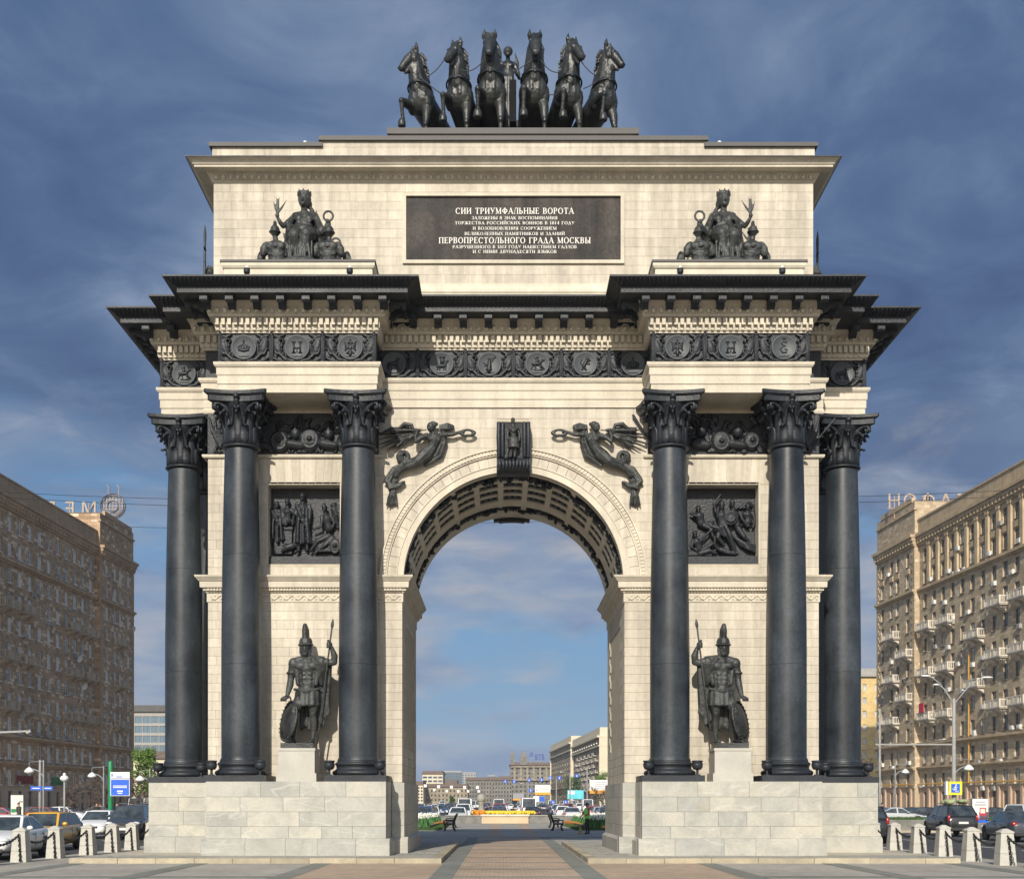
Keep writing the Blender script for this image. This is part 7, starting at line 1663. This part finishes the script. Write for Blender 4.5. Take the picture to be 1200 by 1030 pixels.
# --- lamps, masts and wires
def tube(name, pts, r, m, parent, n=8): b = MB(); b.smooth = True; b.limb(pts, r, n); return b.build(name, m, parent)
def bowl_lamp(px, Y, ptop, arm, lab):
    x = PX(px, Y); zt = PZ(ptop, Y); t = thing('street_lamp', lab, 'street lamp', (x, Y, -.1), 0, 'street lamps with curved arms')
    tube('pole', [(0, 0, 0), (0, 0, zt + .6)], [.09, .06], 'lamp_pole', t)
    pts = [(arm * (1 - math.cos(a)), 0, zt - 1.6 * abs(arm) / 2.2 + 1.6 * abs(arm) / 2.2 * math.sin(a)) for a in [math.pi / 2 * k / 6 for k in range(7)]]; tube('arm', [(0, 0, pts[0][2])] + pts[1:], .05, 'lamp_pole', t)
    tube('cross_arm', [(0, 0, zt + .55), (arm, 0, zt + .5), (arm, 0, zt)], .03, 'lamp_pole', t)
    b = MB(); b.smooth = True; b.lathe([(.06, .12), (.2, .02), (.34, -.14), (.36, -.2), (.3, -.28), (.12, -.36), (.02, -.38)], 16, (arm, 0, zt)); b.build('lamp_bowl', 'white_plastic', t); return t
bowl_lamp(51, 95, 899, -1.05, 'curved arm street lamp with white bowl, leftmost before the brown block')
bowl_lamp(121.5, 105, 905, -.95, 'curved arm street lamp with white bowl beside the blue billboard')
bowl_lamp(175.5, 100, 909, -.75, 'curved arm street lamp with white bowl at the left pedestal corner')
bowl_lamp(1049, 120, 901, .95, 'curved arm street lamp with pale bowl beside the right pedestal corner')
bowl_lamp(1118.8, 92, 896, 1.0, 'curved arm lamp with white globe beside the tall grey mast on the right')
def mast(px, Y, ptop, r, lab, heads=()):
    x = PX(px, Y); t = thing('lamp_mast', lab, 'mast', (x, Y, -.1)); z = PZ(ptop, Y); tube('pole', [(0, 0, 0), (0, 0, z)], [r, r * .7], 'pole_pale', t, 12)
    for dx, dz in heads:
        tube('arm', [(0, 0, z - .3), (dx * .6, 0, z + dz * .7), (dx, 0, z + dz)], .035, 'pole_pale', t); b = MB(); b.smooth = True; b.ball((dx * 1.2, 0, z + dz + .03), (abs(dx) * .22, .12, .07), 10, 6); b.build('lamp_head', 'white_plastic', t)
    return t
mast(1117.8, 88, 818, .17, 'tall grey mast with two lamp heads carrying the yellow edged sign', ((-1.6, 1.6), (1.9, 1.5), (-1.0, 1.0)))
mast(1031, 125, 830, .13, 'thin pale mast beside the right corner column')
mast(47, 118, 890, .16, 'grey mast before the brown apartment block')
m_ = mast(75.5, 70, 913, .07, 'white globe lamp post before the brown apartment block'); b = MB(); b.smooth = True; z = PZ(913, 70); b.lathe([(.08, -.02), (.22, .08), (.24, .2), (.15, .29), (.07, .31), (.08, .42), (.02, .46)], 16, (0, 0, z)); b.build('lamp_globe', 'white_plastic', m_)
mast(46.5, 100, 913, .06, 'white sign post with two blue street name plates')
for px, y0 in ((37.5, 921), (50.5, 921)):
    Y = 99.8; t = thing('street_name_sign', 'blue street name plate on the white post, %s half' % ('left' if px < 45 else 'right'), 'sign', (PX(px + 5, Y), Y, PZ(y0 + 4.6, Y)), 0, 'blue street name plates'); MB().box(-.42, .42, -.05, 0, 0, .30).build('plate', 'sign_blue', t); MB().box(-.30, .30, -.06, -.052, .12, .18).build('text_line', 'white_plastic', t)
for k, (a, b_) in enumerate((((-10, 576, 90), (420, 588, 75)), ((-10, 582, 92), (420, 598, 76)), ((140, 617, 100), (420, 616, 80)), ((800, 585, 76), (1210, 573, 92)), ((800, 592, 76), (1210, 580, 92)), ((540, 612, 118), (680, 608, 118)), ((1000, 880, 100), (1210, 850, 96)), ((-5, 862, 88), (40, 861, 92)))):
    A, B = [(PX(p[0], p[2]), p[2], PZ(p[1], p[2])) for p in (a, b_)]; bb = MB(); bb.limb(sag(A, B, .15), .016, 5)
    tag(bb.build('overhead_wire', 'chain_iron'), 'thin overhead wire %s' % ['upper one left of the arch', 'lower one of the pair left of the arch', 'single one beside the left column', 'upper one right of the arch', 'lower one right of the arch', 'seen under the arch crown', 'before the tan block', 'at the left edge with a bracket'][k], 'wire', 'overhead wires')
bb = MB(); bb.bar((PX(-5, 88), 88, PZ(858, 88)), (PX(32, 88), 88, PZ(856.5, 88)), .12); bb.bar((PX(31, 88), 88, PZ(858.5, 88)), (PX(36, 88), 88, PZ(856, 88)), .18); tag(bb.build('wire_bracket', 'pole_pale'), 'pale horizontal bracket arm at the left edge before the brown block', 'bracket')
bb = MB(); bb.bar((PX(1026, 90), 90, PZ(872, 90)), (PX(1117, 88), 88, PZ(872, 88)), .10); tag(bb.build('wire_bracket', 'pole_pale'), 'pale horizontal bracket arm on the tall grey mast', 'bracket')

# --- signs and billboards
def panel(t, x0, x1, z0, z1, m, d=.02, nm='panel'): return MB().box(x0, x1, -d, 0, z0, z1).build(nm, m, t)
def billboard(px0, px1, py0, py1, Y, lab, face, frame='lamp_pole', pole=None, depth=.25, name='billboard'):
    x0, x1, z0, z1 = PX(px0, Y), PX(px1, Y), PZ(py1, Y), PZ(py0, Y); cx = (x0 + x1) / 2; t = thing(name, lab, 'billboard', (cx, Y, -.1))
    MB().box(x0 - cx, x1 - cx, .0, depth, z0, z1).build('case', frame, t); hw, = ((x1 - x0) / 2,)
    for a, b_, c, d_, m, k in face: panel(t, -hw + a * 2 * hw, -hw + b_ * 2 * hw, z0 + c * (z1 - z0), z0 + d_ * (z1 - z0), m, .02 + .008 * k)
    if pole: px_, m, r = pole; tube('pole', [(PX(px_, Y) - cx, depth + r, 0), (PX(px_, Y) - cx, depth + r, z1 + (.6 if m == 'pole_green' else 0))], r, m, t, 10)
    return t
tl = [(.14, .86, .64 - .1 * k, .69 - .1 * k, 'white_plastic', 1) for k in range(2)] + [(.35, .65, .26, .36, 'white_plastic', 1), (.38, .62, .15, .20, 'white_plastic', 1)]
billboard(129.5, 152, 902.5, 930.5, 84, 'blue billboard with white text under a white header on a green pole', [(.0, 1, .74, 1, 'white_plastic', 0), (.05, .12, .80, .93, 'sign_blue', 1), (.30, .62, .78, .82, 'sign_blue', 1), (.0, 1, 0, .70, 'white_plastic', 0), (.03, .97, .02, .68, 'sign_blue', 1)] + [(a, b_, c * .9 * .7, d * .9 * .7, m, 2) for a, b_, c, d, m, k in tl], 'line_grey', (127.3, 'pole_green', .16))
billboard(12.5, 27.5, 929.5, 953.5, 96, 'pale poster light box with a green oval before the brown block', [(.03, .97, .02, .98, 'poster_pale', 0), (.05, .40, .14, .32, 'pole_green', 1), (.62, .95, .62, .72, 'line_grey', 1)], 'lamp_pole')
billboard(1139, 1158.5, 933.5, 962, 80, 'poster light box with white top and dark lower half at the right', [(.03, .97, .45, .98, 'white_plastic', 0), (.2, .8, .84, .88, 'line_grey', 1), (.15, .85, .72, .77, 'line_grey', 1), (.1, .9, .62, .66, 'poster_pale', 1), (.03, .97, .12, .45, 'poster_dark', 0), (.05, .42, .18, .48, 'white_plastic', 2), (.12, .30, .24, .42, 'pole_green', 3), (.45, .85, .30, .62, 'cloth_red', 1), (.50, .78, .40, .58, 'poster_pale', 2), (.03, .97, .02, .12, 'sign_blue', 0)], 'lamp_pole')
Y = 87.6; t = thing('underpass_sign', 'yellow edged blue pedestrian underpass sign on the tall grey mast', 'road sign', (PX(1119.5, Y), Y, PZ(931, Y)))
panel(t, -.45, .45, 0, .90, 'sign_yellow', .04); panel(t, -.30, .30, .15, .75, 'sign_blue', .05)
pg = MB()
for p, q, w in (((.0, .44), (.02, .60), .09), ((.0, .44), (-.10, .30), .05), ((.0, .44), (.08, .32), .05), ((.0, .56), (-.11, .47), .04), ((.02, .56), (.12, .48), .04), ((-.24, .40), (-.12, .40), .03), ((-.12, .40), (-.12, .30), .03), ((-.12, .30), (.0, .30), .03), ((.0, .30), (.0, .21), .03), ((.0, .21), (.22, .27), .03)): pg.bar((p[0], -.056, p[1]), (q[0], -.056, q[1]), w, .008, (0, 1, 0))
pg.lathe([(.05, -.06), (.05, -.05)], 12, (.03, 0, .665), 'y'); pg.build('pictogram', 'white_plastic', t); MB().box(-.62, -.47, .05, .35, .0, .92).build('side_sign', 'white_plastic', t)
bl = [(0, 1, .25, 1, 'white_plastic', 0), (0, 1, 0, .25, 'sign_orange', 0)] + [(.30, .92, .80 - .14 * k, .84 - .14 * k, 'line_grey', 1) for k in range(4)] + [(.06, .09, .4, .9, 'line_grey', 1), (.06, .2, .4, .45, 'line_grey', 1)]
billboard(627, 645, 919, 930.5, 330, 'smaller white and orange billboard through the arch, left of the aqua one', bl, 'line_grey', (641, 'lamp_pole', .2))
billboard(691, 712.5, 913, 929, 260, 'larger white and orange billboard at the right side of the arch opening', bl, 'line_grey', (706, 'lamp_pole', .2))
billboard(665, 684, 925, 935.5, 300, 'aqua and white billboard through the arch, between the two orange ones', [(0, .52, 0, 1, 'sign_aqua', 0), (.53, 1, 0, 1, 'sign_aqua', 0), (.05, .45, .55, .92, 'white_plastic', 1)], 'line_grey', (675, 'lamp_pole', .2))
billboard(625, 638, 932, 939, 310, 'low white billboard beneath the smaller orange one', [(0, .5, 0, 1, 'white_plastic', 0), (.55, 1, .1, .9, 'sign_blue', 0)], 'line_grey', (630, 'lamp_pole', .15))
billboard(601, 614, 929, 937, 420, 'grey and yellow billboard beside the road in the middle distance', [(0, 1, .25, 1, 'line_grey', 0), (0, 1, 0, .22, 'sign_orange', 0)], 'line_grey', (607, 'lamp_pole', .2))
for k, (px, py) in enumerate(((592, 915.5), (602.5, 915.5), (620, 914), (634.5, 913.5), (645, 911.5), (655.5, 911.5), (622, 926), (676, 909), (648, 940), (663, 940))):
    Y = 350 - 6 * k; t = thing('lane_sign', 'small blue road sign over the far avenue, %s' % ['leftmost', 'second from left', 'third', 'fourth', 'fifth', 'sixth', 'lower single one', 'rightmost', 'low one left of the aqua billboard', 'low one below the aqua billboard'][k], 'road sign', (PX(px, Y), Y, PZ(py + 1.7, Y)), 0, 'blue signs over the avenue')
    MB().box(-.42, .42, -.05, .05, 0, .84).build('plate', 'sign_blue', t); MB().box(-.08, .08, -.07, -.055, .15, .65).build('arrow', 'white_plastic', t); tube('hanger', [(0, .1, 0), (0, .1, .84)], .04, 'lamp_pole', t, 5)
for k, (px, py) in enumerate(((498.5, 920.5), (514, 921.5), (529, 922), (544.5, 922.2), (559.5, 922.4), (509, 925), (523.5, 926.4), (537, 926.5), (548.5, 926.6), (561, 926.6))):
    Y = 380 if k < 5 else 470; x = PX(px, Y); t = thing('light_panel', 'white lamp panel over the far left carriageway, %s from the left in the %s row' % (['first', 'second', 'third', 'fourth', 'fifth'][k % 5], 'upper' if k < 5 else 'lower'), 'lamp', (x, Y, PZ(py + 1.6, Y)), 0, 'white panels over the far carriageway'); MB().box(-.42, .42, -.08, .08, 0, .84).build('panel', 'white_plastic', t); tube('hanger', [(0, .12, .2), (0, .12, .9)], .04, 'lamp_pole', t, 5)
for k, (px, Y, pt) in enumerate(((688, 230, 898), (652, 300, 912), (619, 330, 918), (637, 380, 920), (668, 260, 905))): mast(px, Y, pt, .14, 'pale lamp mast beside the far avenue, %s' % ['just left of the larger orange billboard', 'left of the aqua billboard', 'leftmost of the right-hand ones', 'behind the smaller orange billboard', 'through the aqua billboard'][k], ((-1.5, .2),))

# --- fountain wall, flower beds, benches
fw = thing('fountain_wall', 'low granite fountain wall with a tan centre panel, on the axis beyond the arch', 'wall', (PX(592, 108), 108, 0))
for a, b_ in ((-5.0, -1.98), (1.96, 5.0)): MB().box(a, b_, 0, .6, 0, .62).build('side_panel', 'granite', fw); MB().box(a, b_, -.06, .66, .622, .70).build('coping', 'slab_stone', fw)
MB().box(-1.97, 1.95, -.15, .7, 0, .60).build('centre_panel', 'fountain_tan', fw); MB().box(-2.05, 2.03, -.25, .8, .602, .76).build('centre_coping', 'white_trim', fw)
def blades(name, spots, m, h, w, lab=None, top=None, tr=.05, seed=1, parent=None):
    r3 = random.Random(seed); b = MB()
    for x, y, z in spots:
        a = r3.uniform(0, 3.14); dx, dy = math.cos(a) * w, math.sin(a) * w; hh = h * r3.uniform(.7, 1.15)
        b.mat = 0; b.add([(x - dx, y - dy, z), (x + dx, y + dy, z), (x + dx * .2 + r3.uniform(-.04, .04), y + dy * .2, z + hh)], [(0, 1, 2)])
        if top: b.mat = 1; b.ball((x, y, z + hh), (tr, tr, tr * 1.3), 5, 4)
    o = b.build(name, [m] + ([top] if top else []), parent, fix=False)
    return tag(o, lab, 'flowers', kind='stuff') if lab else tag(o, kind='stuff')
r4 = random.Random(9)
for s, sd in ((-1, 'left'), (1, 'right')):
    xi = 5.0; x0, x1 = sorted((s * xi, s * 13.5))
    m = MB(); m.prism([(x0, .0), (x1, .0), (x1, .40), ((x0 + x1) / 2, .55), (x0, .22 if s > 0 else .40)] if s > 0 else [(x0, .0), (x1, .0), (x1, .22), ((x0 + x1) / 2, .55), (x0, .40)], 83, 106, 'y'); tag(m.build('flower_bed', 'soil'), kind='structure')
    bd = MB(); bd.limb([(s * 6.2, 82.6, .12), (s * 5.3, 90, .16), (s * 4.9, 106, .14)], .16, 6); bd.limb([(s * 6.2, 82.6, .12), (s * 13.5, 82.7, .12)], .16, 6); tag(bd.build('flower_border', 'marigold'), 'orange marigold border of the %s tulip bed' % sd, 'flowers', kind='stuff')
    blades('tulips', [(s * r4.uniform(5.3, 13), 83 + 21 * r4.random() ** 1.5, .22) for k in range(2600)], 'tulip_leaf', .62, .09, 'white tulips in the %s bed beyond the arch' % sd, 'tulip_white', .045, 3)
    blades('bed_foliage', [(s * r4.uniform(5.2, 13), 82.9 + 21 * r4.random() ** 1.7, .15) for k in range(3600)], 'tulip_leaf', .52, .11, 'green tulip leaves in the %s bed' % sd, None, 0, 4)
    m = MB(); a, b_ = sorted((s * 4.3, s * 6.4)); m.box(a, b_, 80.8, 100, -.002, .05); tag(m.build('lawn_strip', 'grass'), kind='structure')
    blades('grass', [(s * r4.uniform(4.3, 6.4), r4.uniform(80.8, 96), .05) for k in range(2500)], 'grass', .12, .03, 'mown grass beside the %s tulip bed' % sd)
    for k, (px, py) in enumerate(((527, 973), (529, 969.5)) if s < 0 else ((653, 973), (649, 969.5))):
        Y = GY(py); t = thing('park_bench', 'black iron park bench beside the %s tulip bed, %s of the two' % (sd, 'nearer' if k == 0 else 'farther'), 'bench', (PX(px, Y), Y, 0), R(90) * s, 'black benches beyond the arch')
        for q in (-.75, .75):
            b = MB(); b.smooth = True; b.limb([(q, -.32, 0), (q, -.25, .22), (q, -.30, .42)], .035, 6); b.limb([(q, .34, 0), (q, .22, .22), (q, .2, .42), (q, .30, .70), (q, .42, .98)], .035, 6); b.limb([(q, -.30, .42), (q, .2, .42)], .035, 6); b.limb([(q, -.34, .42), (q, -.36, .64), (q, -.1, .66), (q, .28, .64)], .03, 6); b.build('side_frame', 'bench_iron', t)
        for j in range(4): MB().box(-.9, .9, -.30 + j * .125, -.20 + j * .125, .44, .475).build('seat_slat', 'bench_iron', t)
        for j in range(4): o = MB().box(-.9, .9, -.015, .015, 0, .10).build('back_slat', 'bench_iron', t); o.location = (0, .215 + j * .045, .55 + j * .12); o.rotation_euler = (R(-20), 0, 0)
m = MB(); m.box(-6, 6.5, 114, 122, -.12, .55); tag(m.build('island', 'granite'), kind='structure')
blades('yellow_flowers', [(r4.uniform(-3.0, 2.6), 114.2 + 7 * r4.random(), .55) for k in range(2200)], 'tulip_leaf', .30, .08, 'low bed of yellow flowers behind the fountain wall', 'yellow_flower', .09)
bb = MB(); bb.smooth = True
for k in range(60): bb.ball((PX(561.5, 114) + r4.uniform(-.45, .45), 114 + r4.uniform(-.3, .3), .65 + r4.random() * .35), .14, 6, 4)
tag(bb.build('marigold_clump', 'marigold'), 'clump of orange flowers at the left end of the yellow bed', 'flowers', kind='stuff')
t = thing('stone_column', 'short grey stone column with a rounded top standing behind the yellow flowers', 'column', (PX(564, 118), 118, .5)); b = MB(); b.smooth = True; b.lathe([(.42, 0), (.42, .15), (.28, .25), (.24, 1.1), (.34, 1.2), (.34, 1.3)], 16); b.build('shaft', 'slab_stone', t); b = MB(); b.smooth = True; b.ball((0, 0, 1.62), (.40, .40, .42), 14, 9); b.build('cap', 'slab_stone', t)

# right: underpass parapet with grass; left: kerbed strip
m = MB(); m.box(23.6, 46, 84.2, 84.6, -.12, .62); tag(m.build('underpass_parapet', 'granite'), 'grey granite parapet with grass behind it on the right street', 'wall')
m = MB(); m.box(22, 46, 79.5, 84.19, -.12, .03); tag(m.build('kerb_island', 'kerb_stone'), kind='structure')
m = MB(); m.box(24, 46, 84.61, 100, -.12, .60); tag(m.build('lawn', 'grass'), kind='structure')
blades('lawn_grass', [(r4.uniform(24, 44), 84.7 + 8 * r4.random(), .6) for k in range(3000)], 'grass', .18, .05, 'grass on top of the right parapet')
m = MB(); m.box(-46, -24.6, 78.5, 79.1, -.12, .35); m.box(-46, -24.6, 79.1, 96, -.12, .28); tag(m.build('traffic_island', 'court_paver'), kind='structure')

# --- trees
def tree(px, Y, ptop, cw, lab, leaf='leaf_spring', bare=False, seed=1, dens=1.0, name=None):
    r3 = random.Random(seed); H = PZ(ptop, Y) + .1; rad = cw * Y / FP / 2; t = thing(name or ('bare_tree' if bare else 'leafy_tree'), lab, 'tree', (PX(px, Y), Y, -.1))
    tk = MB(); tk.smooth = True; tk.limb([(0, 0, 0), (.05 * rad, 0, H * .25), (-.03 * rad, 0, H * .5), (0, 0, H * .8)], [H * .022, H * .017, H * .012, H * .004], 8); tips = []
    for k in range(12):
        a = k * 2.4 + r3.random(); z = H * (.25 + .05 * k); l = rad * r3.uniform(.6, .95); p = (0, 0, z); q = (math.cos(a) * l * .5, math.sin(a) * l * .5, z + H * .10); e = (math.cos(a + .2) * l, math.sin(a + .2) * l, z + H * r3.uniform(.14, .26)); tk.limb([p, q, e], [H * .008, H * .005, H * .002], 5); tips += [q, e]
    tk.build('trunk', 'bark', t)
    b = MB()
    if bare:
        for p in tips:
            for k in range(16):
                d = Vector((r3.gauss(0, 1), r3.gauss(0, 1), r3.uniform(.1, 1.6))).normalized() * rad * r3.uniform(.25, .55); b.limb([p, Vector(p) + d * .5 + Vector((0, 0, .1)), Vector(p) + d], [.03, .018, .008], 4, caps=False)
        b.build('twigs', 'twig', t, fix=False)['kind'] = 'stuff'
    else:
        cl = [Vector((math.cos(i * 2.4) * rad * .62 * r3.random() ** .5, math.sin(i * 2.4) * rad * .62 * r3.random() ** .5, H * (.36 + .56 * i / 26))) for i in range(27)]
        for c in cl:
            f = 1 - abs((c.z / H - .55) / .5) ** 2; c.x *= .5 + .6 * f; c.y *= .5 + .6 * f; cr_ = rad * r3.uniform(.25, .42)
            for k in range(int(130 * dens)):
                d = Vector((r3.gauss(0, 1), r3.gauss(0, 1), r3.gauss(0, .8))).normalized() * cr_ * r3.uniform(.5, 1.0); p = c + d; s = r3.uniform(.10, .2) * max(.6, rad / 3); u = Vector((r3.gauss(0, 1), r3.gauss(0, 1), r3.gauss(0, .6))).normalized() * s; v = u.cross(Vector((r3.gauss(0, 1), r3.gauss(0, 1), r3.gauss(0, 1)))).normalized() * s * .6
                b.add([p - u, p + v, p + u, p - v], [(0, 1, 2, 3)])
        b.build('crown', leaf, t, fix=False)['kind'] = 'stuff'
    return t
tree(172, 150, 874, 46, 'fresh green tree beside the left corner column, below the glass office', seed=5, dens=1.5)
tree(160, 120, 912, 40, 'bare brown tree behind the blue billboard', bare=True, seed=2)
for k, (px, Y, pt) in enumerate(((84, 128, 921), (105, 132, 916), (122, 136, 920))): tree(px, Y, pt, 24, 'small bare street tree before the brown block, %s' % ['leftmost of three', 'middle of three', 'rightmost of three'][k], bare=True, seed=7 + k)
tree(1012, 190, 884, 26, 'bare tree beside the right corner column before the ochre block', bare=True, seed=12)
tree(672, 420, 908, 26, 'green tree before the sandy avenue blocks, left of the larger orange billboard', 'leaf_dark', seed=15)
tree(706, 330, 903, 26, 'green tree above the larger orange billboard at the right of the arch', 'leaf_spring', seed=16)
tree(656, 380, 917, 34, 'bare brown tree left of the aqua billboard', bare=True, seed=17); tree(702, 240, 925, 26, 'bare brown tree under the larger orange billboard', bare=True, seed=18)
tree(529.5, 430, 932, 9, 'small round green tree in the distance left of the stone column', 'leaf_dark', seed=19); tree(545, 450, 936, 5, 'smallest round green tree in the far distance', 'leaf_dark', seed=20)

# --- people
mat('skin', (.42, .25, .17), .6, .1, 4); mat('cloth_black', (.014, .014, .016), .85, .2, 5); mat('vest_green', (.22, .85, .10), .6, .1, 5); mat('vest_red', (.45, .03, .03), .7, .1, 5); mat('denim', (.04, .06, .11), .85, .2, 5); mat('coat_grey', (.09, .085, .08), .85, .2, 5); mat('hair', (.025, .018, .012), .7, .2, 9); mat('broom', (.32, .22, .11), .8, .2, 5)
def person(x, y, z, rz, lab, top, trousers, vest=None, tool=False, stride=.14, grp=None):
    t = thing('person', lab, 'person', (x, y, z), rz, grp); b = MB()
    b.ball((0, 0, 1.60), (.078, .098, .118), 12, 9); b.ball((0, -.09, 1.59), (.014, .022, .02), 6, 4); b.ball((0, -.055, 1.52), (.045, .045, .03)); b.limb([(0, .01, 1.42), (0, -.005, 1.53)], .052, 8)
    for s in (-1, 1): b.ball((s * .08, .01, 1.60), (.012, .02, .03), 6, 4)
    b.limb([(-.15, 0, 1.40), (.15, 0, 1.40)], .075); b.ball((0, -.01, 1.27), (.17, .11, .19)); b.ball((0, 0, 1.08), (.145, .10, .16)); b.ball((0, .01, .94), (.165, .115, .12))
    hands = []
    for s in (-1, 1):
        fwd = -.22 if tool else (.12 * s); el = (s * .25, .03 + fwd * .3, 1.13); ha = (s * (.14 if tool else .25), fwd - .10, .98 if tool else .88); b.limb([(s * .185, 0, 1.39), el], [.062, .047]); b.limb([el, ha], [.046, .032]); h = Vector(ha); b.ball(h + Vector((0, -.02, -.03)), (.025, .04, .045), 8, 6)
        for k in range(4): b.limb([h + Vector((0, -.045 + .022 * k, -.06)), h + Vector((s * -.012, -.05 + .022 * k, -.105 - .008 * (k in (1, 2)))), h + Vector((s * -.03, -.045 + .02 * k, -.13))], [.011, .010, .008], 5)
        b.limb([h + Vector((0, -.05, -.02)), h + Vector((s * -.015, -.075, -.06))], [.012, .009], 5); hands.append(h)
        f = stride * s; b.limb([(s * .085, .0, .92), (s * .09, -f * .55, .50), (s * .09, -f + .04, .09)], [.095, .062, .045]); b.limb([(s * .09, -f + .05, .05), (s * .095, -f - .12, .04)], [.048, .038])
    me = sculpt(b, 'body', [top, trousers, 'skin', 'cloth_black'], .016, 1)
    for p in me.polygons:
        c = p.center; p.material_index = 2 if c.z > 1.455 or (c.z < (1.0 if tool else .90) and abs(c.x) > .17 and c.z > .70) or (tool and c.y < -.27) else (3 if c.z < .105 else (1 if c.z < .95 and abs(c.x) < .2 else 0))
    link('body', me, t)
    h = MB(); h.smooth = True; h.ball((0, .012, 1.64), (.088, .105, .095), 12, 8)
    if tool: h.limb([(0, -.07, 1.645), (0, -.16, 1.63)], [.06, .045], 8, .3)
    h.build('cap' if tool else 'hair', 'cloth_black' if tool else 'hair', t)
    if vest:
        v = MB(); v.smooth = True
        rings = [[(a * math.cos(2 * math.pi * k / 20), c * math.sin(2 * math.pi * k / 20) + dy, z_) for k in range(20)] for z_, a, c, dy in ((.86, .20, .15, .005), (1.0, .195, .145, .0), (1.2, .20, .145, -.01), (1.36, .205, .125, -.005), (1.45, .13, .09, 0))]
        v.loft(rings, cap=False); v.build('vest', vest, t)
    if tool:
        br = MB(); br.smooth = True; br.limb([(.0, -.30, 1.25), (.02, -.36, .90), (.05, -.46, .14)], .016, 6); br.lathe([(.03, .30), (.07, .12), (.13, -.14)], 10, (.055, -.47, .15)); br.build('broom', 'broom', t)
    return t
person(PX(688, 71.5), 71.5, 0, R(-62), 'street sweeper in black with a bright green vest and broom, right side of the arch', 'vest_red', 'cloth_black', 'vest_green', True)
for k, (px, Y, rz, lab, tp, tr) in enumerate(((22, 88, 70, 'stooping pedestrian in dark clothes near the pale poster box', 'coat_grey', 'cloth_black'), (113.5, 92, 20, 'pedestrian in a black top behind the white hatchback, left of the pair', 'cloth_black', 'denim'), (117.5, 93, 200, 'pedestrian in a grey top behind the white hatchback, right of the pair', 'coat_grey', 'cloth_black'), (137, 95, 90, 'pedestrian in dark clothes walking behind the dark grey off-roader', 'denim', 'cloth_black'), (154, 96, 90, 'pedestrian in red beside the bare tree behind the dark grey off-roader', 'vest_red', 'denim'), (1034, 96, 90, 'pedestrian in dark clothes by the pole at the right pedestal corner', 'cloth_black', 'denim'))):
    person(PX(px, Y), Y, .02, R(rz), lab, tp, tr)
# ------------------------------------------------------------------ thin air between here and the far end of the avenue
hz = bpy.data.materials.new('haze_air'); hz.use_nodes = True; t = hz.node_tree; t.nodes.clear()
pv = t.nodes.new('ShaderNodeVolumePrincipled'); pv.inputs['Color'].default_value = (.80, .88, 1.0, 1); pv.inputs['Density'].default_value = .00014; pv.inputs['Anisotropy'].default_value = 0.0
ho = t.nodes.new('ShaderNodeOutputMaterial'); t.links.new(pv.outputs[0], ho.inputs['Volume']); M['haze_air'] = hz
tag(MB().box(-2500, 2500, -120, 2600, -1.2, 130).build('haze', 'haze_air'), kind='stuff')
bpy.data.scenes.remove(TMP)
